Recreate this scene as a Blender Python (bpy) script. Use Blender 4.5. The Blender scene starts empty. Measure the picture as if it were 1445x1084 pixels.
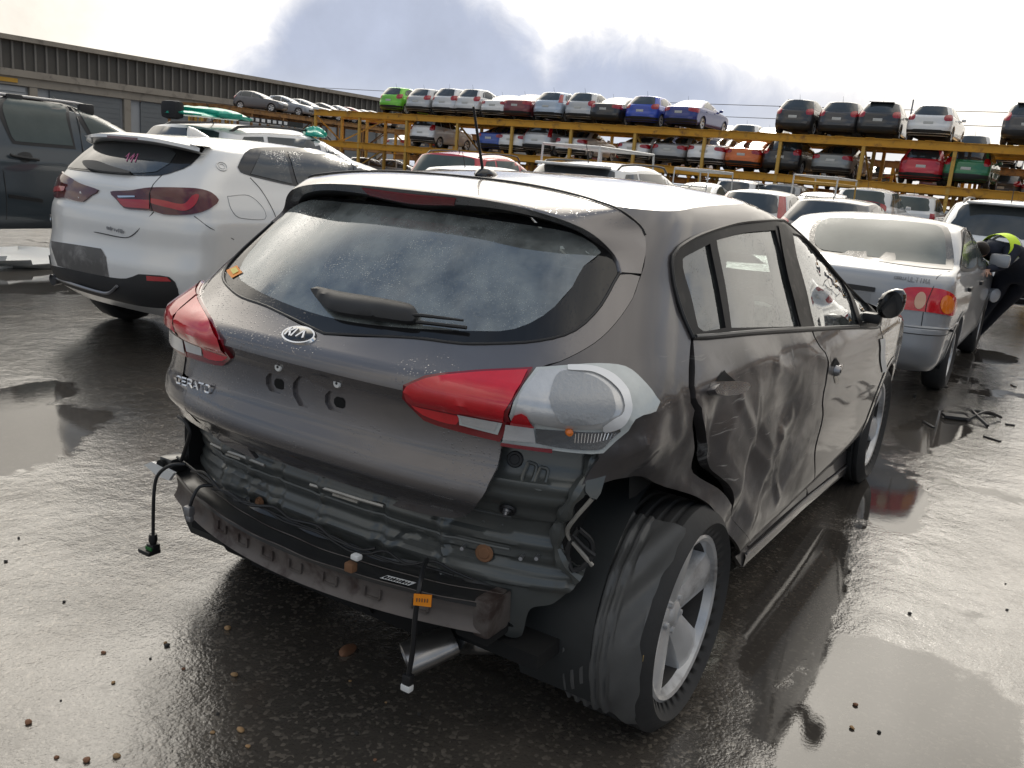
import bpy, bmesh, math, random
import numpy as np
from mathutils import Vector, Matrix, geometry
rnd = random.Random(7)
SC = bpy.context.scene
COL = SC.collection
# ---------------------------------------------------------------- camera
CAM_C = np.array([-2.25, -1.572, 1.482])
YAW, PITCH, ROLL = np.radians([31.3, 13.55, 4.9])
FPX = 1250.0
PW, PH = 1445.0, 1084.0
_f = np.array([np.cos(YAW)*np.cos(PITCH), np.sin(YAW)*np.cos(PITCH), -np.sin(PITCH)])
_r = np.array([np.sin(YAW), -np.cos(YAW), 0.0])
_u = np.cross(_r, _f)
_c, _s = np.cos(ROLL), np.sin(ROLL)
_r, _u = _c*_r+_s*_u, -_s*_r+_c*_u
cam = bpy.data.cameras.new('camera')
cam.sensor_width = 36.0
cam.lens = 36.0*FPX/PW
cam.clip_start = 0.05
cam.clip_end = 3000
camo = bpy.data.objects.new('camera', cam)
COL.objects.link(camo)
_m = np.eye(4)
_m[:3, 0], _m[:3, 1], _m[:3, 2], _m[:3, 3] = _r, _u, -_f, CAM_C
camo.matrix_world = Matrix([list(x) for x in _m])
SC.camera = camo
vs = SC.view_settings
SC.display_settings.display_device = 'sRGB'
vs.view_transform = 'Standard'
vs.look = 'None'
vs.exposure = 0.22
vs.gamma = 1.0
SUN_AZ, SUN_EL = math.radians(20), math.radians(30)

class NT:
    """tiny node-tree writer"""
    def __init__(s, nt):
        s.nt = nt
        nt.nodes.clear()
    def n(s, t, props=None, **ins):
        nd = s.nt.nodes.new(t)
        for k, v in (props or {}).items():
            setattr(nd, k, v)
        for k, v in ins.items():
            key = int(k[1:]) if k[0] == '_' and k[1:].isdigit() else k.replace('__', ' ')
            sk = nd.inputs[key]
            if isinstance(v, bpy.types.NodeSocket):
                s.nt.links.new(v, sk)
            elif isinstance(v, bpy.types.Node):
                s.nt.links.new(v.outputs[0], sk)
            else:
                sk.default_value = v
        return nd
    def m(s, op, a, b=0.0, c=0.0, clamp=False):
        return s.n('ShaderNodeMath', {'operation': op, 'use_clamp': clamp}, _0=a, _1=b, _2=c).outputs[0]
    def mix(s, f, a, b):
        nd = s.n('ShaderNodeMix', {'data_type': 'RGBA'}, _0=f)
        for i, v in ((6, a), (7, b)):
            if isinstance(v, bpy.types.NodeSocket):
                s.nt.links.new(v, nd.inputs[i])
            else:
                nd.inputs[i].default_value = (*v[:3], 1)
        return nd.outputs[2]
    def ss(s, x, a, b):
        return s.n('ShaderNodeMapRange', {'interpolation_type': 'SMOOTHSTEP'}, Value=x, From__Min=a, From__Max=b).outputs[0]
    def noise(s, vec, scale, detail=4, rough=.55, dist=0.0, out=0):
        return s.n('ShaderNodeTexNoise', None, Vector=vec, Scale=scale, Detail=detail, Roughness=rough, Distortion=dist).outputs[out]
    def ramp(s, f, stops, interp='LINEAR'):
        nd = s.n('ShaderNodeValToRGB', None, Fac=f)
        cr = nd.color_ramp
        cr.interpolation = interp
        while len(cr.elements) < len(stops):
            cr.elements.new(.5)
        for e, (p, c) in zip(cr.elements, stops):
            e.position = p
            e.color = (c, c, c, 1) if isinstance(c, (int, float)) else (*c, 1)
        return nd.outputs[0]

# ---------------------------------------------------------------- sky
wd = bpy.data.worlds.new('World')
SC.world = wd
wd.use_nodes = True
W_ = NT(wd.node_tree)
def build_world(t):
    d = t.n('ShaderNodeTexCoord').outputs['Generated']
    sep = t.n('ShaderNodeSeparateXYZ', None, _0=d)
    x, y, z = sep.outputs
    az = t.m('DEGREES', t.m('ARCTAN2', y, x))
    el = t.m('DEGREES', t.m('ARCSINE', t.m('MINIMUM', t.m('MAXIMUM', z, -1.0), 1.0)))
    sky = t.n('ShaderNodeTexSky', {'sky_type': 'NISHITA', 'sun_disc': False, 'sun_elevation': SUN_EL,
              'sun_rotation': math.radians(90)-SUN_AZ, 'air_density': 1.0, 'dust_density': 2.0}).outputs[0]
    # cloud deck coordinates: project the direction on a plane overhead so that clouds shrink to the horizon
    zz = t.m('ADD', t.m('MAXIMUM', z, 0.0), 0.12)
    pl = t.n('ShaderNodeCombineXYZ', None, X=t.m('DIVIDE', x, zz), Y=t.m('DIVIDE', y, zz), Z=0.0).outputs[0]
    n1 = t.noise(pl, 0.55, 7, .58, .3)
    n2 = t.noise(d, 9.0, 6, .6, .2)
    sun = Vector((math.cos(SUN_AZ)*math.cos(SUN_EL), math.sin(SUN_AZ)*math.cos(SUN_EL), math.sin(SUN_EL)))
    dot = t.n('ShaderNodeVectorMath', {'operation': 'DOT_PRODUCT'}, _0=d, _1=sun).outputs['Value']
    glow = t.m('EXPONENT', t.m('MULTIPLY', t.m('SUBTRACT', dot, 1.0), 7.0))
    wide = t.m('EXPONENT', t.m('MULTIPLY', t.m('SUBTRACT', dot, 1.0), 2.6))
    # thin bright overcast: strongest high up on the side of the hidden sun, dim behind the camera
    fr = t.m('COSINE', t.m('RADIANS', t.m('SUBTRACT', az, 38.0)))
    hor = t.m('SQRT', t.m('MAXIMUM', t.m('SUBTRACT', 1.0, t.m('MULTIPLY', z, z)), 0.0))
    F = t.ss(t.m('MULTIPLY', fr, hor), .30, .92)
    high = t.m('MULTIPLY', t.m('MULTIPLY', t.ss(el, 16.0, 33.0), t.m('ADD', .18, t.m('MULTIPLY', t.ss(el, 66.0, 40.0), .82))), F)
    cb = t.m('ADD', t.m('ADD', .70, t.m('MULTIPLY', F, t.m('ADD', .06, t.m('MULTIPLY', t.ss(el, 9.0, 20.0), .25)))), t.m('ADD', t.m('MULTIPLY', high, 2.6), t.m('ADD', t.m('MULTIPLY', glow, 1.2), t.m('MULTIPLY', t.ss(el, 28.0, 58.0), .60))))
    cloudcol = t.n('ShaderNodeVectorMath', {'operation': 'SCALE'}, _0=(10.2, 9.55, 8.5), Scale=cb).outputs[0]
    cov = t.ss(n1, .42, .60)
    cov = t.m('MAXIMUM', t.m('MULTIPLY', cov, .85), t.ss(F, .0, .35))
    blue = t.n('ShaderNodeVectorMath', {'operation': 'SCALE'}, _0=(2.0, 2.75, 3.9), Scale=1.25).outputs[0]
    blue = t.mix(.25, blue, sky)
    col = t.mix(cov, blue, cloudcol)
    col = t.n('ShaderNodeVectorMath', {'operation': 'SCALE'}, _0=col, Scale=t.m('ADD', .62, t.m('MULTIPLY', n2, .7))).outputs[0]
    # the grey-blue cloud bank standing above the yard
    azn = t.m('DIVIDE', t.m('ADD', az, t.m('MULTIPLY', t.m('SUBTRACT', n2, .5), 2.0)), 60.0, clamp=True)
    hh = t.ramp(azn, [(0, .20), (.10, .28), (.188, .39), (.283, .47), (.367, .54), (.42, .585), (.448, .60), (.49, .56), (.515, .49), (.53, .58), (.57, .69), (.62, .80), (.70, .82), (.745, .72), (.772, .58), (.80, .45), (.83, .35), (.857, .28), (.89, .17), (1.0, .06)])
    top = t.m('ADD', t.m('MULTIPLY', hh, 15.6), t.m('MULTIPLY', t.m('SUBTRACT', t.noise(d, 20.0, 7, .62, .5), .5), 3.4))
    gap = t.m('SUBTRACT', top, el)
    bank = t.ss(gap, -.7, 1.2)
    thick = t.ss(gap, -.3, 3.2)
    pale = t.mix(t.ss(el, 1.0, 6.0), (6.2, 6.6, 7.4), (4.2, 4.7, 6.0))
    bcol = t.mix(thick, (9.0, 9.0, 9.3), pale)
    bcol = t.n('ShaderNodeVectorMath', {'operation': 'SCALE'}, _0=bcol, Scale=t.m('ADD', .80, t.m('MULTIPLY', t.noise(d, 14.0, 6, .6), .36))).outputs[0]
    warm = t.mix(t.m('MULTIPLY', t.ss(az, 24.0, 2.0), .75), bcol, (9.8, 9.3, 8.6))
    col = t.mix(t.m('MULTIPLY', bank, .97), col, warm)
    # below the horizon: dark ground tone
    col = t.mix(t.ss(el, -.2, -2.0), col, (.6, .58, .55))
    bg = t.n('ShaderNodeBackground', None, Color=col, Strength=0.1)
    t.n('ShaderNodeOutputWorld', None, Surface=bg)
build_world(W_)
sl = bpy.data.lights.new('sun', 'SUN')
sl.energy = 0.85
sl.angle = math.radians(14)
sl.color = (1.0, .94, .84)
so = bpy.data.objects.new('sun', sl)
COL.objects.link(so)
so.rotation_euler = Vector((math.cos(SUN_AZ)*math.cos(SUN_EL), math.sin(SUN_AZ)*math.cos(SUN_EL), math.sin(SUN_EL))).to_track_quat('Z', 'Y').to_euler()

# ---------------------------------------------------------------- helpers
def ray(px, py):
    return _f+(px-PW/2)/FPX*_r-(py-PH/2)/FPX*_u
def at(px, py, x=None, y=None, z=None):
    """the point of the place seen at a photo position, on one known plane"""
    v = ray(px, py)
    t = (x-CAM_C[0])/v[0] if x is not None else (y-CAM_C[1])/v[1] if y is not None else (z-CAM_C[2])/v[2]
    return CAM_C+t*v

class MB:
    def __init__(s):
        s.v, s.f, s.mi = [], [], []
    def add(s, vs, fs, mi=0):
        b = len(s.v)
        s.v.extend([tuple(map(float, p)) for p in vs])
        s.f.extend([tuple(i+b for i in f) for f in fs])
        s.mi.extend([mi]*len(fs))
        return s
    def box(s, c, d, rot=None, mi=0, bev=0.0):
        c = np.array(c, float); h = np.array(d, float)/2
        if bev > 0:
            bm = bmesh.new()
            bmesh.ops.create_cube(bm, size=1.0)
            for v in bm.verts:
                v.co = Vector((v.co.x*d[0], v.co.y*d[1], v.co.z*d[2]))
            bmesh.ops.bevel(bm, geom=bm.edges[:], offset=bev, segments=2, affect='EDGES', profile=.6)
            p = np.array([v.co[:] for v in bm.verts]); bm.verts.index_update()
            fs = [[v.index for v in f.verts] for f in bm.faces]
            bm.free()
        else:
            p = np.array([(i, j, k) for i in (-1, 1) for j in (-1, 1) for k in (-1, 1)])*h
            fs = [(0, 1, 3, 2), (4, 6, 7, 5), (0, 4, 5, 1), (2, 3, 7, 6), (0, 2, 6, 4), (1, 5, 7, 3)]
        if rot is not None:
            p = p@np.array(rot).T
        return s.add(p+c, fs, mi)
    def bar(s, a, b, w, h=None, mi=0, up=(0, 0, 1)):
        a = np.array(a, float); b = np.array(b, float); h = h or w
        d = b-a; L = np.linalg.norm(d); d = d/L
        up = np.array(up, float)
        if abs(d@up) > .95:
            up = np.array((1., 0, 0))
        sd = np.cross(d, up); sd /= np.linalg.norm(sd); u2 = np.cross(sd, d)
        return s.box((a+b)/2, (L, w, h), np.stack([d, sd, u2], 1), mi)
    def tube(s, pts, r, n=8, mi=0, cap=True, closed=False):
        pts = np.array(pts, float); m = len(pts)
        r = np.broadcast_to(np.array(r, float), (m,))
        tg = np.gradient(pts, axis=0)
        if closed:
            tg = np.roll(pts, -1, 0)-np.roll(pts, 1, 0)
        tg /= np.linalg.norm(tg, axis=1)[:, None]+1e-12
        ref = np.array((0, 0, 1.)) if abs(tg[0][2]) < .9 else np.array((1., 0, 0))
        vs = []
        u = np.cross(tg[0], ref)
        for i in range(m):
            u = u-(u@tg[i])*tg[i]; u /= np.linalg.norm(u)+1e-12
            w = np.cross(tg[i], u)
            for k in range(n):
                a = 2*math.pi*k/n
                vs.append(pts[i]+r[i]*(math.cos(a)*u+math.sin(a)*w))
        fs = []
        for i in range(m if closed else m-1):
            j = (i+1) % m
            for k in range(n):
                fs.append((i*n+k, i*n+(k+1) % n, j*n+(k+1) % n, j*n+k))
        if cap and not closed:
            fs += [tuple(range(n-1, -1, -1)), tuple((m-1)*n+k for k in range(n))]
        return s.add(vs, fs, mi)
    def lathe(s, prof, c=(0, 0, 0), ax=(0, 1, 0), n=32, mi=0):
        """prof: (radius, distance along ax)"""
        ax = np.array(ax, float); ax /= np.linalg.norm(ax)
        ref = np.array((0, 0, 1.)) if abs(ax[2]) < .9 else np.array((1., 0, 0))
        u = np.cross(ax, ref); u /= np.linalg.norm(u); w = np.cross(ax, u)
        vs = []
        for r_, h in prof:
            for k in range(n):
                a = 2*math.pi*k/n
                vs.append(np.array(c)+ax*h+r_*(math.cos(a)*u+math.sin(a)*w))
        fs = [(i*n+k, i*n+(k+1) % n, (i+1)*n+(k+1) % n, (i+1)*n+k) for i in range(len(prof)-1) for k in range(n)]
        return s.add(vs, fs, mi)
    def grid(s, G, mi=0, flip=False):
        G = np.array(G, float); a, b = G.shape[:2]
        fs = []
        for i in range(a-1):
            for j in range(b-1):
                q = (i*b+j, i*b+j+1, (i+1)*b+j+1, (i+1)*b+j)
                fs.append(q[::-1] if flip else q)
        return s.add(G.reshape(-1, 3), fs, mi)
    def build(s, name, mats, parent=None, smooth=True, angle=40, color=None, weld=False):
        me = bpy.data.meshes.new(name)
        me.from_pydata(s.v, [], s.f)
        for m in (mats if isinstance(mats, (list, tuple)) else [mats]):
            me.materials.append(m)
        if len(set(s.mi)) > 1 or (s.mi and s.mi[0]):
            me.polygons.foreach_set('material_index', s.mi)
        if weld:
            bm = bmesh.new(); bm.from_mesh(me)
            bmesh.ops.remove_doubles(bm, verts=bm.verts[:], dist=1e-5)
            bmesh.ops.dissolve_degenerate(bm, dist=1e-6, edges=bm.edges[:])
            bmesh.ops.recalc_face_normals(bm, faces=bm.faces[:])
            bm.to_mesh(me); bm.free()
        if smooth:
            me.polygons.foreach_set('use_smooth', [True]*len(me.polygons))
            if angle < 180:
                me.set_sharp_from_angle(angle=math.radians(angle))
        me.update()
        o = bpy.data.objects.new(name, me)
        COL.objects.link(o)
        if parent:
            o.parent = parent
        if color:
            o.color = (*color, 1)
        return o

def empty(name, loc=(0, 0, 0), rz=0.0):
    o = bpy.data.objects.new(name, None)
    o.empty_display_size = .2
    COL.objects.link(o)
    o.location = loc
    o.rotation_euler = (0, 0, rz)
    return o
def tag(o, label=None, cat=None, group=None, kind=None):
    for k, v in (('label', label), ('category', cat), ('group', group), ('kind', kind)):
        if v:
            o[k] = v
    return o
def copy_tree(o, parent=None):
    c = o.copy()
    COL.objects.link(c)
    if parent:
        c.parent = parent
    for ch in o.children:
        copy_tree(ch, c)
    return c

def crom(pts, step, closed=False):
    """Catmull-Rom through pts; a point given twice is a corner"""
    P_ = [np.array(p, float) for p in pts]
    n = len(P_); out = []
    rng = range(n if closed else n-1)
    for i in rng:
        a, b = P_[i], P_[(i+1) % n]
        L = np.linalg.norm(b-a)
        if L < 1e-9:
            continue
        p0 = P_[i-1] if (i > 0 or closed) else a
        p3 = P_[(i+2) % n] if (i+2 < n or closed) else b
        k = max(1, int(round(L/step)))
        def lim(m):
            l = np.linalg.norm(m)
            return m*min(1, 2*L/(l+1e-9))
        m1 = lim(b-p0)*.5 if np.linalg.norm(p0-a) > 1e-9 else (b-a)
        m2 = lim(p3-a)*.5 if np.linalg.norm(p3-b) > 1e-9 else (b-a)
        if np.linalg.norm(p0-a) < 1e-9: m1 = (b-a)
        for q in range(k):
            t = q/k
            out.append((2*t**3-3*t*t+1)*a+(t**3-2*t*t+t)*m1+(-2*t**3+3*t*t)*b+(t**3-t*t)*m2)
    if not closed:
        out.append(P_[-1])
    return np.array(out)

def inside(poly, pts):
    x, y = pts[:, 0], pts[:, 1]
    r = np.zeros(len(pts), bool)
    n = len(poly)
    for i in range(n):
        x0, y0 = poly[i]; x1, y1 = poly[(i+1) % n]
        c = ((y0 > y) != (y1 > y)) & (x < (x1-x0)*(y-y0)/((y1-y0) if y1 != y0 else 1e-12)+x0)
        r ^= c
    return r

def cdt(poly, holes=(), step=.03, smooth=True):
    """fill a 2D outline (with holes) by small triangles -> verts, faces, list of boundary loops"""
    loops = [crom(p, step, True) if smooth else crom([q for p_ in p for q in (p_, p_)], step, True) for p in (poly, *holes)]
    vs, es, ids = [], [], []
    for lp in loops:
        b = len(vs)
        vs += [tuple(p) for p in lp]
        es += [(b+i, b+(i+1) % len(lp)) for i in range(len(lp))]
    lo, hi = loops[0].min(0), loops[0].max(0)
    gx = np.arange(lo[0]+step/2, hi[0], step); gy = np.arange(lo[1]+step/2, hi[1], step*.87)
    g = np.array([(x+(step/2 if j % 2 else 0), y) for j, y in enumerate(gy) for x in gx]).reshape(-1, 2)
    if len(g):
        k = inside(loops[0], g)
        for h in loops[1:]:
            k &= ~inside(h, g)
        g = g[k]
        allb = np.concatenate(loops)
        if len(g):
            dmin = np.full(len(g), 1e9)
            for i in range(0, len(allb), 200):
                dmin = np.minimum(dmin, np.linalg.norm(g[:, None]-allb[None, i:i+200], axis=2).min(1))
            g = g[dmin > step*.45]
        vs += [tuple(p) for p in g]
    V, E_, F_, ov, _, _ = geometry.delaunay_2d_cdt([Vector(v) for v in vs], es, [], 0, 1e-7, True)
    V = np.array([v[:] for v in V])
    F_ = np.array(F_)
    cen = V[F_].mean(1)
    k = inside(loops[0], cen)
    for h in loops[1:]:
        k &= ~inside(h, cen)
    F_ = F_[k]
    new = {}
    for i, o in enumerate(ov):
        for q in o:
            new[q] = i
    L, b = [], 0
    for lp in loops:
        L.append([new[b+i] for i in range(len(lp))]); b += len(lp)
    return V, F_, L

def pchip(xs, ys):
    xs = np.array(xs, float); ys = np.array(ys, float)
    h = np.diff(xs); d = np.diff(ys)/h
    m = np.zeros(len(xs))
    for i in range(1, len(xs)-1):
        if d[i-1]*d[i] > 0:
            w1, w2 = 2*h[i]+h[i-1], h[i]+2*h[i-1]
            m[i] = (w1+w2)/(w1/d[i-1]+w2/d[i])
    m[0], m[-1] = d[0], d[-1]
    def f(x):
        x = np.clip(np.asarray(x, float), xs[0], xs[-1])
        i = np.clip(np.searchsorted(xs, x, 'right')-1, 0, len(xs)-2)
        t = (x-xs[i])/h[i]
        return (2*t**3-3*t*t+1)*ys[i]+(t**3-2*t*t+t)*h[i]*m[i]+(-2*t**3+3*t*t)*ys[i+1]+(t**3-t*t)*h[i]*m[i+1]
    return f

# ---------------------------------------------------------------- materials
def mat(name, color=(.5, .5, .5), rough=.5, metal=0.0, spec=.5, coat=0.0, coatr=.03, bump=None, var=0.0, vscale=3.0, objcol=False, trans=0.0, alpha=1.0, emit=None, ior=1.45, dirt=None, rvar=0.0, drops=0.0, aniso=False):
    m_ = bpy.data.materials.new(name)
    m_.use_nodes = True
    t = NT(m_.node_tree)
    co = t.n('ShaderNodeTexCoord').outputs['Object']
    c = (*color, 1)
    if objcol:
        c = t.n('ShaderNodeObjectInfo').outputs['Color']
    if var:
        nz = t.noise(co, vscale, 6, .6)
        k = t.m('ADD', 1-var, t.m('MULTIPLY', nz, 2*var))
        c = t.n('ShaderNodeVectorMath', {'operation': 'SCALE'}, _0=c if objcol else color, Scale=k).outputs[0]
    if dirt:
        dcol, dscale, lo, hi = dirt
        c = t.mix(t.ss(t.noise(co, dscale, 7, .65, .3), lo, hi), c if isinstance(c, bpy.types.NodeSocket) else color, dcol)
    kw = {}
    r = rough
    if rvar:
        r = t.m('ADD', rough, t.m('MULTIPLY', t.m('SUBTRACT', t.noise(co, 9.0, 5, .6), .5), rvar*2), clamp=True)
    b = t.n('ShaderNodeBsdfPrincipled', None, Base__Color=c, Roughness=r, Metallic=metal, IOR=ior)
    b.inputs['Specular IOR Level'].default_value = spec
    b.inputs['Coat Weight'].default_value = coat
    b.inputs['Coat Roughness'].default_value = coatr
    b.inputs['Transmission Weight'].default_value = trans
    b.inputs['Alpha'].default_value = alpha
    if emit:
        b.inputs['Emission Color'].default_value = (*emit[0], 1)
        b.inputs['Emission Strength'].default_value = emit[1]
    h = None
    if bump:
        h = t.n('ShaderNodeBump', None, Strength=bump[1], Distance=bump[2] if len(bump) > 2 else .01, Height=t.noise(co, bump[0], 5, .6)).outputs[0]
    if drops:
        vo = t.n('ShaderNodeTexVoronoi', {'feature': 'F1'}, Vector=co, Scale=150.0)
        rr = t.m('MULTIPLY', t.n('ShaderNodeSeparateColor', None, _0=vo.outputs['Color']).outputs[0], .42)
        hgt = t.m('MAXIMUM', t.m('SUBTRACT', rr, vo.outputs['Distance']), 0.0)
        patch = t.ss(t.noise(co, 4.0, 3), .42, .6)
        bb = t.n('ShaderNodeBump', None, Strength=drops, Distance=.012, Height=t.m('MULTIPLY', hgt, patch))
        if h is not None:
            t.nt.links.new(h, bb.inputs['Normal'])
        h = bb.outputs[0]
    if h is not None:
        t.nt.links.new(h, b.inputs['Normal'])
        if coat:
            t.nt.links.new(h, b.inputs['Coat Normal'])
    t.n('ShaderNodeOutputMaterial', None, Surface=b)
    return m_
def glassmat(name, tint=(.75, .82, .8), rough=.0, drops=0.0, haze=0.0, refl=.04):
    """thin pane: tinted see-through plus mirror reflection, with rain drops and a pale haze that lightens the pane"""
    m_ = bpy.data.materials.new(name)
    m_.use_nodes = True
    t = NT(m_.node_tree)
    co = t.n('ShaderNodeTexCoord').outputs['Object']
    tr = t.n('ShaderNodeBsdfTransparent', None, Color=(*tint, 1))
    nrm = None
    if drops:
        vo = t.n('ShaderNodeTexVoronoi', {'feature': 'F1'}, Vector=co, Scale=210.0)
        rr = t.m('MULTIPLY', t.n('ShaderNodeSeparateColor', None, _0=vo.outputs['Color']).outputs[0], .45)
        hgt = t.m('MAXIMUM', t.m('SUBTRACT', rr, vo.outputs['Distance']), 0.0)
        patch = t.ss(t.noise(co, 3.0, 4), .45, .62)
        hh = t.m('MULTIPLY', hgt, patch)
        nrm = t.n('ShaderNodeBump', None, Strength=drops, Distance=.01, Height=hh).outputs[0]
    gl = t.n('ShaderNodeBsdfGlossy', None, Color=(.96, .98, 1, 1), Roughness=rough+.01)
    fr = t.n('ShaderNodeFresnel', None, IOR=1.55)
    if nrm is not None:
        t.nt.links.new(nrm, gl.inputs['Normal'])
    fac = t.m('MINIMUM', t.m('ADD', t.m('MULTIPLY', fr.outputs[0], 1.7), refl), 1.0)
    mx = t.n('ShaderNodeMixShader', None, _0=fac, _1=tr, _2=gl)
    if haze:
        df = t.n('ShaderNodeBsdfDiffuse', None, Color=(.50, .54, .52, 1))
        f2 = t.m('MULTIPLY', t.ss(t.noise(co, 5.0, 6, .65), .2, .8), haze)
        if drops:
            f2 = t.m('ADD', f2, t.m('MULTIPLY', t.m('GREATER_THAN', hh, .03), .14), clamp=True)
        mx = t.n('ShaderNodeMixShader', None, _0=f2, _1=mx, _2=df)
    t.n('ShaderNodeOutputMaterial', None, Surface=mx)
    return m_
M = {}
M['paint'] = mat('car_paint', objcol=True, rough=.34, coat=.9, metal=.15, var=.05, vscale=2.0, rvar=.08)
M['silver'] = mat('metallic_paint', objcol=True, rough=.38, coat=.7, metal=.40, var=.05, vscale=2.0, rvar=.06)
M['black'] = mat('black_plastic', (.018, .018, .019), .45, var=.3, vscale=8)
M['gloss_black'] = mat('gloss_black', (.01, .01, .011), .08, coat=.6)
M['dark'] = mat('under_dark', (.008, .008, .008), .9)
M['rubber'] = mat('tyre_rubber', (.034, .034, .034), .62, var=.35, vscale=14, bump=(60, .25, .003))
M['alloy'] = mat('alloy_wheel', (.60, .60, .60), .36, metal=.45, coat=.4, var=.2, vscale=12, dirt=((.12, .10, .085), 7.0, .5, .8))
M['barrel'] = mat('dusty_barrel', (.045, .042, .040), .6, metal=.3, var=.3)
M['glass'] = mat('tinted_glass', (.035, .042, .045), .03, spec=.7, coat=.5)
M['glass_pale'] = mat('pale_glass', (.075, .092, .088), .12, spec=.30, coat=.10, coatr=.06, var=.25, vscale=4, drops=.12)  # sky reflection put into the colour as a paler base
M['red'] = mat('red_lens', (.36, .006, .012), .12, coat=1.0, var=.25, vscale=9)
M['dark_red'] = mat('dark_red_lens', (.085, .002, .006), .10, coat=.7, var=.25, vscale=9)
M['white_lens'] = mat('clear_lens', (.62, .63, .64), .14, coat=1.0, var=.15, vscale=20)
M['amber'] = mat('amber_lens', (.85, .20, .01), .15, coat=1.0, var=.15, vscale=20)
M['chrome'] = mat('chrome', (.75, .75, .76), .12, metal=1.0)
M['plate'] = mat('number_plate', (.55, .55, .52), .4, var=.1)
M['steel'] = mat('steel', (.30, .30, .31), .4, metal=.8, var=.2)
# ---------------------------------------------------------------- ground
def ground_material():
    m_ = bpy.data.materials.new('wet_asphalt')
    m_.use_nodes = True
    t = NT(m_.node_tree)
    co = t.n('ShaderNodeTexCoord').outputs['Object']
    sep = t.n('ShaderNodeSeparateXYZ', None, _0=co)
    x, y = sep.outputs[0], sep.outputs[1]
    warp = t.noise(co, 1.6, 5, .6)
    warp2 = t.noise(co, 7.0, 5, .65)
    ed = t.m('ADD', t.m('MULTIPLY', t.m('SUBTRACT', warp, .5), 1.5), t.m('MULTIPLY', t.m('SUBTRACT', warp2, .5), .55))
    pud = None
    # standing water: (cx, cy, rx, ry, turn)
    for cx, cy, rx, ry, an in [(0.30, -1.38, .62, .42, 12), (2.55, -.95, .65, .26, 8), (4.4, -1.0, .9, .22, -6), (-.05, 2.75, .75, .55, 25), (.42, 3.25, .45, .22, 30), (8.2, -1.05, .5, .3, 0),
                              (3.3, 7.3, 1.6, .9, 20), (1.0, -.95, 1.0, .16, 6), (14, -2.2, 3.5, .5, 5), (20, -3.2, 6, 1.0, 8), (3.2, 3.2, .9, .5, 30)]:
        a = math.radians(an)
        dx, dy = t.m('SUBTRACT', x, cx), t.m('SUBTRACT', y, cy)
        u = t.m('DIVIDE', t.m('ADD', t.m('MULTIPLY', dx, math.cos(a)), t.m('MULTIPLY', dy, math.sin(a))), rx)
        v = t.m('DIVIDE', t.m('SUBTRACT', t.m('MULTIPLY', dy, math.cos(a)), t.m('MULTIPLY', dx, math.sin(a))), ry)
        q = t.m('SUBTRACT', 1.0, t.m('SQRT', t.m('ADD', t.m('MULTIPLY', u, u), t.m('MULTIPLY', v, v))))
        pud = q if pud is None else t.m('MAXIMUM', pud, q)
    rnds = t.m('MULTIPLY', t.m('SUBTRACT', t.noise(co, .45, 4, .6), .62), 2.2)
    pud = t.m('MAXIMUM', pud, rnds)
    pm = t.ss(t.m('ADD', pud, ed), .02, .16)
    film = t.ss(t.m('ADD', pud, t.m('MULTIPLY', ed, 1.4)), -.9, .2)
    # stones in the surface
    vo = t.n('ShaderNodeTexVoronoi', {'feature': 'F1'}, Vector=co, Scale=95.0)
    vo2 = t.n('ShaderNodeTexVoronoi', {'feature': 'F1'}, Vector=co, Scale=240.0)
    fine = t.noise(co, 160.0, 4, .7)
    hgt = t.m('ADD', t.m('MULTIPLY', vo.outputs['Distance'], -.55), t.m('ADD', t.m('MULTIPLY', vo2.outputs['Distance'], -.25), t.m('MULTIPLY', fine, .5)))
    undul = t.noise(co, 13.0, 4, .6)
    undul2 = t.noise(co, 3.0, 3, .5)
    hh = t.m('ADD', t.m('MULTIPLY', hgt, .0050), t.m('ADD', t.m('MULTIPLY', undul, .016), t.m('MULTIPLY', undul2, .03)))
    dry = t.m('SUBTRACT', 1.0, pm)
    bump = t.n('ShaderNodeBump', None, Strength=t.m('ADD', .015, t.m('MULTIPLY', dry, .31)), Distance=1.0, Height=hh)
    big = t.noise(co, .7, 6, .6)
    c = t.mix(t.ss(big, .35, .7), (.045, .041, .036), (.088, .077, .065))
    spk = t.ss(t.n('ShaderNodeSeparateColor', None, _0=vo.outputs['Color']).outputs[1], .72, 1.0)
    c = t.mix(t.m('MULTIPLY', spk, .6), c, (.20, .175, .145))
    rust = t.ss(t.noise(co, 1.1, 5, .6, .5), .60, .75)
    c = t.mix(t.m('MULTIPLY', rust, .35), c, (.075, .045, .028))
    c = t.mix(t.m('MULTIPLY', pm, .65), c, (.040, .036, .032))
    rg = t.m('ADD', .17, t.m('MULTIPLY', t.m('SUBTRACT', warp2, .5), .22))
    rg = t.m('SUBTRACT', rg, t.m('MULTIPLY', film, .09))
    rg = t.m('MULTIPLY', rg, dry)
    rg = t.m('ADD', rg, .015)
    b = t.n('ShaderNodeBsdfPrincipled', None, Base__Color=c, Roughness=rg, IOR=1.50, Normal=bump)
    t.nt.links.new(t.m('MULTIPLY', dry, t.m('ADD', .35, t.m('MULTIPLY', film, .65))), b.inputs['Coat Weight'])
    b.inputs['Coat Roughness'].default_value = .10
    b.inputs['Coat IOR'].default_value = 1.45
    wave = t.n('ShaderNodeBump', None, Strength=.30, Distance=1.0, Height=t.m('ADD', t.m('MULTIPLY', undul, .016), t.m('ADD', t.m('MULTIPLY', undul2, .03), t.m('MULTIPLY', hgt, .0035)))).outputs[0]
    t.nt.links.new(wave, b.inputs['Coat Normal'])
    t.n('ShaderNodeOutputMaterial', None, Surface=b)
    return m_
M['asphalt'] = ground_material()
g = MB()
xs = np.concatenate([[-600, -200, -60, -20], np.arange(-8, 24, 2.0), [30, 60, 120, 300, 900]])
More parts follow.
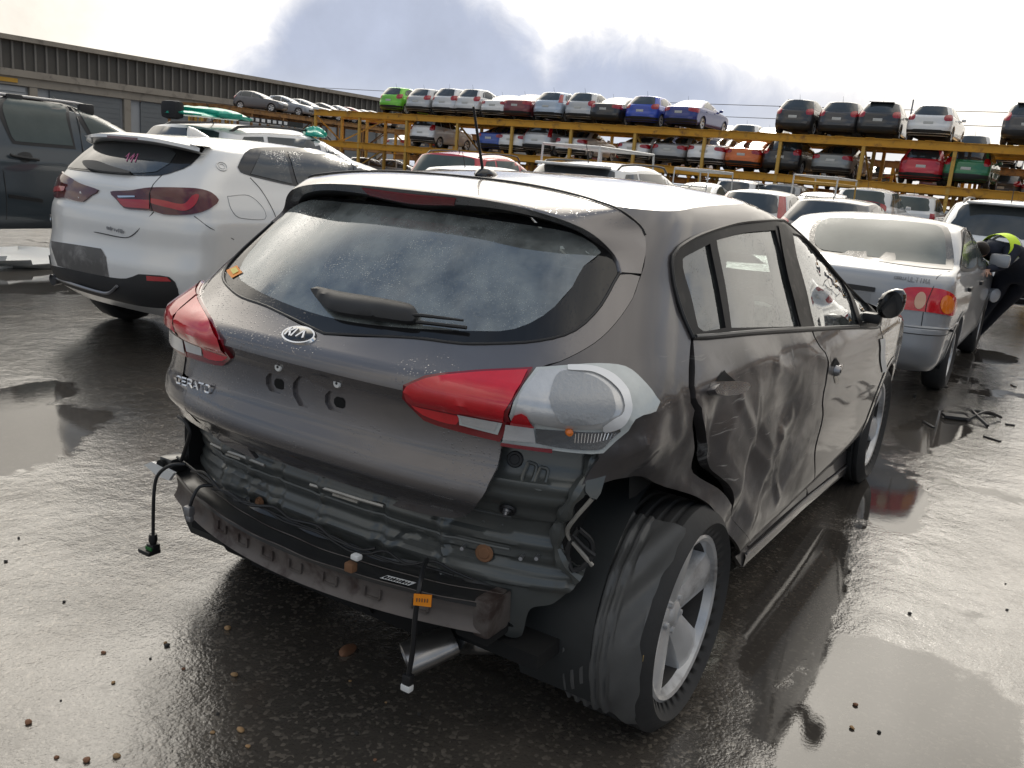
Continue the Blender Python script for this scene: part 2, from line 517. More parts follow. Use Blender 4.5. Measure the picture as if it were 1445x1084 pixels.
ys = np.concatenate([[-900, -300, -100, -40, -16], np.arange(-8, 16, 2.0), [24, 60, 120, 300, 900]])
g.grid([[(a, b, 0) for b in ys] for a in xs], flip=True)
tag(g.build('ground', M['asphalt'], smooth=False), kind='structure')

# ---------------------------------------------------------------- long warehouse behind the yard
def warehouse():
    y0 = 78.0
    root = tag(empty('warehouse', (30, y0, 0)), 'long low warehouse with ribbed grey upper band and beige beam behind the racks', 'warehouse')
    conc = mat('weathered_concrete', (.30, .265, .22), .8, var=.25, vscale=.5, dirt=((.15, .13, .11), .8, .5, .75), bump=(3, .3, .02))
    rib = mat('grey_ribbed_sheet', (.085, .077, .066), .6, var=.25, vscale=.6)
    fin = mat('pale_fin', (.19, .175, .155), .6, var=.2, vscale=1)
    door = mat('roller_door_grey', (.155, .165, .17), .55, var=.15, vscale=.7)
    wht = mat('pale_panel', (.36, .37, .38), .6, var=.15, vscale=.7)
    yel = mat('yellow_sign', (.5, .28, .04), .6, var=.2)
    def part(name, m_, boxes, bev=0):
        b = MB()
        for (x0, x1, ya, yb, z0, z1) in boxes:
            b.box(((x0+x1)/2-30, (ya+yb)/2, (z0+z1)/2), (x1-x0, yb-ya, z1-z0))
        return b.build(name, m_, root, smooth=False)
    X0, X1 = -20, 96
    part('wall', wht, [(X0, X1, .3, 16, 0, 5.0)])
    part('roof', conc, [(X0-.4, X1+.4, -.7, 17, 8.62, 9.02)])
    part('upper_band', rib, [(X0, X1, .0, 16, 6.3, 8.615)])
    part('concrete_beam', conc, [(X0, X1, -.35, .6, 5.72, 6.3), (X0, X1, -.1, .7, 5.0, 5.717)])
    f_ = []
    for k in range(int((X1-X0)/1.0)):
        f_.append((X0+k*1.0, X0+k*1.0+.17, -.16, -.003, 6.33, 8.6))
    part('fins', fin, f_)
    for k, xa in enumerate(np.arange(X0+1, X1-8, 9.2)):
        d = part('roller_door', door if k % 3 else wht, [(xa, xa+7.0, .12, .29, 0, 4.9)])
        b = MB()
        for zz in np.arange(.4, 4.8, .45):
            b.box((xa+3.5-30, .11, zz), (6.9, .03, .05))
        b.build('door_slats', door, d, smooth=False)
        part('pillar', conc, [(xa+7.3, xa+8.0, -.05, .29, 0, 4.98)])
    part('sign_board', yel, [(40.2, 42.4, -.2, -.11, 5.2, 5.55)])
warehouse()

# ---------------------------------------------------------------- steel car racks
M['rack'] = mat('yellow_rack_steel', (.60, .30, .025), .55, var=.2, vscale=1.3, dirt=((.17, .075, .03), 2.2, .52, .75))
M['rack_pale'] = mat('faded_rack_steel', (.56, .34, .07), .55, var=.2, vscale=1.3, dirt=((.22, .10, .04), 2.2, .55, .78))
M['rack_rust'] = mat('rusty_rack_steel', (.30, .15, .045), .7, var=.3, vscale=1.3, dirt=((.10, .055, .03), 2.2, .45, .7))
def rack(loc, rz, length, decks, depth, bay, label, m_deck, m_post, group=None, height=None):
    """local: runs along -x... length along local x, depth along local y (away from the aisle)"""
    root = tag(empty('car_rack', loc, rz), label, 'car rack', group)
    n = int(round(length/bay))
    top = height or decks[-1]
    for i in range(n+1):
        for yy in (0, depth*.5, depth):
            b = MB()
            b.box((i*bay, yy, top/2-.16), (.14, .14, top-.32))
            b.box((i*bay, yy, .012), (.3, .3, .024))
            b.build('post', m_post, root, smooth=False)
    for dz in decks:
        for yy in (0, depth*.5, depth):
            b = MB()
            b.box((length/2, yy, dz-.16), (length+.2, .1, .30))
            b.box((length/2, yy, dz-.018), (length+.2, .2, .03))
            b.box((length/2, yy, dz-.318), (length+.2, .2, .03))
            b.build('beam', m_deck, root, smooth=False)
        b = MB()
        for xx in np.arange(.3, length, .95):
            b.box((xx, depth/2, dz-.09), (.12, depth-.2, .12))
        b.build('cross_member', m_deck, root, smooth=False)
        b = MB()
        for xx in np.arange(.55, length-1, 2.3):
            for w in (0, 1.25):
                b.box((xx+w, depth/2, dz+.006), (.34, depth+.3, .02))
        b.build('wheel_track', m_deck, root, smooth=False)
    zs = [0.03]+list(decks)
    for i in range(0, n, 3):
        for a, c in zip(zs[:-1], zs[1:]):
            b = MB()
            b.bar((i*bay+.1, depth*.5-.12, a+.05), (i*bay+bay-.1, depth*.5-.12, c-.35), .07)
            b.bar((i*bay+.02, .1, c-.4), (i*bay+.02, depth*.5-.1, a+.05), .07)
            b.build('brace', m_post, root, smooth=False)
    return root
DECK_T, DECK_M = 4.0, 2.28
rack((38.0, 38.2, 0), -math.pi/2, 77.0, (DECK_M, DECK_T), 4.6, 3.5, 'long yellow two deck steel rack carrying the front rows of cars', M['rack'], M['rack_pale'], 'steel car racks')
rack((45.5, 38.2, 0), -math.pi/2, 42.0, (1.85, 3.45), 4.6, 3.5, 'rusty yellow rack standing right behind the long front rack', M['rack_rust'], M['rack'], 'steel car racks')
_a, _b = at(306, 147, z=4.25), at(520, 177, z=4.25)
LR_ANG = math.atan2(_b[1]-_a[1], _b[0]-_a[0])
LR_O = _a
rack((_a[0], _a[1], 0), LR_ANG, 28.0, (2.3, 4.25), 4.6, 3.5, 'brown rusted rack at the left in front of the warehouse', M['rack_rust'], M['rack_rust'], 'steel car racks')
rack(tuple(at(285, 150, z=4.05)[:2])+(0,), LR_ANG, 3.0, (2.3, 4.05), 1.2, 3.0, 'short bare yellow frame at the left end of the brown rack', M['rack_pale'], M['rack_pale'], 'steel car racks')
# power pole and thin pole
p = at(1097, 250, x=120)
b = MB(); h = at(1101, 140, x=120)[2]
b.tube([(0, 0, 0), (0, 0, h)], [.2, .13], 8)
wood = mat('grey_timber', (.10, .085, .07), .8, var=.2)
pole = tag(empty('power_pole', (p[0], p[1], 0)), 'distant power pole with crossarms behind the racks', 'power pole')
b.build('pole_shaft', wood, pole)
for dz in (1.0, 2.6):
    b = MB(); b.box((0, 0, h-dz), (.14, 2.2, .14)); b.build('crossarm', wood, pole, smooth=False)
b = MB()
for dz in (1.0, 2.6):
    for yy in (-.9, .9):
        q = []
        for k in range(25):
            u = k/24
            q.append((0+60*(u-.5)*2*.15, -140+280*u+yy, h-dz+.1+6*((u-.5)**2)*4*.35-0.0))
        b.tube(q, .035, 4)
b.build('power_line', wood, pole)
b = MB(); b.tube([(0, 0, 0), (.05, 0, 1.65)], .035, 8)
tag(b.build('thin_post', M['steel']), 'thin grey post standing on the upper deck between a black and a white hatchback', 'post').location = (38.6, at(1279, 195, x=38.6)[1], DECK_T)

rack((6.0, -16.2, 0), 0.0, 31.5, (DECK_M, DECK_T), 4.6, 3.5, 'yellow two deck rack along the right side of the aisle, outside the picture', M['rack'], M['rack_pale'], 'steel car racks')
# ---------------------------------------------------------------- car bodies
class Shell:
    """car skin: at every height a rounded plan (rear curve, sides, front curve), closed by a cambered roof"""
    def __init__(s, lv, zc, crown=.05, Lr=.42, Lf=.55, nr=2.8, nf=2.6, plan=((-1, .96), (0, .99), (.6, 1), (2.0, 1), (2.8, .985), (3.4, .93)), plan_hi=None, zsplit=1.0):
        a = np.array(lv, float)
        s.xr, s.xf, s.W = pchip(a[:, 0], a[:, 1]), pchip(a[:, 0], a[:, 2]), pchip(a[:, 0], a[:, 3])
        s.z0, s.z1 = a[0, 0], a[-1, 0]
        s.zc = pchip(*zip(*zc))
        s.crown, s.Lr, s.Lf, s.nr, s.nf = crown, Lr, Lf, nr, nf
        s.pl = pchip(*zip(*plan)); s.ph = pchip(*zip(*(plan_hi or plan))); s.zs = zsplit
    def w(s, x, z):
        k = np.clip((np.asarray(z)-s.zs)/.25, 0, 1)
        return s.W(z)*(s.pl(x)*(1-k)+s.ph(x)*k)
    def roof(s, x, y):
        return s.zc(x)-s.crown*(np.abs(y)/.58)**2.4
    def xc(s, z):
        return s.xr(z)+s.Lr
    def side(s, x, z):
        return np.stack([x+0*z, -s.w(x, z), z+0*x], -1)
    def S(s, q, z):
        """q: 0 rear centre, 1 where the right side starts (metres on from there), signed: + right"""
        q = np.asarray(q, float); z = np.asarray(z, float)
        q, z = np.broadcast_arrays(q, z)
        sg = np.where(q >= 0, -1.0, 1.0); a = np.abs(q)
        xc = s.xc(z); xfc = s.xf(z)-s.Lf
        wr = s.w(xc, z); wf = s.w(xfc, z)
        al = np.clip(a, 0, 1)*math.pi/2
        ca, sa = np.cos(al), np.sin(al)
        r = (np.abs(ca)**s.nr+np.abs(sa)**s.nr)**(-1/s.nr)
        xr, yr = xc-s.Lr*r*ca, wr*r*sa
        xs_ = xc+np.maximum(a-1, 0)
        ys_ = s.w(xs_, z)
        fa = np.clip(a-1-(xfc-xc), 0, 1)*math.pi/2
        ca, sa = np.sin(fa), np.cos(fa)
        r = (np.abs(ca)**s.nf+np.abs(sa)**s.nf)**(-1/s.nf)
        xf, yf = xfc+s.Lf*r*ca, wf*r*sa
        X = np.where(a < 1, xr, np.where(xs_ < xfc, xs_, xf))
        Y = np.where(a < 1, yr, np.where(xs_ < xfc, ys_, yf))
        return np.stack([X, Y*sg, z], -1)
    def q_of(s, p):
        """point on the skin -> (q, z)"""
        p = np.asarray(p, float)
        x, y, z = p[..., 0], p[..., 1], p[..., 2]
        xc = s.xc(z)
        al = np.arctan2(np.abs(y)/s.w(xc, z), np.maximum((xc-x)/s.Lr, 0))/(math.pi/2)
        q = np.where(x < xc, al, 1+(x-xc))
        return np.stack([np.where(y > 0, -q, q), z], -1)
    def G(s, p):
        x, y, z = p[..., 0], p[..., 1], p[..., 2]
        xc = s.xc(z); xfc = s.xf(z)-s.Lf
        w = s.w(np.clip(x, xc, xfc), z)
        g = (np.abs(y)/w)
        a = np.maximum((xc-x)/s.Lr, 0); b = np.maximum((x-xfc)/s.Lf, 0)
        v = np.where(a > 0, (g**s.nr+a**s.nr)**(1/s.nr), np.where(b > 0, (g**s.nf+b**s.nf)**(1/s.nf), g))-1
        return v
    def hit(s, o, d, tmax=9.0, roof=False):
        """first crossing of rays o+t d with the side skin"""
        o = np.asarray(o, float); d = np.asarray(d, float)
        ts = np.linspace(.3, tmax, 900)
        P_ = o[..., None, :]+ts[:, None]*d[..., None, :]
        g = s.G(P_)
        if roof:
            g = np.maximum(g, P_[..., 2]-s.roof(P_[..., 0], P_[..., 1]))
        i = np.argmax(g < 0, -1)
        miss = ~(g < 0).any(-1)
        if np.any(miss):
            i = np.where(miss, np.argmin(g, -1), i)
        lo, hi = ts[np.maximum(i-1, 0)], ts[i]
        for _ in range(30):
            m = (lo+hi)/2
            p = o+m[..., None]*d
            gm = s.G(p)
            if roof:
                gm = np.maximum(gm, p[..., 2]-s.roof(p[..., 0], p[..., 1]))
            lo, hi = np.where(gm < 0, lo, m), np.where(gm < 0, m, hi)
        return o+np.where(miss, ts[i], hi)[..., None]*d
    def top(s, q):
        q = np.asarray(q, float)
        lo, hi = np.full(q.shape, s.z0+.3), np.full(q.shape, s.z1)
        for _ in range(36):
            m = (lo+hi)/2
            p = s.S(q, m)
            up = p[..., 2] > s.roof(p[..., 0], p[..., 1])
            lo, hi = np.where(up, lo, m), np.where(up, m, hi)
        return lo
    def normals(s, q, z):
        e = 2e-3
        a = s.S(q+e, z)-s.S(q-e, z); b = s.S(q, z+e)-s.S(q, z-e)
        n = np.cross(a, b); n /= np.linalg.norm(n, axis=-1, keepdims=True)+1e-12
        p = s.S(q, z)
        out = p-np.array([1.3, 0, .6])
        out[..., 0] = np.where(np.abs(q) < 1, out[..., 0], 0)
        k = np.sign((n*out).sum(-1, keepdims=True))
        return n*np.where(k == 0, 1, k)

class FrontSide:
    """the nose of a shell as a surface over (y, z)"""
    def __init__(s, sh):
        s.sh = sh
    def S(s, y, z):
        sh = s.sh
        y, z = np.broadcast_arrays(np.asarray(y, float), np.asarray(z, float))
        xfc = sh.xf(z)-sh.Lf
        g = np.minimum(np.abs(y)/sh.w(xfc, z), .9995)
        return np.stack([xfc+sh.Lf*(1-g**sh.nf)**(1/sh.nf), y, z], -1)
    def normals(s, y, z):
        e = 2e-3
        a = s.S(y+e, z)-s.S(y-e, z); b = s.S(y, z+e)-s.S(y, z-e)
        n = np.cross(a, b); n /= np.linalg.norm(n, axis=-1, keepdims=True)+1e-12
        return n*np.where(n[..., :1] < 0, -1, 1)
def fill(shell, poly, name, mats, parent, off=.004, holes=(), step=.05, smooth=True, thick=.0, disp=None, mirror=False, color=None, angle=40):
    """a panel, pane or lamp: outline in (q, z) filled and laid on the skin"""
    V, F_, L = cdt(poly, holes, step, smooth)
    q, z = V[:, 0], V[:, 1]
    P_ = shell.S(q, z); Nn = shell.normals(q, z)
    P_ = P_+Nn*off
    if disp is not None:
        P_ = disp(P_, Nn)
    if len(F_):
        f0 = F_[len(F_)//2]
        n_ = np.cross(P_[f0[1]]-P_[f0[0]], P_[f0[2]]-P_[f0[0]])
        if n_@Nn[f0[0]] < 0:
            F_ = F_[:, ::-1]
            flip = True
        else:
            flip = False
    b = MB()
    fs = [tuple(f) for f in F_]
    vs = list(P_)
    if thick:
        for lp in L:
            base = len(vs)
            for i in lp:
                vs.append(P_[i]-Nn[i]*thick)
            m = len(lp)
            for i in range(m):
                j = (i+1) % m
                fs.append((lp[j], lp[i], base+i, base+j))
    if mirror:
        vs = [np.array((p[0], -p[1], p[2])) for p in vs]
        fs = [f[::-1] for f in fs]
    b.add(vs, fs)
    return b.build(name, mats, parent, color=color, angle=angle)

def wheel_parts(parent, c, R=.316, W=.205, rim=.215, side=-1, spokes=5, detail=True, spin=0.0, name='wheel', rim_mat=None, camber=0.0, steer=0.0, twin=False):
    """tyre, rim and dark brake space, outer face towards side*y"""
    n = 40 if detail else 20
    root = empty(name)
    root.parent = parent
    root.location = c
    root.rotation_euler = (camber, 0, steer)
    h = W/2
    t = MB()
    rr = rim+.012
    prof = [(rr, -h*.78), (rr+.03, -h*.95), ((R+rr)/2, -h*1.04), (R-.03, -h*.97), (R-.010, -h*.82)]
    if detail:
        for k in range(5):
            a, b_ = -h*.74+k*h*.32, -h*.74+k*h*.32+h*.20
            prof += [(R-.002, a), (R, a+.003), (R, b_), (R-.007, b_+.004), (R-.007, b_+h*.12-.004)]
        prof = prof[:-2]
    else:
        prof += [(R, -h*.5), (R, h*.5)]
    prof += [(R-.010, h*.82), (R-.03, h*.97), ((R+rr)/2, h*1.04), (rr+.03, h*.95), (rr, h*.78)]
    t.lathe([(a, b_*side) for a, b_ in prof], n=n*2 if detail else n)
    t.lathe([(rr, -h*.78*side), (rr-.012, 0), (rr, h*.78*side)], n=n)
    t.build('tyre', M['rubber'], root, weld=True)
    r_ = MB()
    f = h*.68*side
    r_.lathe([(rr+.004, h*.80*side), (rr-.004, h*.84*side), (rr-.014, h*.80*side), (rr-.02, f-.012*side)], n=n)
    bl_ = MB(); bl_.lathe([(rr-.02, f-.012*side), (rr-.03, f-.06*side), (rr-.032, -h*.7*side)], n=n); bl_.build('barrel', M['barrel'], root)
    sp = []
    for k in range(spokes):
        a0 = spin+2*math.pi*k/spokes
        prof = [(.030, .040, .006), (.07, .048, .012), (.12, .058, .020), (rr-.045, .074, .030), (rr-.006, .092, .032)]
        offs = (0,) if not twin else (-.17, .17)
        for of in offs:
            vs = []
            for rad, hw, hh in prof:
                if twin: hw *= .55
                aa = a0+of*min(1, rad/.1)
                u = np.array((math.cos(aa), 0, math.sin(aa))); w = np.array((-math.sin(aa), 0, math.cos(aa)))
                yb = f-.034*side+hh*side
                vs += [u*rad-w*hw+np.array((0, yb-.045*side, 0)), u*rad-w*hw*.82+np.array((0, yb-.004*side, 0)), u*rad-w*hw*.30+np.array((0, yb+.006*side, 0)), u*rad+w*hw*.30+np.array((0, yb+.006*side, 0)), u*rad+w*hw*.82+np.array((0, yb-.004*side, 0)), u*rad+w*hw+np.array((0, yb-.045*side, 0))]
            m = len(prof)
            fs = []
            for i in range(m-1):
                for j in range(5):
                    q = (i*6+j, i*6+j+1, i*6+j+7, i*6+j+6)
                    fs.append(q if side > 0 else q[::-1])
            r_.add(vs, fs)
    r_.lathe([(0.0001, f-.012*side), (.028, f-.012*side), (.034, f-.018*side), (.055, f-.026*side), (.062, f-.05*side)], n=20)
    if detail:
        for k in range(5):
            a0 = spin+math.pi/5+2*math.pi*k/5
            r_.lathe([(.0001, f-.014*side), (.0095, f-.015*side), (.0105, f-.032*side)], c=(.050*math.cos(a0), 0, .050*math.sin(a0)), n=8)
    r_.build('rim', rim_mat or M['alloy'], root, angle=50, weld=True)
    d = MB()
    d.lathe([(.0001, f-.075*side), (rr-.02, f-.075*side)], n=20)
    d.build('brake', M['dark'], root)
    return root

def mesh_shell(sh, name, paint, parent, wheels, color=None, belt=.95, rows_lo=26, rows_hi=18, zb=.22, wr=.345, cols=None, windows=None, roof_n=10, underside=True):
    """the painted body: skin grid with wheel openings and window openings left out, roof cap on top"""
    L = float(sh.xf(.6)-sh.Lf-sh.xc(.6))
    nq = int(L/.055)
    a = np.concatenate([np.linspace(0, 1, 22)[:-1], np.linspace(1, 1+L, nq), 1+L+np.linspace(0, 1, 18)[1:]])
    # q beyond the side differs per height: use fraction along the side
    def pos(fr, z):
        a_ = np.abs(fr)
        xc = sh.xc(z); Lz = sh.xf(z)-sh.Lf-xc
        q = np.where(a_ <= 1, a_, np.where(a_ <= 1+L, 1+(a_-1)/L*Lz, 1+Lz+(a_-1-L)))
        return np.sign(fr)*q
    fr = np.concatenate([-a[::-1], a[1:]])
    lo = np.linspace(zb, belt, rows_lo)
    # extra rows where plan changes fast (bonnet, boot)
    ex = np.linspace(belt-.25, belt+.08, 24)
    lo = np.unique(np.round(np.concatenate([lo, ex[ex < belt]]), 4))
    base_q = fr
    zt = np.empty(len(fr))
    l, h = np.full(len(fr), belt), np.full(len(fr), sh.z1)
    for _ in range(36):
        m = (l+h)/2
        p = sh.S(pos(fr, m), m)
        up = p[:, 2] > sh.roof(p[:, 0], p[:, 1])
        l, h = np.where(up, l, m), np.where(up, m, h)
    zt = l
    rows = [np.full(len(fr), z) for z in lo]
    ex2 = [belt+(zt-belt)*k for k in (np.arange(1, rows_hi+1)/rows_hi)]
    rows += ex2
    G = np.stack([sh.S(pos(fr, z), z) for z in rows])
    b = MB()
    nr_, nc = G.shape[:2]
    base = len(b.v)
    b.v = [tuple(p) for p in G.reshape(-1, 3)]
    fs = []
    for i in range(nr_-1):
        for j in range(nc-1):
            c = (G[i, j]+G[i+1, j+1]+G[i, j+1]+G[i+1, j])/4
            if any((c[0]-wx)**2+(c[2]-wz)**2 < wr*wr and abs(c[1]) > .45 for wx, wz in wheels):
                continue
            if windows and windows(c):
                continue
            fs.append((i*nc+j+1, i*nc+j, (i+1)*nc+j, (i+1)*nc+j+1))
    b.f = fs; b.mi = [0]*len(fs)
    # roof
    ed = G[-1]
    cx = .5*(ed[:, 0].min()+ed[:, 0].max())
    R = []
    for k in range(roof_n+1):
        u = 1-k/roof_n
        x = cx+(ed[:, 0]-cx)*u; y = ed[:, 1]*u
        R.append(np.stack([x, y, sh.roof(x, y)], -1))
    R[0] = ed
    b.grid(R, flip=True)
    o = b.build(name, paint, parent, color=color, angle=35, weld=True)
    for wx, wz in wheels:
        for sd in (-1, 1):
            a_ = MB(); vs = []
            ang = np.linspace(-.12*math.pi, 1.12*math.pi, 28)
            for r_, of, dp in ((wr+.030, .005, 0), (wr+.002, .008, 0), (wr-.012, .002, 0), (wr-.012, -.05, 0)):
                row = []
                for t_ in ang:
                    x = wx+r_*math.cos(t_); z = max(wz+r_*math.sin(t_), zb)
                    y = float(sh.w(x, z))+of
                    row.append((x, sd*y, z))
                vs.append(row)
            a_.grid(vs, flip=sd > 0)
            a_.build('wheel_arch', paint, o, color=color)
            l_ = MB(); vs = []
            for dy in (.0, .30):
                vs.append([(wx+(wr+.012)*math.cos(t_), sd*(float(sh.w(wx, wz))-.012-dy), max(wz+(wr+.012)*math.sin(t_), zb-.02)) for t_ in ang])
            l_.grid(vs)
            n0 = len(l_.v)
            l_.add(vs[1]+[(wx, vs[1][0][1], wz)], [(i, i+1, len(ang)) for i in range(len(ang)-1)])
            l_.build('arch_liner', M['dark'], o)
    if underside:
        u_ = MB()
        pts = [sh.S(pos(np.array([f_]), zb), np.array([zb]))[0] for f_ in fr[::2]]
        pts = [(p[0], p[1]*.8 if any(abs(p[0]-wx) < .4 for wx, _ in wheels) else p[1]*.97, zb+.01) for p in pts]
        u_.add(pts, [tuple(range(len(pts)))])
        u_.build('underside', M['dark'], o, smooth=False)
    return o

def qz_rear(sh, pts):
    """(y, z) on the rear -> (q, z); y<0 is right"""
    out = []
    for y, z in pts:
        w = float(sh.w(sh.xc(z), z)); g = min(abs(y)/w, .9999)
        x = float(sh.xc(z))-sh.Lr*(1-g**sh.nr)**(1/sh.nr)
        out.append(tuple(sh.q_of(np.array([x, -abs(y) if y <= 0 else abs(y), z]))))
    return out
def qz_side(sh, pts):
    """(x, z) on the right side -> (q, z)"""
    out = []
    for x, z in pts:
        xc = float(sh.xc(z))
        if x >= xc:
            out.append((1+x-xc, z))
        else:
            g = (max(0, 1-((xc-x)/sh.Lr)**sh.nr))**(1/sh.nr)
            out.append(tuple(sh.q_of(np.array([x, -g*float(sh.w(xc, z)), z]))))
    return out
def qz_front(sh, pts):
    return [tuple(p) for p in pts]

# templates: metres for a car of reference length; x from the rear axle forward
TPL = {
 'hatch': dict(L=4.25, H=1.47, wb=2.6, lv=[(.2, -.66, 3.30, .80), (.3, -.75, 3.40, .86), (.45, -.79, 3.45, .875), (.60, -.79, 3.46, .885), (.66, -.75, 3.45, .888), (.72, -.745, 3.43, .89), (.80, -.74, 3.33, .888), (.86, -.735, 3.05, .88), (.91, -.725, 2.70, .868), (.95, -.705, 2.40, .858), (.99, -.665, 2.18, .835), (1.1, -.58, 1.98, .79), (1.2, -.49, 1.74, .745), (1.3, -.39, 1.44, .695), (1.38, -.31, 1.15, .65), (1.46, -.2, .8, .57), (1.52, -.1, .5, .48)],
     zc=[(-.4, 1.40), (-.1, 1.43), (.3, 1.46), (.8, 1.47), (1.2, 1.445), (1.55, 1.37)],
     side=[[(-.12, 1.03), (.06, 1.02), (.06, 1.285), (-.02, 1.245)], [(.10, 1.015), (.88, .985), (.88, 1.37), (.45, 1.365), (.10, 1.30)], [(.98, .98), (1.98, .955), (1.80, 1.09), (1.40, 1.30), (1.2, 1.355), (.98, 1.37)]],
     rear=[(-.64, 1.03), (0, 1.0), (.64, 1.03), (.58, 1.20), (.50, 1.355), (0, 1.375), (-.50, 1.355), (-.58, 1.20)], lamp=('v', .56, .80, 1.02, -.42), bumper=.42),
 'sedan': dict(L=4.6, H=1.44, wb=2.7, lv=[(.2, -.90, 3.45, .80), (.3, -.99, 3.53, .86), (.45, -1.03, 3.57, .875), (.60, -1.03, 3.58, .885), (.66, -1.0, 3.57, .888), (.75, -.99, 3.52, .89), (.82, -.985, 3.38, .888), (.88, -.975, 3.05, .875), (.93, -.955, 2.65, .86), (.97, -.91, 2.40, .84), (1.0, -.78, 2.25, .825), (1.02, -.60, 2.18, .815), (1.05, -.42, 2.10, .80), (1.12, -.22, 1.96, .77), (1.2, -.02, 1.76, .73), (1.3, .24, 1.46, .68), (1.36, .45, 1.25, .65), (1.44, .75, .95, .57), (1.5, .9, .7, .48)],
     zc=[(-.2, 1.25), (.3, 1.355), (.6, 1.41), (1.0, 1.435), (1.3, 1.41), (1.65, 1.33)],
     side=[[(.02, 1.06), (.95, 1.0), (.95, 1.345), (.65, 1.335), (.34, 1.23)], [(1.03, .995), (2.08, .965), (1.90, 1.08), (1.55, 1.25), (1.3, 1.325), (1.03, 1.345)]],
     rear=[(-.66, 1.06), (0, 1.04), (.66, 1.06), (.58, 1.2), (.51, 1.315), (0, 1.335), (-.51, 1.315), (-.58, 1.2)], lamp=('h', .50, .74, .92, -.62), bumper=.42),
 'suv': dict(L=4.5, H=1.68, wb=2.65, lv=[(.26, -.72, 3.30, .80), (.36, -.82, 3.42, .87), (.5, -.86, 3.48, .89), (.66, -.86, 3.50, .90), (.74, -.82, 3.49, .905), (.84, -.81, 3.46, .905), (.95, -.80, 3.38, .90), (1.0, -.79, 3.1, .89), (1.05, -.77, 2.7, .875), (1.09, -.74, 2.4, .86), (1.13, -.70, 2.2, .84), (1.25, -.62, 1.97, .80), (1.38, -.53, 1.70, .76), (1.5, -.44, 1.42, .71), (1.58, -.37, 1.2, .67), (1.66, -.28, .9, .60), (1.74, -.15, .6, .5)],
     zc=[(-.5, 1.60), (-.2, 1.63), (.3, 1.67), (.9, 1.68), (1.3, 1.65), (1.7, 1.56)],
     side=[[(-.48, 1.19), (.06, 1.17), (.06, 1.55), (-.20, 1.53)], [(.12, 1.165), (.90, 1.135), (.90, 1.575), (.12, 1.555)], [(.99, 1.13), (2.0, 1.10), (1.82, 1.24), (1.48, 1.46), (1.25, 1.55), (.99, 1.575)]],
     rear=[(-.66, 1.18), (0, 1.15), (.66, 1.18), (.60, 1.36), (.55, 1.55), (0, 1.57), (-.55, 1.55), (-.60, 1.36)], lamp=('v', .60, .92, 1.20, -.50), bumper=.55),
}
def make_shell(kind, L=None, H=None, Wd=None, boxy=0.0):
    T = TPL[kind]
    kx = (L or T['L'])/T['L']; kz = (H or T['H'])/T['H']; kw = (Wd or 1.76)/1.78
    lv = [(z*kz, xr*kx+boxy*(-.25*max(0, z-1.0)) if True else 0, xf*kx, W*kw+boxy*max(0, z-.95)*.12) for z, xr, xf, W in T['lv']]
    zc = [(x*kx, z*kz) for x, z in T['zc']]
    sh = Shell(lv, zc, crown=.05, plan=[(-1*kx, .96), (0, .99), (.6*kx, 1), (2.0*kx, 1), (2.8*kx, .985), (3.4*kx, .93)])
    sh.kx, sh.kz, sh.kw = kx, kz, kw
    return sh, T
PROTO = {}
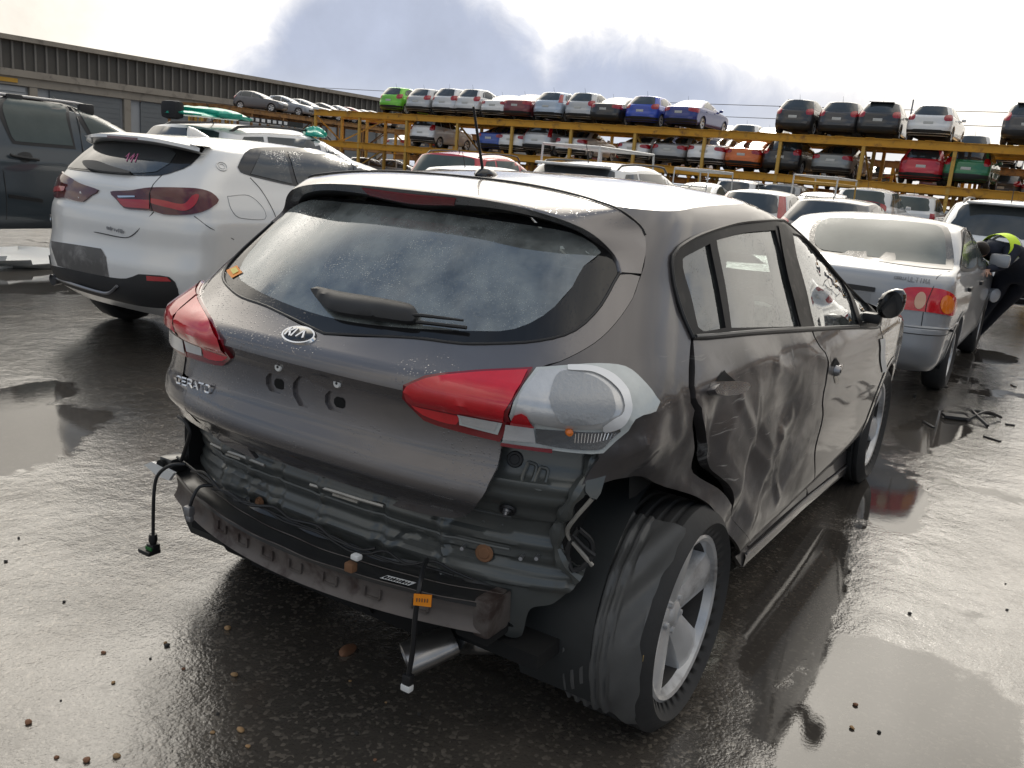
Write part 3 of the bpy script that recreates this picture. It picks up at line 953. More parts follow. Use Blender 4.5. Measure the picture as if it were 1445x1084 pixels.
def generic_car(name, kind, label, cat, group=None, L=None, H=None, Wd=None, color=(.5, .5, .5), paint='paint', lamp=None, boxy=0, bumper_black=True, plate=True, rails=False, glass='glass', wheelR=.315, spare=False, lamp_mat='red', key=None, mirrors=True, spoiler=False):
    key = key or (kind, L, H, Wd, paint, lamp, boxy, bumper_black, rails, glass, spare, lamp_mat, spoiler)
    if key in PROTO:
        o = copy_tree(PROTO[key])
        o.name = name
    else:
        sh, T = make_shell(kind, L, H, Wd, boxy)
        o = empty(name)
        kx, kz, kw = sh.kx, sh.kz, sh.kw
        wb = T['wb']*kx
        body = mesh_shell(sh, 'body', M[paint], o, [(0, wheelR), (wb, wheelR)], color=(1, 1, 1), belt=(1.0 if kind != 'suv' else 1.14)*kz, wr=wheelR+.035, zb=sh.z0, rows_lo=18, rows_hi=12)
        zoff = sh.z0
        for sd in (False, True):
            for poly in T['side']:
                fill(sh, qz_side(sh, [(x*kx, z*kz) for p in poly for x, z in (p, p)]), 'side_window', M[glass], o, off=.005, step=.09, mirror=sd)
            mode, ly, lz0, lz1, lx = lamp or T['lamp']
            if mode == 'v':
                lp = qz_rear(sh, [(-ly*kw-.04, lz0*kz), (-ly*kw, lz1*kz*.97)])+qz_side(sh, [(lx*kx-.02, lz1*kz*1.03), (lx*kx+.08, lz1*kz*1.0), (lx*kx-.06, (lz0+.04)*kz)])
            elif mode == 'h':
                lp = qz_rear(sh, [(-ly*kw, (lz0+.04)*kz), (-ly*kw, lz1*kz)])+qz_side(sh, [(lx*kx+.10, lz1*kz), (lx*kx+.12, (lz0+.1)*kz), (lx*kx, lz0*kz)])
            else:   # tall narrow pillar lamps
                wz = lambda z: float(sh.w(sh.xc(z), z))
                lp = [p for p in qz_rear(sh, [(-.80*wz(lz0*kz), lz0*kz), (-.82*wz(lz1*kz), lz1*kz), (-.97*wz(lz1*kz), lz1*kz), (-.98*wz(lz0*kz), lz0*kz)]) for _ in (0, 1)]
            fill(sh, lp, 'tail_lamp', M[lamp_mat], o, off=.007, step=.06, mirror=sd)
            hz = .66*kz*(1.15 if kind == 'suv' else 1)
            hl = qz_front(sh, [(-.40*kw, hz-.02), (-.66*kw, hz-.05), (-.80*kw, hz+.02), (-.80*kw, hz+.10), (-.60*kw, hz+.085)])
            fill(FrontSide(sh), hl, 'headlamp', M['white_lens'], o, off=.006, step=.06, mirror=sd)
            for wx in (0, wb):
                wh = wheel_parts(o, (wx, (1 if sd else -1)*(float(sh.w(wx, .4))-.105), wheelR), R=wheelR, rim=wheelR*.66, side=(1 if sd else -1), detail=False)
            if mirrors:
                b = MB()
                xm = T['side'][-1][1][0]*kx-.15; zm = T['side'][-1][1][1]*kz+.05
                y0 = float(sh.w(xm, zm))
                sg = 1 if sd else -1
                b.box((xm, sg*(y0+.10), zm+.02), (.10, .17, .12), bev=.03)
                b.box((xm, sg*(y0+.01), zm-.03), (.06, .06, .03))
                b.build('mirror', M[paint], o, color=(1, 1, 1))
            for xx in ((.28, 1.22) if kind != 'sedan' else (.32, 1.28)):
                b = MB(); zz = .86*kz*(1.12 if kind == 'suv' else 1)
                y0 = float(sh.w(xx*kx, zz))
                b.box((xx*kx, (1 if sd else -1)*(y0+.012), zz), (.19, .03, .032), bev=.01)
                b.build('door_handle', M[paint], o, color=(1, 1, 1))
        fill(sh, qz_rear(sh, [(y*kw, z*kz) for p in T['rear'] for y, z in (p,)]), 'rear_window', M[glass], o, off=.005, step=.09)
        zt = T['side'][-1][0][1]*kz
        fz = [zt+.06, zt+.20*kz, zt+.345*kz]
        fill(FrontSide(sh), qz_front(sh, [(-.70*kw, fz[0]), (0, fz[0]-.015), (.70*kw, fz[0]), (.62*kw, fz[1]), (.55*kw, fz[2]), (0, fz[2]+.01), (-.55*kw, fz[2]), (-.62*kw, fz[1])]), 'windscreen', M[glass], o, off=.005, step=.1)
        gz = .56*kz*(1.1 if kind == 'suv' else 1)
        fill(FrontSide(sh), qz_front(sh, [(y, z) for y, z in ((-.42, gz-.18), (.42, gz-.18), (.48, gz-.02), (-.48, gz-.02)) for _ in (0, 1)]), 'grille', M['black'], o, off=.006, step=.08)
        if bumper_black:
            bz = T['bumper']*kz
            fill(sh, [p for p in qz_rear(sh, [(-.86*kw, bz), (-.60*kw, bz), (-.5, bz+.02), (.5, bz+.02), (.60*kw, bz), (.86*kw, bz), (.82*kw, sh.z0+.02), (-.82*kw, sh.z0+.02)]) for _ in (0, 1)], 'lower_bumper', M['black'], o, off=.005, step=.09)
        if plate:
            pz = (.70 if kind != 'sedan' else .72)*kz*(1.12 if kind == 'suv' else 1)
            b = MB(); b.box((float(sh.xr(pz))-.012, 0, pz), (.012, .37, .11), bev=.003)
            b.build('number_plate', M['plate'], o)
        if rails:
            for sg in (-1, 1):
                b = MB(); pts = []
                for xx in np.linspace(-.25*kx, 1.25*kx, 14):
                    y_ = .555*kw; pts.append((xx, sg*y_, float(sh.roof(xx, y_))+(.045 if -.2*kx < xx < 1.2*kx else -.01)))
                b.tube(pts, .016, 6); b.build('roof_rail', M['black'], o)
        if spoiler:
            b = MB(); zz = 1.40*kz if kind == 'hatch' else 1.60*kz
            b.box((float(sh.xr(zz))-.05, 0, zz), (.24, 1.0*kw, .035), bev=.015)
            b.build('spoiler', M[paint], o, color=(1, 1, 1))
        if spare:
            b = MB(); b.lathe([(.0001, .20), (.27, .19), (.31, .15), (.32, .06), (.30, 0)], c=(float(sh.xr(.9))-.0, 0, .92*kz), ax=(-1, 0, 0), n=24)
            b.build('spare_wheel_cover', M['black'], o)
        b = MB()
        b.tube([(.0, 0, float(sh.roof(0, 0))-.01), (-.10, 0, float(sh.roof(0, 0))+.22)], [.008, .004], 5)
        b.build('aerial', M['black'], o)
        PROTO[key] = o
    for ch in o.children_recursive:
        if ch.type == 'MESH' and ch.data.materials and ch.data.materials[0] and ch.data.materials[0].name in ('car_paint', 'metallic_paint'):
            ch.color = (*color, 1)
    for k in ('group', 'kind'):
        if k in o: del o[k]
    tag(o, label, cat, group)
    return o
def put(o, x, y, z=0, rz=0.0):
    o.location = (x, y, z)
    o.rotation_euler = (0, 0, rz)
    return o
# ---------------------------------------------------------------- cars on the racks
WHT, SIL, GRY, BLK = (.74, .74, .73), (.47, .48, .49), (.20, .205, .21), (.022, .022, .024)
HAT = dict(kind='hatch', L=4.2, H=1.48); TALL = dict(kind='hatch', L=3.9, H=1.54, Wd=1.70); SML = dict(kind='hatch', L=3.9, H=1.50, Wd=1.70)
SED = dict(kind='sedan'); SUV = dict(kind='suv', spoiler=True); COUPE = dict(kind='sedan', L=4.5, H=1.36)
top_row = [
 (545, SML, (.16, .55, .03), 'paint', 'lime green hatchback at the left end of the front rack top deck', 'hatchback'),
 (584, HAT, SIL, 'silver', 'silver hatchback on the top deck right of the lime green one', 'hatchback'),
 (620, TALL, (.60, .61, .62), 'silver', 'pale tall hatchback on the top deck third from the lime green one', 'hatchback'),
 (653, TALL, (.66, .66, .65), 'silver', 'pale silver tall hatchback on the top deck left of the white coupe', 'hatchback'),
 (692, COUPE, WHT, 'paint', 'low white coupe on the top deck left of the maroon sedan', 'coupe'),
 (724, SED, (.17, .02, .03), 'paint', 'maroon sedan on the top deck behind the aerial', 'sedan'),
 (768, dict(kind='hatch', L=4.2, H=1.52, lamp=('p', .66, .9, 1.3, -.5)), (.42, .49, .58), 'silver', 'pale blue tall hatchback with high tail lamps on the top deck', 'hatchback'),
 (812, TALL, SIL, 'silver', 'silver wagon on the top deck right of the pale blue hatchback', 'wagon'),
 (850, SED, BLK, 'paint', 'black sedan on the top deck left of the bright blue hatchback', 'sedan'),
 (901, HAT, (.02, .06, .40), 'paint', 'bright blue hatchback on the top deck beside the dark blue sedan', 'hatchback'),
 (957, SED, (.015, .03, .20), 'paint', 'dark blue sedan at the end of the top deck row before the gap', 'sedan'),
 (1118, TALL, (.030, .030, .032), 'paint', 'black tall hatchback on the top deck right of the gap', 'hatchback'),
 (1180, SML, (.045, .045, .05), 'paint', 'charcoal round hatchback on the top deck second after the gap', 'hatchback'),
 (1238, dict(kind='hatch', L=4.35, H=1.54, spoiler=True), (.025, .025, .027), 'paint', 'black crossover with mirrors on the top deck beside the white hatchback', 'crossover'),
 (1312, HAT, WHT, 'paint', 'white hatchback with black lower bumper on the top deck at the right', 'hatchback'),
 (1452, SUV, (.05, .05, .055), 'paint', 'dark car on the top deck cut off by the right edge', 'car'),
]
mid_row = [
 (590, SUV, WHT, 'paint', 'white wagon at the left of the middle deck row above the red wagon', 'wagon'),
 (685, SED, (.02, .07, .33), 'paint', 'blue sedan on the middle deck left of the aerial', 'sedan'),
 (716, SED, WHT, 'paint', 'white sedan on the middle deck just right of the aerial', 'sedan'),
 (752, dict(kind='suv', L=4.5, H=1.66, lamp=('p', .68, .95, 1.45, -.6)), (.55, .56, .57), 'silver', 'pale square wagon with tall tail lamps on the middle deck', 'wagon'),
 (798, SED, (.72, .72, .72), 'paint', 'white sedan on the middle deck right of the pale square wagon', 'sedan'),
 (888, COUPE, (.78, .77, .75), 'paint', 'rounded white coupe on the middle deck left of the grey sedan', 'coupe'),
 (938, SED, (.33, .335, .34), 'silver', 'grey sedan on the middle deck between the white coupe and the big white sedan', 'sedan'),
 (992, dict(kind='sedan', L=4.9, H=1.50, Wd=1.86), (.80, .80, .80), 'paint', 'big upright white sedan on the middle deck left of the orange sedan', 'sedan'),
 (1045, SED, (.62, .13, .01), 'paint', 'orange sedan on the middle deck', 'sedan'),
 (1100, dict(kind='hatch', L=4.3, H=1.52), (.02, .02, .022), 'paint', 'black hatchback on the middle deck right of the orange sedan', 'hatchback'),
 (1172, SED, (.23, .24, .235), 'silver', 'greenish grey sedan with red lamps on the middle deck beside a post', 'sedan'),
 (1300, dict(kind='hatch', L=4.3, H=1.50, spoiler=True), (.50, .012, .03), 'paint', 'bright red hatchback on the middle deck left of the green car', 'hatchback'),
 (1366, dict(kind='suv', L=4.3, H=1.58), (.012, .16, .06), 'paint', 'green crossover with a pale rear strip on the middle deck', 'crossover'),
]
G1, G2, G3, G4 = 'cars on the top deck of the front rack', 'cars on the middle deck of the front rack', 'cars half hidden on the rear rack', 'cars on the brown left rack'
def rack_cars(row, xr, deck, grp, py):
    for i, (px, kw, colr, pt, lab, cat) in enumerate(row):
        kw = dict(kw)
        back = .8 if kw['kind'] != 'sedan' else 1.03
        p = at(px, py, x=xr)
        o = generic_car('rack_car', kw.pop('kind'), lab, cat, grp, color=colr, paint=pt, **kw)
        put(o, xr+back, p[1], deck+.018, math.radians(rnd.uniform(-2.5, 2.5)))
rack_cars(top_row, 38.05, DECK_T, G1, 165)
rack_cars(mid_row, 38.05, DECK_M, G2, 225)
back_row = [
 (1008, SED, WHT, 3.45, 'white car roof showing low behind the top deck beam right of the dark blue sedan'),
 (1045, SML, WHT, 3.45, 'white hatchback showing low behind the top deck beam left of the black tall hatchback'),
 (1078, SED, BLK, 3.45, 'dark car half hidden behind the top deck beam next to the black tall hatchback'),
 (1372, SML, SIL, 3.45, 'small silver hatchback standing lower behind the top deck right of the white hatchback'),
 (1410, SED, WHT, 3.45, 'white sedan roof low behind the top deck near the right edge'),
 (1245, SED, (.03, .03, .03), 1.85, 'black car in the gap behind the greenish grey sedan'),
 (1425, HAT, (.05, .05, .055), 1.85, 'dark wrecked car behind the posts at the right edge'),
 (700, HAT, BLK, 1.85, 'black car seen behind the white sedan on the middle deck'),
 (830, SED, (.16, .02, .025), 1.85, 'dark red car seen behind the white sedan on the middle deck'),
 (860, SML, BLK, 1.85, 'dark hatchback seen behind the rounded white coupe'),
 (965, SED, (.60, .45, .45), 1.85, 'pinkish pale car seen behind the big white sedan'),
 (1135, HAT, (.08, .08, .085), 1.85, 'dark grey car seen behind the black hatchback'),
 (1335, SED, (.12, .02, .03), 1.85, 'dark maroon car seen between the red and the green cars'),
 (560, SED, (.30, .30, .31), 1.85, 'grey car at the left end of the rear rack'),
]
for px, kw, colr, z, lab in back_row:
    kw = dict(kw)
    p = at(px, 200, x=46.2)
    o = generic_car('rack_car', kw.pop('kind'), lab, 'car', G3, color=colr, **kw)
    put(o, 46.9, p[1], z+.018, math.radians(rnd.uniform(-3, 3)))
# cars under the racks on the ground
for px, xx, kw, colr, lab in ((505, 41, HAT, (.20, .21, .22), 'grey hatchback on the ground under the left end of the front rack'), (545, 42, SML, SIL, 'silver hatchback on the ground under the front rack beside the grey one'),
                    (1010, 43, SED, BLK, 'black sedan in the shade below the middle deck'), (1340, 43, SED, (.1, .02, .02), 'dark red sedan in the shade under the green crossover'), (700, 43, SED, GRY, 'grey sedan in the shade under the middle deck by the aerial')):
    kw = dict(kw); p = at(px, 200, x=xx)
    put(generic_car('parked_car', kw.pop('kind'), lab, 'car', 'cars on the ground under the racks', color=colr, **kw), xx, p[1], 0, math.radians(-60 if px < 560 else 180))
# row on the left rack, noses to the aisle
left_row = [(346, HAT, (.13, .13, .14), 'silver', 'dark grey hatchback at the left end of the brown rack'), (388, SML, (.36, .39, .43), 'silver', 'silver blue hatchback second on the brown rack'), (414, HAT, (.62, .62, .61), 'silver', 'pale hatchback third on the brown rack with its side window open'),
            (441, SED, (.03, .03, .033), 'paint', 'black sedan fourth on the brown rack'), (464, SED, WHT, 'paint', 'white sedan on the brown rack left of the dark red one'), (484, HAT, (.30, .015, .02), 'paint', 'dark red hatchback on the brown rack'),
            (500, SED, WHT, 'paint', 'white sedan on the brown rack right of the dark red one'), (515, HAT, (.05, .05, .055), 'paint', 'dark hatchback last on the brown rack')]
for px, kw, colr, pt, lab in left_row:
    kw = dict(kw)
    v = ray(px, 158)
    nx, ny = -math.sin(LR_ANG), math.cos(LR_ANG)
    t = ((LR_O[0]-CAM_C[0])*nx+(LR_O[1]-CAM_C[1])*ny+3.2)/(v[0]*nx+v[1]*ny)
    p = CAM_C+t*v
    put(generic_car('rack_car', kw.pop('kind'), lab, cat='car', group=G4, color=colr, paint=pt, **kw), p[0], p[1], 4.268, LR_ANG-math.radians(74))

# the aisle goes on to the right of the picture: more of the row, and cars along its other side
for i, (y, dk, kw, colr) in enumerate(((-4.5, DECK_T, HAT, BLK), (-8, DECK_T, SED, WHT), (-12, DECK_T, SUV, SIL), (-16, DECK_T, HAT, BLK), (-3.6, DECK_M, SED, SIL), (-7.2, DECK_M, HAT, BLK), (-11, DECK_M, SUV, WHT), (-15, DECK_M, SED, GRY))):
    kw = dict(kw)
    put(generic_car('rack_car', kw.pop('kind'), 'car on the long yellow rack beyond the right edge of the picture', 'car', 'cars on the rack outside the picture', color=colr, **kw), 38.9, y, dk+.018)
for i, (x, y, kw, colr) in enumerate(((-1.5, -8.6, SUV, BLK), (2.0, -9.0, SED, GRY), (4.6, -8.8, HAT, (.12, .03, .03)), (7.2, -9.0, SUV, (.05, .055, .06)), (10, -9.2, SED, BLK), (12.8, -9.0, HAT, SIL), (15.6, -9.2, SUV, GRY), (19, -9.4, SED, BLK))):
    kw = dict(kw)
    put(generic_car('parked_car', kw.pop('kind'), 'car parked nose in on the other side of the aisle outside the picture', 'car', 'cars across the aisle outside the picture', color=colr, **kw), x, y, 0, math.radians(-90+rnd.uniform(-4, 4)))

# the rest of the rear rack and the ground under both racks
_busy = [at(px, 200, x=46.2)[1] for px, *_ in back_row]
_cols = [BLK, GRY, (.06, .06, .065), (.16, .02, .025), WHT, (.03, .04, .07), SIL, (.05, .05, .05)]
for y in np.arange(-2.0, 36.5, 2.25):
    k = int(abs(y)*7) % 8
    if min(abs(y-b_) for b_ in _busy) > 1.6:
        kw = dict((HAT, SED, SML, SUV)[k % 4])
        put(generic_car('rack_car', kw.pop('kind'), 'car half hidden in the shade of the rear rack lower deck', 'car', 'shaded cars on the rear rack lower deck', color=_cols[k], **kw), 46.9, y, 1.868, math.radians(rnd.uniform(-4, 4)))
for y in np.arange(-4.0, 37.0, 2.3):
    k = int(abs(y)*5) % 8
    kw = dict((SUV, HAT, SED, SUV)[k % 4])
    put(generic_car('parked_car', kw.pop('kind'), 'car in the deep shade on the ground behind the racks', 'car', 'shaded cars on the ground behind the racks', color=_cols[(k+3) % 8], **kw), 51.5, y, 0, math.radians(rnd.uniform(-4, 4)))

for i, x in enumerate(np.arange(7.5, 37, 2.35)):
    for dk in (DECK_M, DECK_T):
        kw = dict((HAT, SED, SUV, SML)[(i*3+int(dk)) % 4]); 
        put(generic_car('rack_car', kw.pop('kind'), 'car on the rack along the right side of the aisle outside the picture', 'car', 'cars on the right side rack outside the picture', color=_cols[(i*5+int(dk)*3) % 8], **kw), x, -12.1, dk+.018, math.radians(-90+rnd.uniform(-3, 3)))
# ---------------------------------------------------------------- the wrecked grey hatchback in front
GP = (.118, .106, .108)
M['kpaint'] = mat('grey_metallic_paint', (.140, .130, .131), .25, metal=.5, coat=1.0, coatr=.03, var=.05, vscale=3, rvar=.05, drops=.35, dirt=((.10, .093, .085), 3.0, .55, .9))
M['kpaint_scraped'] = mat('scraped_grey_paint', (.135, .126, .126), .30, metal=.5, coat=.9, coatr=.05, var=.12, vscale=6, rvar=.12, dirt=((.30, .29, .27), 7.0, .60, .70), bump=(16, .18, .01))
M['inner_metal'] = mat('inner_body_metal', (.088, .094, .090), .36, metal=.3, coat=.4, coatr=.15, var=.25, vscale=7, dirt=((.075, .065, .05), 6.0, .55, .75), bump=(9, .12, .01))
M['wheelhouse'] = mat('wheel_house_metal', (.030, .032, .032), .6, var=.3, vscale=8)
M['bar_metal'] = mat('dirty_bumper_beam', (.125, .108, .098), .55, metal=.25, var=.3, vscale=9, dirt=((.045, .03, .026), 8.0, .46, .66), bump=(25, .2, .004))
M['foam'] = mat('black_beam_top', (.018, .018, .018), .30, coat=.5, coatr=.2, var=.3, vscale=9)
M['frit'] = mat('black_glass_border', (.010, .010, .011), .10, spec=.3, coat=.4, coatr=.04, drops=.2)
M['kglass'] = glassmat('rear_pane', (.74, .82, .80), drops=.14, haze=.52, refl=.10)  # strong haze stands in for light mirrored in and seen through the window
M['kside'] = glassmat('side_pane', (.50, .60, .56), drops=.40, haze=.10, refl=.02)
M['seat'] = mat('dark_seat_fabric', (.022, .023, .026), .85, var=.3, vscale=20)
M['head'] = mat('pale_headliner', (.36, .36, .34), .9)
M['cream'] = mat('curtain_airbag', (.55, .54, .50), .8, var=.1)
M['cable'] = mat('black_cable', (.014, .014, .015), .4)
M['orange'] = mat('orange_tag', (.85, .28, .015), .5, var=.1, vscale=30)
M['whitetag'] = mat('white_tag', (.72, .72, .70), .5)
M['rust'] = mat('rusty_patch', (.20, .10, .05), .7, var=.4, vscale=20)
M['tip'] = mat('exhaust_steel', (.33, .32, .31), .28, metal=.9, var=.3, vscale=10, dirt=((.07, .065, .06), 9.0, .5, .7))
M['whitehouse'] = mat('grey_lamp_reflector', (.56, .56, .56), .20, metal=.30, coat=1.0, var=.22, vscale=26, bump=(70, .25, .003))
M['lens_edge'] = mat('pale_lamp_edge', (.50, .53, .52), .14, coat=1.0, var=.22, vscale=24, bump=(50, .2, .003))
M['deepred'] = mat('deep_red_lens', (.20, .002, .008), .12, coat=1.0)
M['redlens2'] = mat('bright_red_lens', (.62, .008, .018), .10, coat=1.0, var=.28, vscale=16, bump=(40, .10, .003))
M['cream_strip'] = mat('scuffed_bare_metal', (.45, .43, .39), .4, metal=.6, var=.3, vscale=30)

def hit_paint():
    m_ = mat('scuffed_grey_paint', (.135, .124, .126), .33)
    t = NT(m_.node_tree)
    co = t.n('ShaderNodeTexCoord').outputs['Object']
    sp = t.n('ShaderNodeSeparateXYZ', None, _0=co)
    x, z = sp.outputs[0], sp.outputs[2]
    mask = t.m('MULTIPLY', t.ss(z, 1.10, .98), t.m('MULTIPLY', t.ss(x, -.55, -.35), t.ss(x, 1.45, 1.0)))
    warp = t.n('ShaderNodeVectorMath', {'operation': 'ADD'}, _0=co, _1=t.n('ShaderNodeVectorMath', {'operation': 'SCALE'}, _0=t.noise(co, 2.2, 3, .5, out=1), Scale=.16).outputs[0]).outputs[0]
    st = t.n('ShaderNodeMapping', None, Vector=warp, Rotation=(0, .35, 0), Scale=(1.6, 1.0, 30.0)).outputs[0]
    scr = t.ss(t.noise(st, 3.0, 5, .6), .60, .68)
    area = t.ss(t.noise(co, 3.6, 5, .6), .50, .62)
    scuff = t.ss(t.noise(warp, 6.5, 7, .7, .8), .58, .66)
    fac = t.m('MULTIPLY', mask, t.m('MAXIMUM', t.m('MULTIPLY', t.m('MULTIPLY', scr, area), .75), t.m('MULTIPLY', t.m('MULTIPLY', scuff, t.ss(t.noise(co, 2.3, 3), .48, .6)), .7)), clamp=True)
    dirt = t.m('MULTIPLY', mask, t.ss(t.noise(co, 4.5, 7, .65), .34, .62))
    base = t.mix(t.m('MULTIPLY', dirt, .5), (.086, .079, .081), (.058, .053, .049))
    c = t.mix(fac, base, (.36, .35, .33))
    rg = t.m('ADD', t.m('ADD', .36, t.m('MULTIPLY', fac, .3)), t.m('MULTIPLY', dirt, .20))
    bp = t.n('ShaderNodeBump', None, Strength=.25, Distance=.004, Height=t.m('MULTIPLY', mask, t.m('ADD', t.m('MULTIPLY', t.noise(co, 22.0, 4, .6), .5), t.m('MULTIPLY', fac, .6)))).outputs[0]
    b = t.n('ShaderNodeBsdfPrincipled', None, Base__Color=c, Roughness=rg, Metallic=t.m('MULTIPLY', t.m('SUBTRACT', 1.0, fac), .4))
    b.inputs['Coat Roughness'].default_value = .04
    t.nt.links.new(t.m('SUBTRACT', .70, t.m('ADD', t.m('MULTIPLY', fac, .8), t.m('MULTIPLY', dirt, .35)), clamp=True), b.inputs['Coat Weight'])
    t.nt.links.new(bp, b.inputs['Normal']); t.nt.links.new(bp, b.inputs['Coat Normal'])
    t.n('ShaderNodeOutputMaterial', None, Surface=b)
    return m_
M['khit'] = hit_paint()
KLV = [(.25, -.56, 3.40, .79), (.35, -.60, 3.50, .85), (.50, -.61, 3.55, .872), (.62, -.605, 3.57, .882), (.665, -.615, 3.56, .884), (.70, -.642, 3.56, .886), (.735, -.668, 3.54, .888), (.775, -.662, 3.5, .888), (.81, -.642, 3.48, .888), (.87, -.634, 3.40, .884), (.925, -.640, 3.15, .874), (.958, -.672, 2.85, .862), (.985, -.670, 2.7, .852), (1.01, -.640, 2.55, .838), (1.04, -.600, 2.42, .82), (1.07, -.565, 2.33, .803),
       (1.12, -.515, 2.22, .780), (1.20, -.435, 2.05, .742), (1.30, -.325, 1.78, .697), (1.36, -.25, 1.58, .670), (1.40, -.20, 1.42, .648), (1.44, -.14, 1.2, .61), (1.48, -.08, .95, .55), (1.53, 0, .7, .46)]
KS = Shell(KLV, [(-.35, 1.40), (-.29, 1.408), (-.09, 1.443), (.12, 1.462), (.4, 1.478), (.75, 1.486), (1.1, 1.474), (1.4, 1.44), (1.75, 1.36)], crown=.045, Lr=.42, Lf=.6, nr=2.8, nf=2.4,
           plan=((-.3, .955), (0, .985), (.6, 1), (2.0, 1), (2.7, .99), (3.3, .94)), plan_hi=((-.2, .925), (0, .95), (.4, .985), (1, 1), (1.7, .97), (2.3, .93)), zsplit=.98)
KIN = Shell([(z, xr+.05, xf, Wd-.05) for z, xr, xf, Wd in KLV], [(-.35, 1.40), (1.75, 1.4)], Lr=.42, nr=2.8, plan=((-.3, .955), (0, .985), (.6, 1), (2, 1), (3, .97)))
def Q(px, sh=KS, roof=False):
    d = np.array([ray(*p[:2]) for p in px])
    return [tuple(v) for v in sh.q_of(sh.hit(np.broadcast_to(CAM_C, d.shape), d, roof=roof))]
def X3(px, off=0.0, sh=KS):
    """3D points on the skin at photo positions, lifted by off"""
    q = np.array(Q(px, sh))
    return sh.S(q[:, 0], q[:, 1])+sh.normals(q[:, 0], q[:, 1])*off
def corners(pts):
    return [p for q in pts for p in (q, q)]

car = tag(empty('hatchback'), 'dark grey wrecked hatchback with a smashed right rear corner, crumpled doors and no rear bumper', 'hatchback')
# crumple field on the right side -------------------------------------------------
_rc = random.Random(11)
CP = []
for i, gx in enumerate(np.arange(-.55, 1.6, .175)):
    for j, gz in enumerate(np.arange(.20, 1.14, .15)):
        CP.append((gx+_rc.uniform(-.06, .06)+(.085 if j % 2 else 0), gz+_rc.uniform(-.035, .035), _rc.uniform(-1, 1)))
CP = np.array(CP)
_V, _, _F, _ov, _, _ = geometry.delaunay_2d_cdt([Vector(p[:2]) for p in CP], [], [], 0, 1e-7, True)
_V = np.array([v[:] for v in _V]); _F = np.array(_F); _H = np.array([CP[o[0], 2] for o in _ov])
def ease(t):
    t = np.clip(t, 0, 1)
    return t*t*(3-2*t)
def facets(pt):
    out = np.zeros(len(pt))
    for t in _F:
        A, B_, C_ = _V[t]
        d_ = (B_[1]-C_[1])*(A[0]-C_[0])+(C_[0]-B_[0])*(A[1]-C_[1])
        if abs(d_) < 1e-9:
            continue
        l1 = ((B_[1]-C_[1])*(pt[:, 0]-C_[0])+(C_[0]-B_[0])*(pt[:, 1]-C_[1]))/d_
        l2 = ((C_[1]-A[1])*(pt[:, 0]-C_[0])+(A[0]-C_[0])*(pt[:, 1]-C_[1]))/d_
        k = (l1 >= -1e-6) & (l2 >= -1e-6) & (l1+l2 <= 1+1e-6)
        out[k] = (l1*_H[t[0]]+l2*_H[t[1]]+(1-l1-l2)*_H[t[2]])[k]
    return out
def xz(px):
    return [tuple(p) for p in np.array(X3(px))[:, [0, 2]]]
FOLDS = []   # (a, b, width, height outward)
for pts, w_, h_ in [([(1060, 500), (1100, 512), (1130, 535)], .05, .020), ([(1055, 570), (1075, 625), (1092, 668)], .03, .022), ([(1092, 668), (1110, 615), (1125, 590)], .03, .020), ([(1104, 640), (1101, 705)], .022, .024), ([(1120, 476), (1168, 512)], .045, .025),
                    ([(985, 560), (1012, 640), (1048, 715)], .03, .02), ([(947, 478), (957, 525)], .022, .018), ([(955, 560), (975, 615)], .035, .03), ([(880, 640), (915, 628), (965, 634)], .03, .022), ([(1030, 640), (1062, 730)], .04, .02), ([(905, 600), (960, 560)], .03, .016), ([(930, 655), (985, 690), (1025, 745)], .03, .02)]:
    q_ = xz(pts)
    for a, b_ in zip(q_[:-1], q_[1:]):
        FOLDS.append((np.array(a), np.array(b_), w_, h_))
def crumple(P_, N_):
    x, z = P_[:, 0], P_[:, 2]
    m = np.exp(-((x-.45)/.62)**4)*np.exp(-((z-.72)/.30)**4)
    m2 = np.exp(-((x-.42)/.34)**2-((z-.80)/.17)**2)
    m3 = np.exp(-((x+.18)/.26)**2-((z-.74)/.17)**2)
    m4 = np.exp(-((x-.75)/.16)**2-((z-.60)/.20)**2)
    d = .036*m2+.062*m3+.026*m4
    pt = np.stack([x, z], 1)
    mf = np.exp(-((x-.30)/.70)**4)*np.exp(-((z-.70)/.30)**4)
    d = d+mf*.024*facets(pt)*ease((1.04-z)/.24)*np.clip(.45+.9*np.exp(-((x-.1)/.6)**2), 0, 1)
    for a, b_, w_, h_ in FOLDS:
        ab = b_-a
        t = np.clip(((pt-a)@ab)/(ab@ab), 0, 1)
        dd = np.linalg.norm(pt-a-t[:, None]*ab, axis=1)
        d = d-h_*.34*np.maximum(0, 1-dd/(w_*1.25))**1.15
    Q_ = P_.copy()
    Q_[:, 1] += np.where(P_[:, 1] < 0, d*ease((1.06-z)/.16), 0)
    # the torn lower rear corner of the wing bends in
    Q_[:, 1] += np.where(P_[:, 1] < 0, .07*np.clip((-.22-x)/.12, 0, 1)*np.clip((.86-z)/.14, 0, 1), 0)
    return Q_

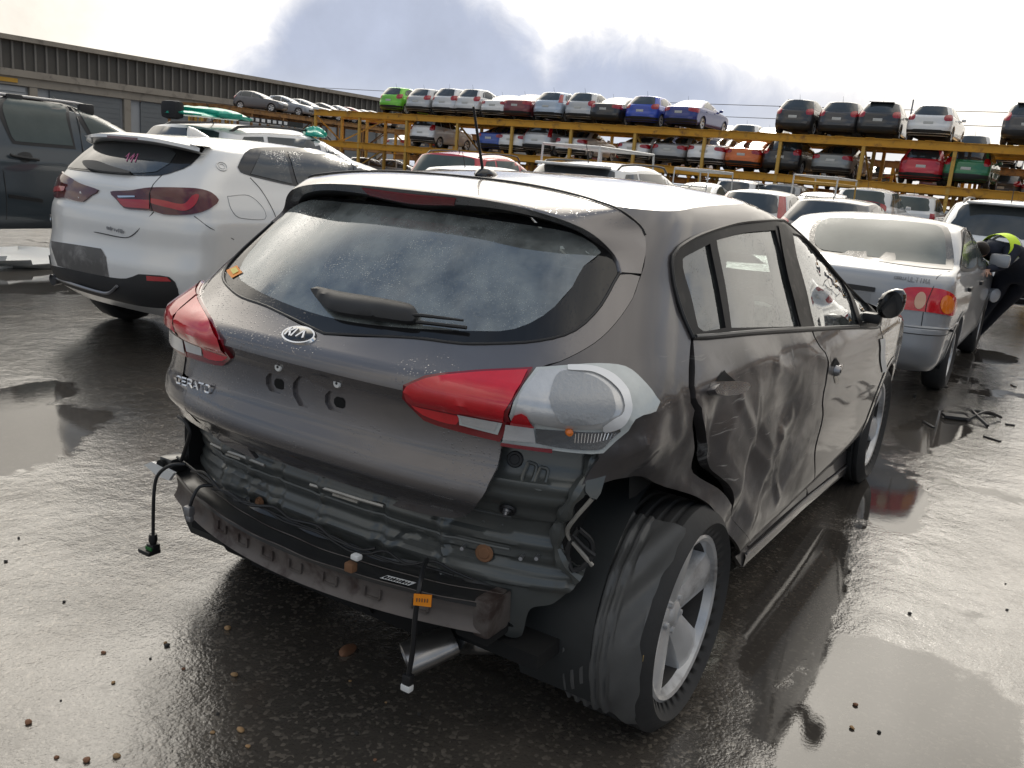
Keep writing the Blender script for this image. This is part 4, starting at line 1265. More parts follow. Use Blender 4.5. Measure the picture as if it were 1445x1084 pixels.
# outlines traced on the skin
GLASS_OUT_R = [(585, 477), (650, 485), (704, 485), (761, 481), (812, 466), (848, 431), (866, 399), (875, 384)]
gb = [(0.0, 1.036)]+[q for q in Q(GLASS_OUT_R) if q[0] > .12]
gtop = [(abs(gb[-1][0])-.03, 1.315), (.50, 1.345), (.25, 1.36), (0, 1.362)]
glass_r = gb+gtop
glass_out = glass_r+[(-a, z) for a, z in glass_r[-2:0:-1]]
inner_px = [(704, 466), (747, 455), (783, 431), (808, 403), (824, 374)]
gi = [(0.0, 1.072)]+Q(inner_px)+[(.55, 1.30), (.45, 1.34), (.2, 1.352), (0, 1.354)]
glass_in = gi+[(-a, z) for a, z in gi[-2:0:-1]]
tg_side = Q([(903, 390), (893, 420), (850, 475), (790, 510), (756, 521), (730, 560), (709, 600), (706, 640), (695, 672), (680, 702), (662, 725), (645, 731)])
tg_bot = [(q, z) for q, z in Q([(606, 727), (553, 713)])]+[(0.2, .657), (0.0, .655)]
half = [(a, z) for a, z in gb[1:]][::-1]+[]
tg_right = [gb[-1], gb[-1]]+[tg_side[0], tg_side[0]]+tg_side[1:]+tg_bot
loop = [(0.0, 1.036)]+gb[1:]+[gb[-1]]+[tg_side[0], tg_side[0]]+tg_side[1:]+tg_bot
loop = loop+[(-a, z) for a, z in loop[-2:0:-1]]
def rr(px_c, w_, h_, rad=.3):
    """rounded rectangle round a photo position on the tailgate, metres"""
    c = X3([px_c])[0]
    out = []
    for sx, sy in ((-1, -1), (1, -1), (1, 1), (-1, 1)):
        for k in (0, 1):
            a = rad*min(w_, h_)
            dx, dz = sx*(w_/2-(a if (k == 1) == (sx*sy > 0) else 0)), sy*(h_/2-(a if (k == 0) == (sx*sy > 0) else 0))
            out.append((c[1]+dx, c[2]+dz))
    return qz_rear(KS, out)
rec = [rr((388, 541), .070, .050), rr((429, 553), .078, .080), rr((473, 567), .070, .050)]
tg = fill(KS, loop, 'tailgate', M['kpaint'], car, off=.0, holes=rec, step=.02, thick=.012)
for i, r_ in enumerate(rec):
    cq = np.mean(r_, 0)
    big = [tuple(cq+(np.array(p)-cq)*1.12) for p in r_]
    fill(KS, big, 'plate_recess', M['kpaint'], tg, off=-.0095, step=.02)
    if i != 1:
        sm = [tuple(cq+(np.array(p)-cq)*np.array((.55, .52))+np.array((.006, -.002))) for p in r_]
        fill(KS, sm, 'slot', M['dark'], tg, off=-.0075, step=.02)
for px in ((394, 517), (477, 540)):
    p = X3([px], .002)[0]
    b = MB(); b.lathe([(.0001, .004), (.011, .004), (.0125, 0)], c=p, ax=(-1, 0, .05), n=18)
    s_ = b.build('screw_plug', M['whitetag'], tg)
    b = MB(); b.lathe([(.0001, .0062), (.003, .006), (.0035, .004)], c=p, ax=(-1, 0, .05), n=10); b.build('screw', M['black'], s_)
# glass with its black border, wiper
fr_ = fill(KS, glass_out, 'rear_window', M['frit'], tg, off=-.004, holes=[glass_in], step=.03)
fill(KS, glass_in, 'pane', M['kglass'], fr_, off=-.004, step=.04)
# rubber line between the glass and the panel
b = MB(); b.tube(KS.S(np.array([p[0] for p in crom(gb, .03)]), np.array([p[1] for p in crom(gb, .03)])), .004, 6)
m_ = [(-q, z) for q, z in crom(gb, .03)]
b.tube(KS.S(np.array([p[0] for p in m_]), np.array([p[1] for p in m_])), .004, 6)
b.build('glass_seal', M['black'], fr_)
def solid_patch(px, name, m__, parent, off0, off1, step=.012, smooth=True, taper=.85):
    V, F_, L = cdt(Q(px), (), step, smooth)
    q, z = V[:, 0], V[:, 1]
    P0, Nn = KS.S(q, z), KS.normals(q, z)
    inner = np.linalg.norm(V-V[L[0]].mean(0), axis=1)
    dB = np.min(np.linalg.norm(V[:, None]-V[L[0]][None], axis=2), 1)
    top = P0+Nn*(off0+(off1-off0)*np.clip(dB/(step*1.1)*.45+.55, 0, 1)[:, None])
    b = MB()
    n0 = len(V)
    fs = [tuple(f) for f in F_]
    f0 = F_[len(F_)//2]
    if np.cross(top[f0[1]]-top[f0[0]], top[f0[2]]-top[f0[0]])@Nn[f0[0]] < 0:
        fs = [f[::-1] for f in fs]
    vs = list(top)
    lp = L[0]
    for i in lp:
        vs.append(P0[i]+Nn[i]*off0)
    for i in range(len(lp)):
        j = (i+1) % len(lp)
        fs.append((lp[j], lp[i], n0+i, n0+j))
    b.add(vs, fs)
    return b.build(name, m__, parent)
wp = solid_patch([(443, 414), (452, 411), (485, 418), (540, 427), (583, 436), (592, 446), (586, 460), (540, 455), (478, 446), (458, 434)], 'wiper', M['black'], tg, .004, .032)
b = MB(); b.tube(X3([(560, 451), (600, 453), (657, 460)], .022), [.006, .005, .003], 6); b.tube(X3([(590, 458), (625, 462), (660, 466)], .010), .005, 6)
b.build('wiper_blade', M['black'], wp)
st = MB()
fill(KS, corners(Q([(319, 381), (334, 374), (342, 384), (327, 392)])), 'sticker', M['orange'], fr_, off=-.001, step=.03)
fill(KS, corners(Q([(325, 380), (333, 377), (337, 383), (329, 387)])), 'sticker_print', mat('yellow_print', (.7, .62, .15), .5), fr_, off=.0005, step=.03)

# lettering: strokes on a unit box
FONT = {'K': [[(0, 0), (0, 1)], [(.9, 1), (.06, .42)], [(.3, .58), (.95, 0)]], 'I': [[(.5, 0), (.5, 1)]], 'A': [[(0, 0), (.5, 1), (1, 0)], [(.2, .36), (.8, .36)]], 'V^': [[(0, 0), (.5, 1), (1, 0)]],
        'C': [[(1, .9), (.85, 1), (.15, 1), (0, .85), (0, .15), (.15, 0), (.85, 0), (1, .1)]], 'E': [[(1, 1), (0, 1), (0, 0), (1, 0)], [(0, .5), (.8, .5)]], 'R': [[(0, 0), (0, 1), (.85, 1), (1, .85), (1, .6), (.85, .45), (0, .45)], [(.55, .45), (1, 0)]],
        'T': [[(0, 1), (1, 1)], [(.5, 1), (.5, 0)]], 'O': [[(.15, 0), (0, .15), (0, .85), (.15, 1), (.85, 1), (1, .85), (1, .15), (.85, 0), (.15, 0)]], 'X': [[(0, 0), (1, 1)], [(0, 1), (1, 0)]], '2': [[(0, .8), (.15, 1), (.85, 1), (1, .8), (1, .6), (0, 0), (1, 0)]],
        'S': [[(1, .88), (.85, 1), (.15, 1), (0, .85), (0, .62), (.15, .52), (.85, .48), (1, .36), (1, .15), (.85, 0), (.15, 0), (0, .12)]], 'D': [[(0, 0), (0, 1), (.7, 1), (1, .75), (1, .25), (.7, 0), (0, 0)]], 'V': [[(0, 1), (.5, 0), (1, 1)]], '1': [[(.2, .8), (.5, 1), (.5, 0)]], '8': [[(.15, .52), (0, .7), (.15, 1), (.85, 1), (1, .7), (.85, .52), (.15, .52), (0, .3), (.15, 0), (.85, 0), (1, .3), (.85, .52)]], '4': [[(.75, 0), (.75, 1), (0, .3), (1, .3)]], '9': [[(1, .55), (.1, .5), (0, .8), (.2, 1), (.9, 1), (1, .7), (.9, 0)]]}
def lettering(b, text, o, right, up, h, w_, gap, th, nrm, lift=.003, slant=0.0):
    o = np.array(o, float); right = np.array(right, float); up = np.array(up, float); nrm = np.array(nrm, float)
    x = 0.0
    for ch in text:
        if ch == ' ':
            x += w_*.6; continue
        for st_ in FONT[ch]:
            P_ = [o+right*(x+u*w_+slant*v*h)+up*(v*h)+nrm*lift for u, v in st_]
            for a, c in zip(P_[:-1], P_[1:]):
                d = (c-a)/np.linalg.norm(c-a)
                b.bar(a-d*th*.4, c+d*th*.4, th, th*.8, up=nrm)
        x += w_+gap
    return b
def frame_at(sh, px):
    c = X3([px], 0, sh)[0]
    q = np.array(Q([px], sh))
    n = sh.normals(q[:, 0], q[:, 1])[0]
    r_ = np.cross((0, 0, 1.), n); r_ /= np.linalg.norm(r_)
    return c, r_, np.cross(n, r_), n
c, r_, u_, n_ = frame_at(KS, (422, 474))
def ellipse_disc(b, c, r_, u_, n_, a, b_, h, n=40, mi=0, dome=.0):
    ring = [c+r_*a*math.cos(t)+u_*b_*math.sin(t) for t in np.linspace(0, 2*math.pi, n, False)]
    vs = [p for p in ring]+[c+(p-c)*.94+n_*h for p in ring]+[c+n_*(h+dome)]
    fs = [(i, (i+1) % n, n+(i+1) % n, n+i) for i in range(n)]+[(n+i, n+(i+1) % n, 2*n) for i in range(n)]
    return b.add(vs, fs, mi)
b = ellipse_disc(MB(), c, r_, u_, n_, .058, .032, .006)
bd = b.build('badge', M['chrome'], tg)
b = ellipse_disc(MB(), c+n_*.0061, r_, u_, n_, .050, .0255, .0012, dome=.0006)
b.build('badge_field', M['gloss_black'], bd)
b = MB()
o_ = c+n_*.0078-u_*.0125
lettering(b, 'K', o_-r_*.033, r_, u_, .025, .0165, 0, .0055, n_, .002, .06)
lettering(b, 'I', o_-r_*.020, r_, u_, .025, .018, 0, .0055, n_, .002, .06)
b2 = [np.array(p) for p in ()]
for a_, c_ in (((.0025, 0), (.0145, 1)), ((.0145, 1), (.027, 0))):
    A = o_+r_*(a_[0]+.002)+u_*a_[1]*.025+n_*.002; B_ = o_+r_*(c_[0]+.002)+u_*c_[1]*.025+n_*.002
    b.bar(A, B_, .0055, .0045, up=n_)
b.build('badge_letters', M['chrome'], bd)
p0, p1 = X3([(251, 541), (298, 556)], 0)
c, r_, u_, n_ = frame_at(KS, (275, 547))
r_ = (p1-p0)/np.linalg.norm(p1-p0); u_ = np.array((0, 0, 1.))
Lt = np.linalg.norm(p1-p0)
b = lettering(MB(), 'CERATO', p0, r_, u_, .021, Lt/6*.74, Lt/6*.26*1.1, .0048, n_, .003)
b.build('model_lettering', M['chrome'], tg)

# lamps ---------------------------------------------------------------------------
inner_px_l = [(572, 543), (601, 534), (671, 526), (752, 521.5), (752, 521.5), (736, 548), (718, 582), (707, 622), (707, 622), (643, 606), (601, 592), (580, 571)]
lamp = fill(KS, Q(inner_px_l), 'tail_lamp', M['deepred'], tg, off=.010, step=.03, thick=.025)
tag(lamp, 'whole right tail lamp section on the tailgate, red with a clear reversing lens')
fill(KS, Q([(577, 545), (603, 538), (671, 530), (745, 526), (745, 526), (728, 557), (713, 590), (713, 590), (650, 577), (647, 597), (600, 583), (583, 566)]), 'red_lens', M['redlens2'], lamp, off=.013, step=.015)
fill(KS, corners(Q([(648, 578), (711, 590), (705, 611), (652, 597)])), 'reversing_lens', M['lens_edge'], lamp, off=.0145, step=.02)
fill(KS, corners(Q([(653, 582), (706, 592), (701, 606), (656, 595)])), 'reversing_reflector', M['whitehouse'], lamp, off=.0155, step=.012)
outer_px = [(757, 522), (757, 522), (809, 518), (845, 516), (880, 520), (903, 538), (927, 568), (921, 581), (893, 591), (866, 622), (850, 638), (815, 638), (781, 634), (709, 624), (709, 624), (720, 583), (738, 548)]
lo = fill(KS, Q(outer_px), 'tail_lamp', M['lens_edge'], car, off=.010, step=.03, thick=.03)
tag(lo, 'broken right rear lamp with its red lens gone, showing a white reflector')
fill(KS, Q([(760, 527), (760, 527), (810, 524), (838, 528), (868, 545), (879, 570), (876, 588), (850, 599), (792, 598), (760, 592), (727, 584), (727, 584), (740, 552)]), 'reflector', M['whitehouse'], lo, off=.013, step=.012)
fill(KS, Q([(790, 530), (830, 535), (856, 552), (864, 572), (858, 590), (820, 594), (790, 590), (775, 565)]), 'bulb_window', mat('pale_lamp_glass', (.30, .31, .32), .12, coat=1.0, bump=(90, .5, .004)), lo, off=.0155, step=.012)
fill(KS, Q([(722, 589), (722, 589), (728, 582), (745, 584), (755, 594), (755, 598), (755, 598), (722, 593)]), 'red_shard', M['redlens2'], lo, off=.0165, step=.012)
fill(KS, corners(Q([(716, 596), (754, 599), (757, 622), (712, 618)])), 'reversing_reflector', M['whitehouse'], lo, off=.016, step=.012)
fill(KS, Q([(757, 602), (757, 602), (800, 605), (850, 604), (872, 600), (860, 618), (845, 632), (800, 631), (758, 623), (758, 623)]), 'indicator_bowl', mat('dark_chrome_bowl', (.20, .20, .20), .12, metal=.8, bump=(40, .3, .004)), lo, off=.014, step=.015)
fill(KS, corners(Q([(710, 622), (780, 631), (780, 637), (709, 627)])), 'red_edge', M['deepred'], lo, off=.017, step=.02)
fill(KS, Q([(800, 521), (838, 523), (868, 538), (885, 566), (881, 591), (852, 603), (848, 596), (872, 585), (875, 568), (860, 546), (834, 531), (800, 528)]), 'light_band', mat('white_lamp_band', (.80, .80, .80), .2, coat=1.0), lo, off=.0175, step=.01)
p = X3([(803, 606)], .018)[0]
b = MB(); b.lathe([(.0001, .010), (.008, .007), (.010, 0), (.008, -.01)], c=p, ax=(-.7, -.6, 0), n=12); b.build('amber_bulb', M['amber'], lo)
b = MB()
for k in range(13):
    a_, c_ = X3([(812+k*4.4, 609-abs(k-6)*.2), (811+k*4.2, 622-max(0, k-6)*1.1)], .0165)
    b.bar(a_, c_, .0022)
b.build('reflector_ribs', M['chrome'], lo)
# left lamp mirrored, whole and red
ll = fill(KS, Q(inner_px_l[:]), 'tail_lamp', M['deepred'], tg, off=.010, step=.03, thick=.025, mirror=True)
fill(KS, Q([(577, 545), (603, 538), (671, 530), (748, 525), (748, 525), (728, 557), (712, 592), (712, 592), (650, 577), (647, 597), (600, 583), (583, 566)]), 'red_lens', M['redlens2'], ll, off=.013, step=.02, mirror=True)
fill(KS, corners(Q([(648, 578), (711, 590), (705, 611), (652, 597)])), 'reversing_lens', M['white_lens'], ll, off=.0145, step=.02, mirror=True)
l2 = fill(KS, Q(outer_px), 'tail_lamp', M['deepred'], car, off=.010, step=.03, thick=.03, mirror=True)
tag(l2, 'whole left rear lamp, red with a clear lower corner')
fill(KS, Q([(759, 524), (759, 524), (845, 519), (880, 523), (900, 540), (922, 568), (893, 589), (870, 605), (800, 604), (722, 592), (722, 592), (738, 552)]), 'red_lens', M['redlens2'], l2, off=.013, step=.02, mirror=True)
fill(KS, corners(Q([(718, 595), (868, 607), (850, 632), (780, 630), (713, 618)])), 'clear_lens', M['white_lens'], l2, off=.015, step=.02, mirror=True)

# spoiler -------------------------------------------------------------------------
def mirror_curve(r):
    r = np.array(r, float)
    l = r.copy(); l[:, 1] *= -1
    return np.concatenate([l[:0:-1], r])
_le = [tuple(p) for p in X3([(867, 360), (876, 386)], .006)]
_se = [tuple(p) for p in X3([(906, 326), (911, 352), (904, 387)], .003)]
lip = crom(mirror_curve([(-.305, 0, 1.408), (-.303, -.2, 1.406), (-.295, -.35, 1.396), (-.262, -.47, 1.374), (-.225, -.54, 1.346)]+_le), .02)
seam = crom(mirror_curve([(-.09, 0, 1.449), (-.09, -.2, 1.446), (-.10, -.35, 1.436), (-.115, -.48, 1.419), (-.118, -.56, 1.400)]+_se), .02)
def resample(c, n):
    d = np.concatenate([[0], np.cumsum(np.linalg.norm(np.diff(c, axis=0), axis=1))])
    t = np.linspace(0, d[-1], n)
    return np.stack([np.interp(t, d, c[:, k]) for k in range(3)], 1)
lip, seam = resample(lip, 97), resample(seam, 97)
rows = []
for k, t in enumerate((0, .01, .15, .35, .6, .82, .93, .985)):
    r0 = seam+(lip-seam)*t
    up = np.zeros_like(r0); up[:, 2] = .014*math.sin(math.pi*min(t, 1))*np.clip(1-np.abs(lip[:, 1])/.6, .0, 1)
    if k == 0: up[:, 2] = -.02
    rows.append(r0+up)
out_dir = lip-np.array([.35, 0, 1.10]); out_dir /= np.linalg.norm(out_dir, axis=1)[:, None]
fwd = np.array([1., 0, 0]); 
rows.append(lip+np.array((-.003, 0, -.003)))
cen = np.array((-.30, 0, 1.20))
tow = cen-lip; tow[:, 0] = 0; tow /= np.linalg.norm(tow, axis=1)[:, None]+1e-9
rows.append(lip+tow*.010+fwd*.001)
rows.append(lip+tow*.036+fwd*.018)
rows.append(lip+tow*.052+fwd*.05)
rows.append(lip+tow*.062+fwd*.11)
b = MB(); b.grid(rows[:11])
sp = b.build('spoiler', M['kpaint'], car, angle=50)
b = MB(); b.grid(rows[10:]); b.build('spoiler_underside', M['black'], sp)
b = MB()
i0, i1 = 48-12, 48+13
bl = []
for t in (.012, .016, .036, .041):
    bl.append((lip+tow*t+fwd*(.003+.018*max(0, (t-.010)/.026)*.9-.006*(t in (.016, .036))))[i0:i1])
b.grid(bl)
b.build('brake_light', mat('dark_red_brake_lens', (.20, .004, .010), .15, coat=.6, var=.25, vscale=30), sp)
# the two fine lines across the roof end
b = MB(); b.tube(seam[8:-8]+np.array((0.002, 0, .003)), .0035, 5); b.build('roof_seam', M['black'], sp)

# body behind everything: left side, nose, bonnet, roof
left_frame_px = [(976, 477), (962, 446), (950, 405), (946, 372), (947, 362), (956, 350), (985, 333), (1034, 317), (1063, 313), (1101, 312), (1122, 315), (1151, 330), (1180, 359), (1209, 394), (1230, 424), (1240, 450), (1238, 462), (1209, 463), (1127, 467), (1063, 471), (997, 477)]
frame_q = Q(left_frame_px)
frame_c = crom(frame_q, .03, True)
Lpan = np.array(crom(loop, .03, True))
ws_y = [(-.66, 1.05), (0, 1.03), (.66, 1.05), (.60, 1.22), (.54, 1.385), (0, 1.40), (-.54, 1.385), (-.60, 1.22)]
ws_q = crom(ws_y, .03, True)
_t = np.array(sorted([(z, q) for q, z in tg_side])); TGZ, TGQ = _t[:, 0], _t[:, 1]
def cut(c):
    if c[2] > 1.402 and c[0] > -.13 and c[0] < 1.6 and abs(c[1]) < .61:
        return False
    q, z = KS.q_of(c)
    xc = float(KS.xc(c[2]))
    if c[0] < xc:                         # tail: only keep the left outer corner
        lim = float(np.interp(z, TGZ, TGQ))+.012 if z > .665 else .70
        return not (q < -lim and z > .45) or (z > 1.2 and c[0] < -.05)
    if c[1] < 0 and c[0] < 2.36 and not (c[0] > 2.30 and z < .9):
        return True
    if inside(frame_c, np.array([[abs(q), z]]))[0]:
        return True
    xfc = float(KS.xf(c[2]))-KS.Lf
    if c[2] > 1.0 and c[0] > xfc-.05:
        if inside(ws_q, np.array([[c[1], z]]))[0]:
            return True
    return False
shell_o = mesh_shell(KS, 'body_shell', M['kpaint'], car, [(0, .316), (2.70, .316)], belt=.99, wr=.352, zb=.26, windows=cut, rows_lo=34, rows_hi=26, underside=False)
for ch in list(shell_o.children):                     # the wrecked corner has lost its arch edge
    v0 = ch.data.vertices[0].co
    if v0.y < 0 and v0.x < 1.2:
        bpy.data.objects.remove(ch)
fill(FrontSide(KS), qz_front(KS, ws_y), 'windscreen', glassmat('windscreen_glass', (.80, .86, .84), haze=.12, drops=.4), car, off=-.003, step=.08)

# right side panels ------------------------------------------------------------------
_q = np.linspace(.55, 2.9, 200)
_t = KS.top(_q); _x = KS.S(_q, _t)[:, 0]
rail_pts = [(float(np.interp(x, _x, _q)), float(np.interp(x, _x, _t))) for x in (-.115, -.02, .08, .18, .3, .45, .6, .75, .9, 1.05, 1.2, 1.33, 1.45)]
ap = [(1+x-float(KS.xc(z)), z) for x, z in ((1.62, 1.345), (1.80, 1.26), (2.0, 1.165), (2.18, 1.07), (2.30, 1.0))]
gapL = [(976, 478), (972, 520), (977, 558), (990, 606), (1000, 644), (1014, 687), (1038, 725), (1055, 772)]
lampside = [(866, 622), (893, 591), (921, 581), (927, 568), (903, 538), (880, 519), (845, 515), (809, 517), (757, 521)]
quarter = [Q([(905, 388)])[0]]*2+Q([(909, 375), (911, 352), (904, 325)])+[rail_pts[0]]*2+rail_pts[1:]+ap+[ap[-1]]+Q([(1232, 440), (1229, 423)][1:])+Q([(1209, 393), (1180, 358), (1151, 329), (1122, 314), (1101, 311), (1063, 312), (1034, 316), (985, 332), (956, 349), (946, 362), (945, 372), (949, 405), (961, 446)])+Q([(975, 478)])*2+Q(gapL[1:])+Q([(1055, 772)])+Q([(1056, 785), (1052, 798), (1047, 800)])+Q([(1044, 780), (1032, 752), (1012, 724), (985, 700), (948, 684), (905, 684), (875, 692), (851, 708)])*1+Q([(851, 708)])+Q([(848, 690), (850, 668), (852, 648), (850, 640)])+Q(lampside[:-1])+Q([(757, 521)])*2+Q([(790, 511), (850, 476), (893, 421)])
fill(KS, quarter, 'quarter_panel', M['khit'], car, off=.0, step=.02, thick=.016, disp=crumple, angle=32)
lq = [Q([(905, 388)])[0]]*2+Q([(909, 375), (911, 352), (904, 325)])+[rail_pts[0]]*2+rail_pts[1:5]+[rail_pts[4]]+Q([(985, 331), (956, 348), (945, 362), (944, 372), (948, 405), (960, 446)])+Q([(975, 480)])*2+Q([(972, 520), (960, 556)])+Q([(928, 566), (903, 537), (880, 518), (845, 514), (809, 516)])+Q([(757, 521)])*2+Q([(790, 511), (850, 476), (893, 421)])
fill(KS, lq, 'rear_pillar', M['kpaint'], car, off=.002, step=.03, thick=.01, mirror=True)
fill(KS, Q([(700, 596), (735, 606), (775, 612), (775, 660), (735, 660), (697, 655)]), 'corner_panel', M['kpaint'], car, off=-.003, step=.03, mirror=True)
rd = [(978, 480), (978, 480), (997, 478), (1063, 472), (1127, 468), (1145, 467), (1145, 467), (1158, 493), (1165, 530), (1160, 580), (1149, 635), (1138, 692), (1137, 700), (1137, 700), (1100, 731), (1057, 771), (1057, 771), (1046, 745), (1034, 705), (1014, 642), (998, 590), (981, 545)]
rdoor = fill(KS, Q(rd), 'rear_door', M['khit'], car, off=.001, step=.014, thick=.03, disp=crumple, angle=28)
tag(rdoor, 'crushed rear door standing open at its edge')
fd = [(1147, 467), (1147, 467), (1209, 463), (1240, 461), (1240, 461), (1246, 490), (1247, 520), (1238, 548), (1229, 590), (1215, 622), (1207, 642), (1207, 642), (1140, 697), (1140, 697), (1151, 635), (1162, 580), (1167, 530), (1160, 493)]
fdoor = fill(KS, Q(fd), 'front_door', M['khit'], car, off=.001, step=.02, thick=.03, disp=crumple, angle=32)
# front wing between door and wheel
fq = Q([(1242, 461), (1248, 490), (1249, 520), (1240, 548), (1231, 590), (1217, 622), (1210, 640)])
fxz = [(float(KS.S(*q)[0]), q[1]) for q in fq]
arch = [(2.70+.352*math.cos(a), .316+.352*math.sin(a)) for a in np.linspace(math.pi*.98, .06*math.pi, 16)]
wing = fxz+[(2.32, .33), (2.32, .33), (2.345, .33)]+arch+[(3.05, .40), (3.05, .40), (3.05, .80), (2.98, .88), (2.6, .945), (2.36, .965)]
fill(KS, qz_side(KS, wing), 'front_wing', M['kpaint'], car, off=.002, step=.03, thick=.012)
fill(KS, corners(Q([(1240, 479), (1247, 477), (1250, 524), (1244, 526)])), 'white_sticker', M['whitetag'], car, off=.006, step=.03)
# dark carcass behind the gaps, sill
dk = qz_side(KS, [(-.30, .98), (2.3, .94), (2.3, .36), (.50, .33), (.40, .50), (.2, .66), (-.05, .72), (-.30, .70)])
fill(KS, dk, 'door_frame', M['dark'], car, off=-.10, step=.08, smooth=False)
fill(KS, dk, 'door_frame', M['dark'], car, off=-.10, step=.08, smooth=False, mirror=True)
b = MB()
tops = X3([(1050, 782), (1057, 776), (1100, 737), (1138, 702), (1207, 646), (1214, 632)], -.002)
sec = []
for p in crom(tops, .05):
    sec.append([p+np.array(o) for o in ((0, .03, .012), (0, -.004, .006), (0, -.010, -.010), (0, -.006, -.045), (0, .03, -.075), (0, .20, -.08))])
b.grid(sec, flip=True); b.build('sill', M['kpaint'], car, angle=30)
b = MB(); b.tube(crom(tops, .05)+np.array((0, -.010, .004)), .0045, 6); b.build('sill_trim', M['steel'], car)

# windows
H1 = [(962, 366), (962, 366), (1001, 344), (1001, 344), (1012, 400), (1023, 463), (1023, 463), (991, 468), (984, 462), (973, 415)]
H2 = [(1010, 339), (1010, 339), (1050, 329), (1093, 325), (1093, 325), (1111, 390), (1126, 461), (1126, 461), (1031, 463), (1031, 463), (1022, 400)]
H3 = [(1114, 328), (1114, 328), (1139, 338), (1177, 370), (1204, 399), (1204, 399), (1212, 461), (1212, 461), (1149, 462), (1149, 462), (1133, 395)]
H4 = [(1209, 405), (1209, 405), (1222, 428), (1231, 448), (1231, 448), (1216, 455), (1216, 455)]
hs = [Q(h) for h in (H1, H2, H3, H4)]
M['frame_black'] = mat('window_frame_black', (.012, .012, .013), .42, spec=.14, var=.3, vscale=12, dirt=((.04, .036, .034), 9.0, .55, .75))
wf = fill(KS, frame_q, 'window_frame', M['frame_black'], car, off=.003, holes=hs, step=.03, thick=.02)
for h, n_ in zip(hs, ('quarter_glass', 'rear_door_glass', 'front_door_glass', 'corner_glass')):
    fill(KS, h, n_, M['kside'], wf, off=-.006, step=.05)
wl = fill(KS, frame_q, 'window_frame', M['frame_black'], car, off=.003, holes=hs, step=.03, thick=.02, mirror=True)
for h in hs:
    fill(KS, h, 'side_glass', M['kside'], wl, off=-.006, step=.05, mirror=True)
b = MB(); b.tube(crom(X3(left_frame_px+left_frame_px[:1], .004), .04), .006, 6); b.build('window_seal', M['black'], wf)
b = MB(); b.tube(crom(X3([(978, 476), (997, 475), (1063, 469), (1127, 465), (1209, 461)], .008), .04), .006, 6); b.build('belt_strip', mat('worn_belt_strip', (.10, .10, .10), .3, metal=.6), wf)
# pillar cover between the doors
fill(KS, corners(Q([(1096, 318), (1110, 318), (1146, 464), (1129, 465)])), 'pillar_trim', mat('scratched_gloss_black', (.014, .013, .013), .40, spec=.15, dirt=((.075, .065, .06), 12.0, .5, .7)), wf, off=.007, step=.04)

# handles
hd = fill(KS, Q([(1000, 552), (1008, 543), (1026, 540), (1046, 542), (1053, 547), (1046, 556), (1028, 561), (1008, 560)]), 'door_handle', M['kpaint'], rdoor, off=.024, step=.008, thick=.03, disp=crumple, angle=60)
fill(KS, Q([(1003, 545), (1009, 536), (1030, 533), (1048, 538), (1052, 548), (1040, 564), (1018, 566), (1004, 558)]), 'handle_recess', M['khit'], hd, off=.002, step=.012, disp=crumple)
fill(KS, corners(Q([(1011, 539), (1040, 539), (1021, 523)])), 'handle_hole', M['dark'], hd, off=.004, step=.01, disp=crumple)
p = crumple(np.array(X3([(1178, 523)])), None)[0]
lk = empty('door_lock', p); lk.parent = fdoor
b = MB(); b.lathe([(.0001, .022), (.014, .021), (.020, .013), (.022, 0)], ax=(0, -1, 0), n=20); b.build('lock_barrel', M['steel'], lk)
b = MB(); b.lathe([(.0001, .024), (.006, .0235), (.007, .018)], ax=(0, -1, 0), n=12); b.build('keyhole', M['black'], lk)
b = MB(); b.box((.055, -.006, .004), (.06, .014, .028), bev=.006); b.build('handle_stub', M['kpaint'], lk)
fill(KS, corners(Q([(1172, 517), (1185, 517), (1178, 504)])), 'handle_hole', M['dark'], fdoor, off=.004, step=.01, disp=crumple)
fill(KS, Q([(1176, 532), (1180, 532), (1181, 540), (1178, 541)]), 'bare_metal_chip', M['cream_strip'], fdoor, off=.003, step=.01, disp=crumple)
# mirror
mc = X3([(1222, 452)], 0)[0]
mr = empty('mirror', mc); mr.parent = car
b = MB()
v_, f_ = [], []
for i, (t, ry, rz_) in enumerate(((0, .018, .026), (.010, .038, .046), (.034, .052, .062), (.064, .055, .066), (.090, .048, .058), (.105, .030, .036), (.109, .0, .0))):
    v_.append([(.02+.02*t+ry*math.cos(a), -.035-t, .072+.25*t+rz_*math.sin(a)*(1-.12*math.cos(a))) for a in np.linspace(0, 2*math.pi, 20)])
b.grid(v_)
b.build('mirror_shell', M['gloss_black'], mr)
b = MB(); b.box((.02, -.02, .012), (.06, .08, .045), bev=.012); b.build('mirror_arm', M['black'], mr)
b = MB()
g_ = [(-.046, -.100+.042*math.cos(a), .088+.058*math.sin(a)) for a in np.linspace(0, 2*math.pi, 20, False)]
b.add(g_, [tuple(range(20))]); b.build('mirror_glass', M['gloss_black'], mr, smooth=False)
# aerial
ab = at(697, 247, z=1.462)
an = empty('aerial', (ab[0], 0.0+ab[1]*0, float(KS.roof(ab[0], 0)))); an.parent = car
b = MB()
v_ = []
for t, w_, h_ in ((-.045, .003, .004), (-.03, .018, .018), (0, .024, .026), (.03, .022, .022), (.06, .012, .012), (.075, .002, .002)):
    v_.append([(t, w_*math.cos(a), max(-.004, h_*math.sin(a))) for a in np.linspace(0, 2*math.pi, 17)])
b.grid(v_); b.build('aerial_base', M['gloss_black'], an)
b = MB()
tp = at(668, 150, y=0.0)
d_ = tp-np.array(an.location)
n_ = 60
b.tube([(-.012+(d_[0]+.012)*t, d_[1]*t, .02+(d_[2]-.02)*t) for t in np.linspace(0, 1, n_)], [(.0045-.001*t+(.0008 if int(t*n_) % 2 else 0)) for t in np.linspace(0, 1, n_)], 8)
b.build('aerial_rod', M['black'], an)

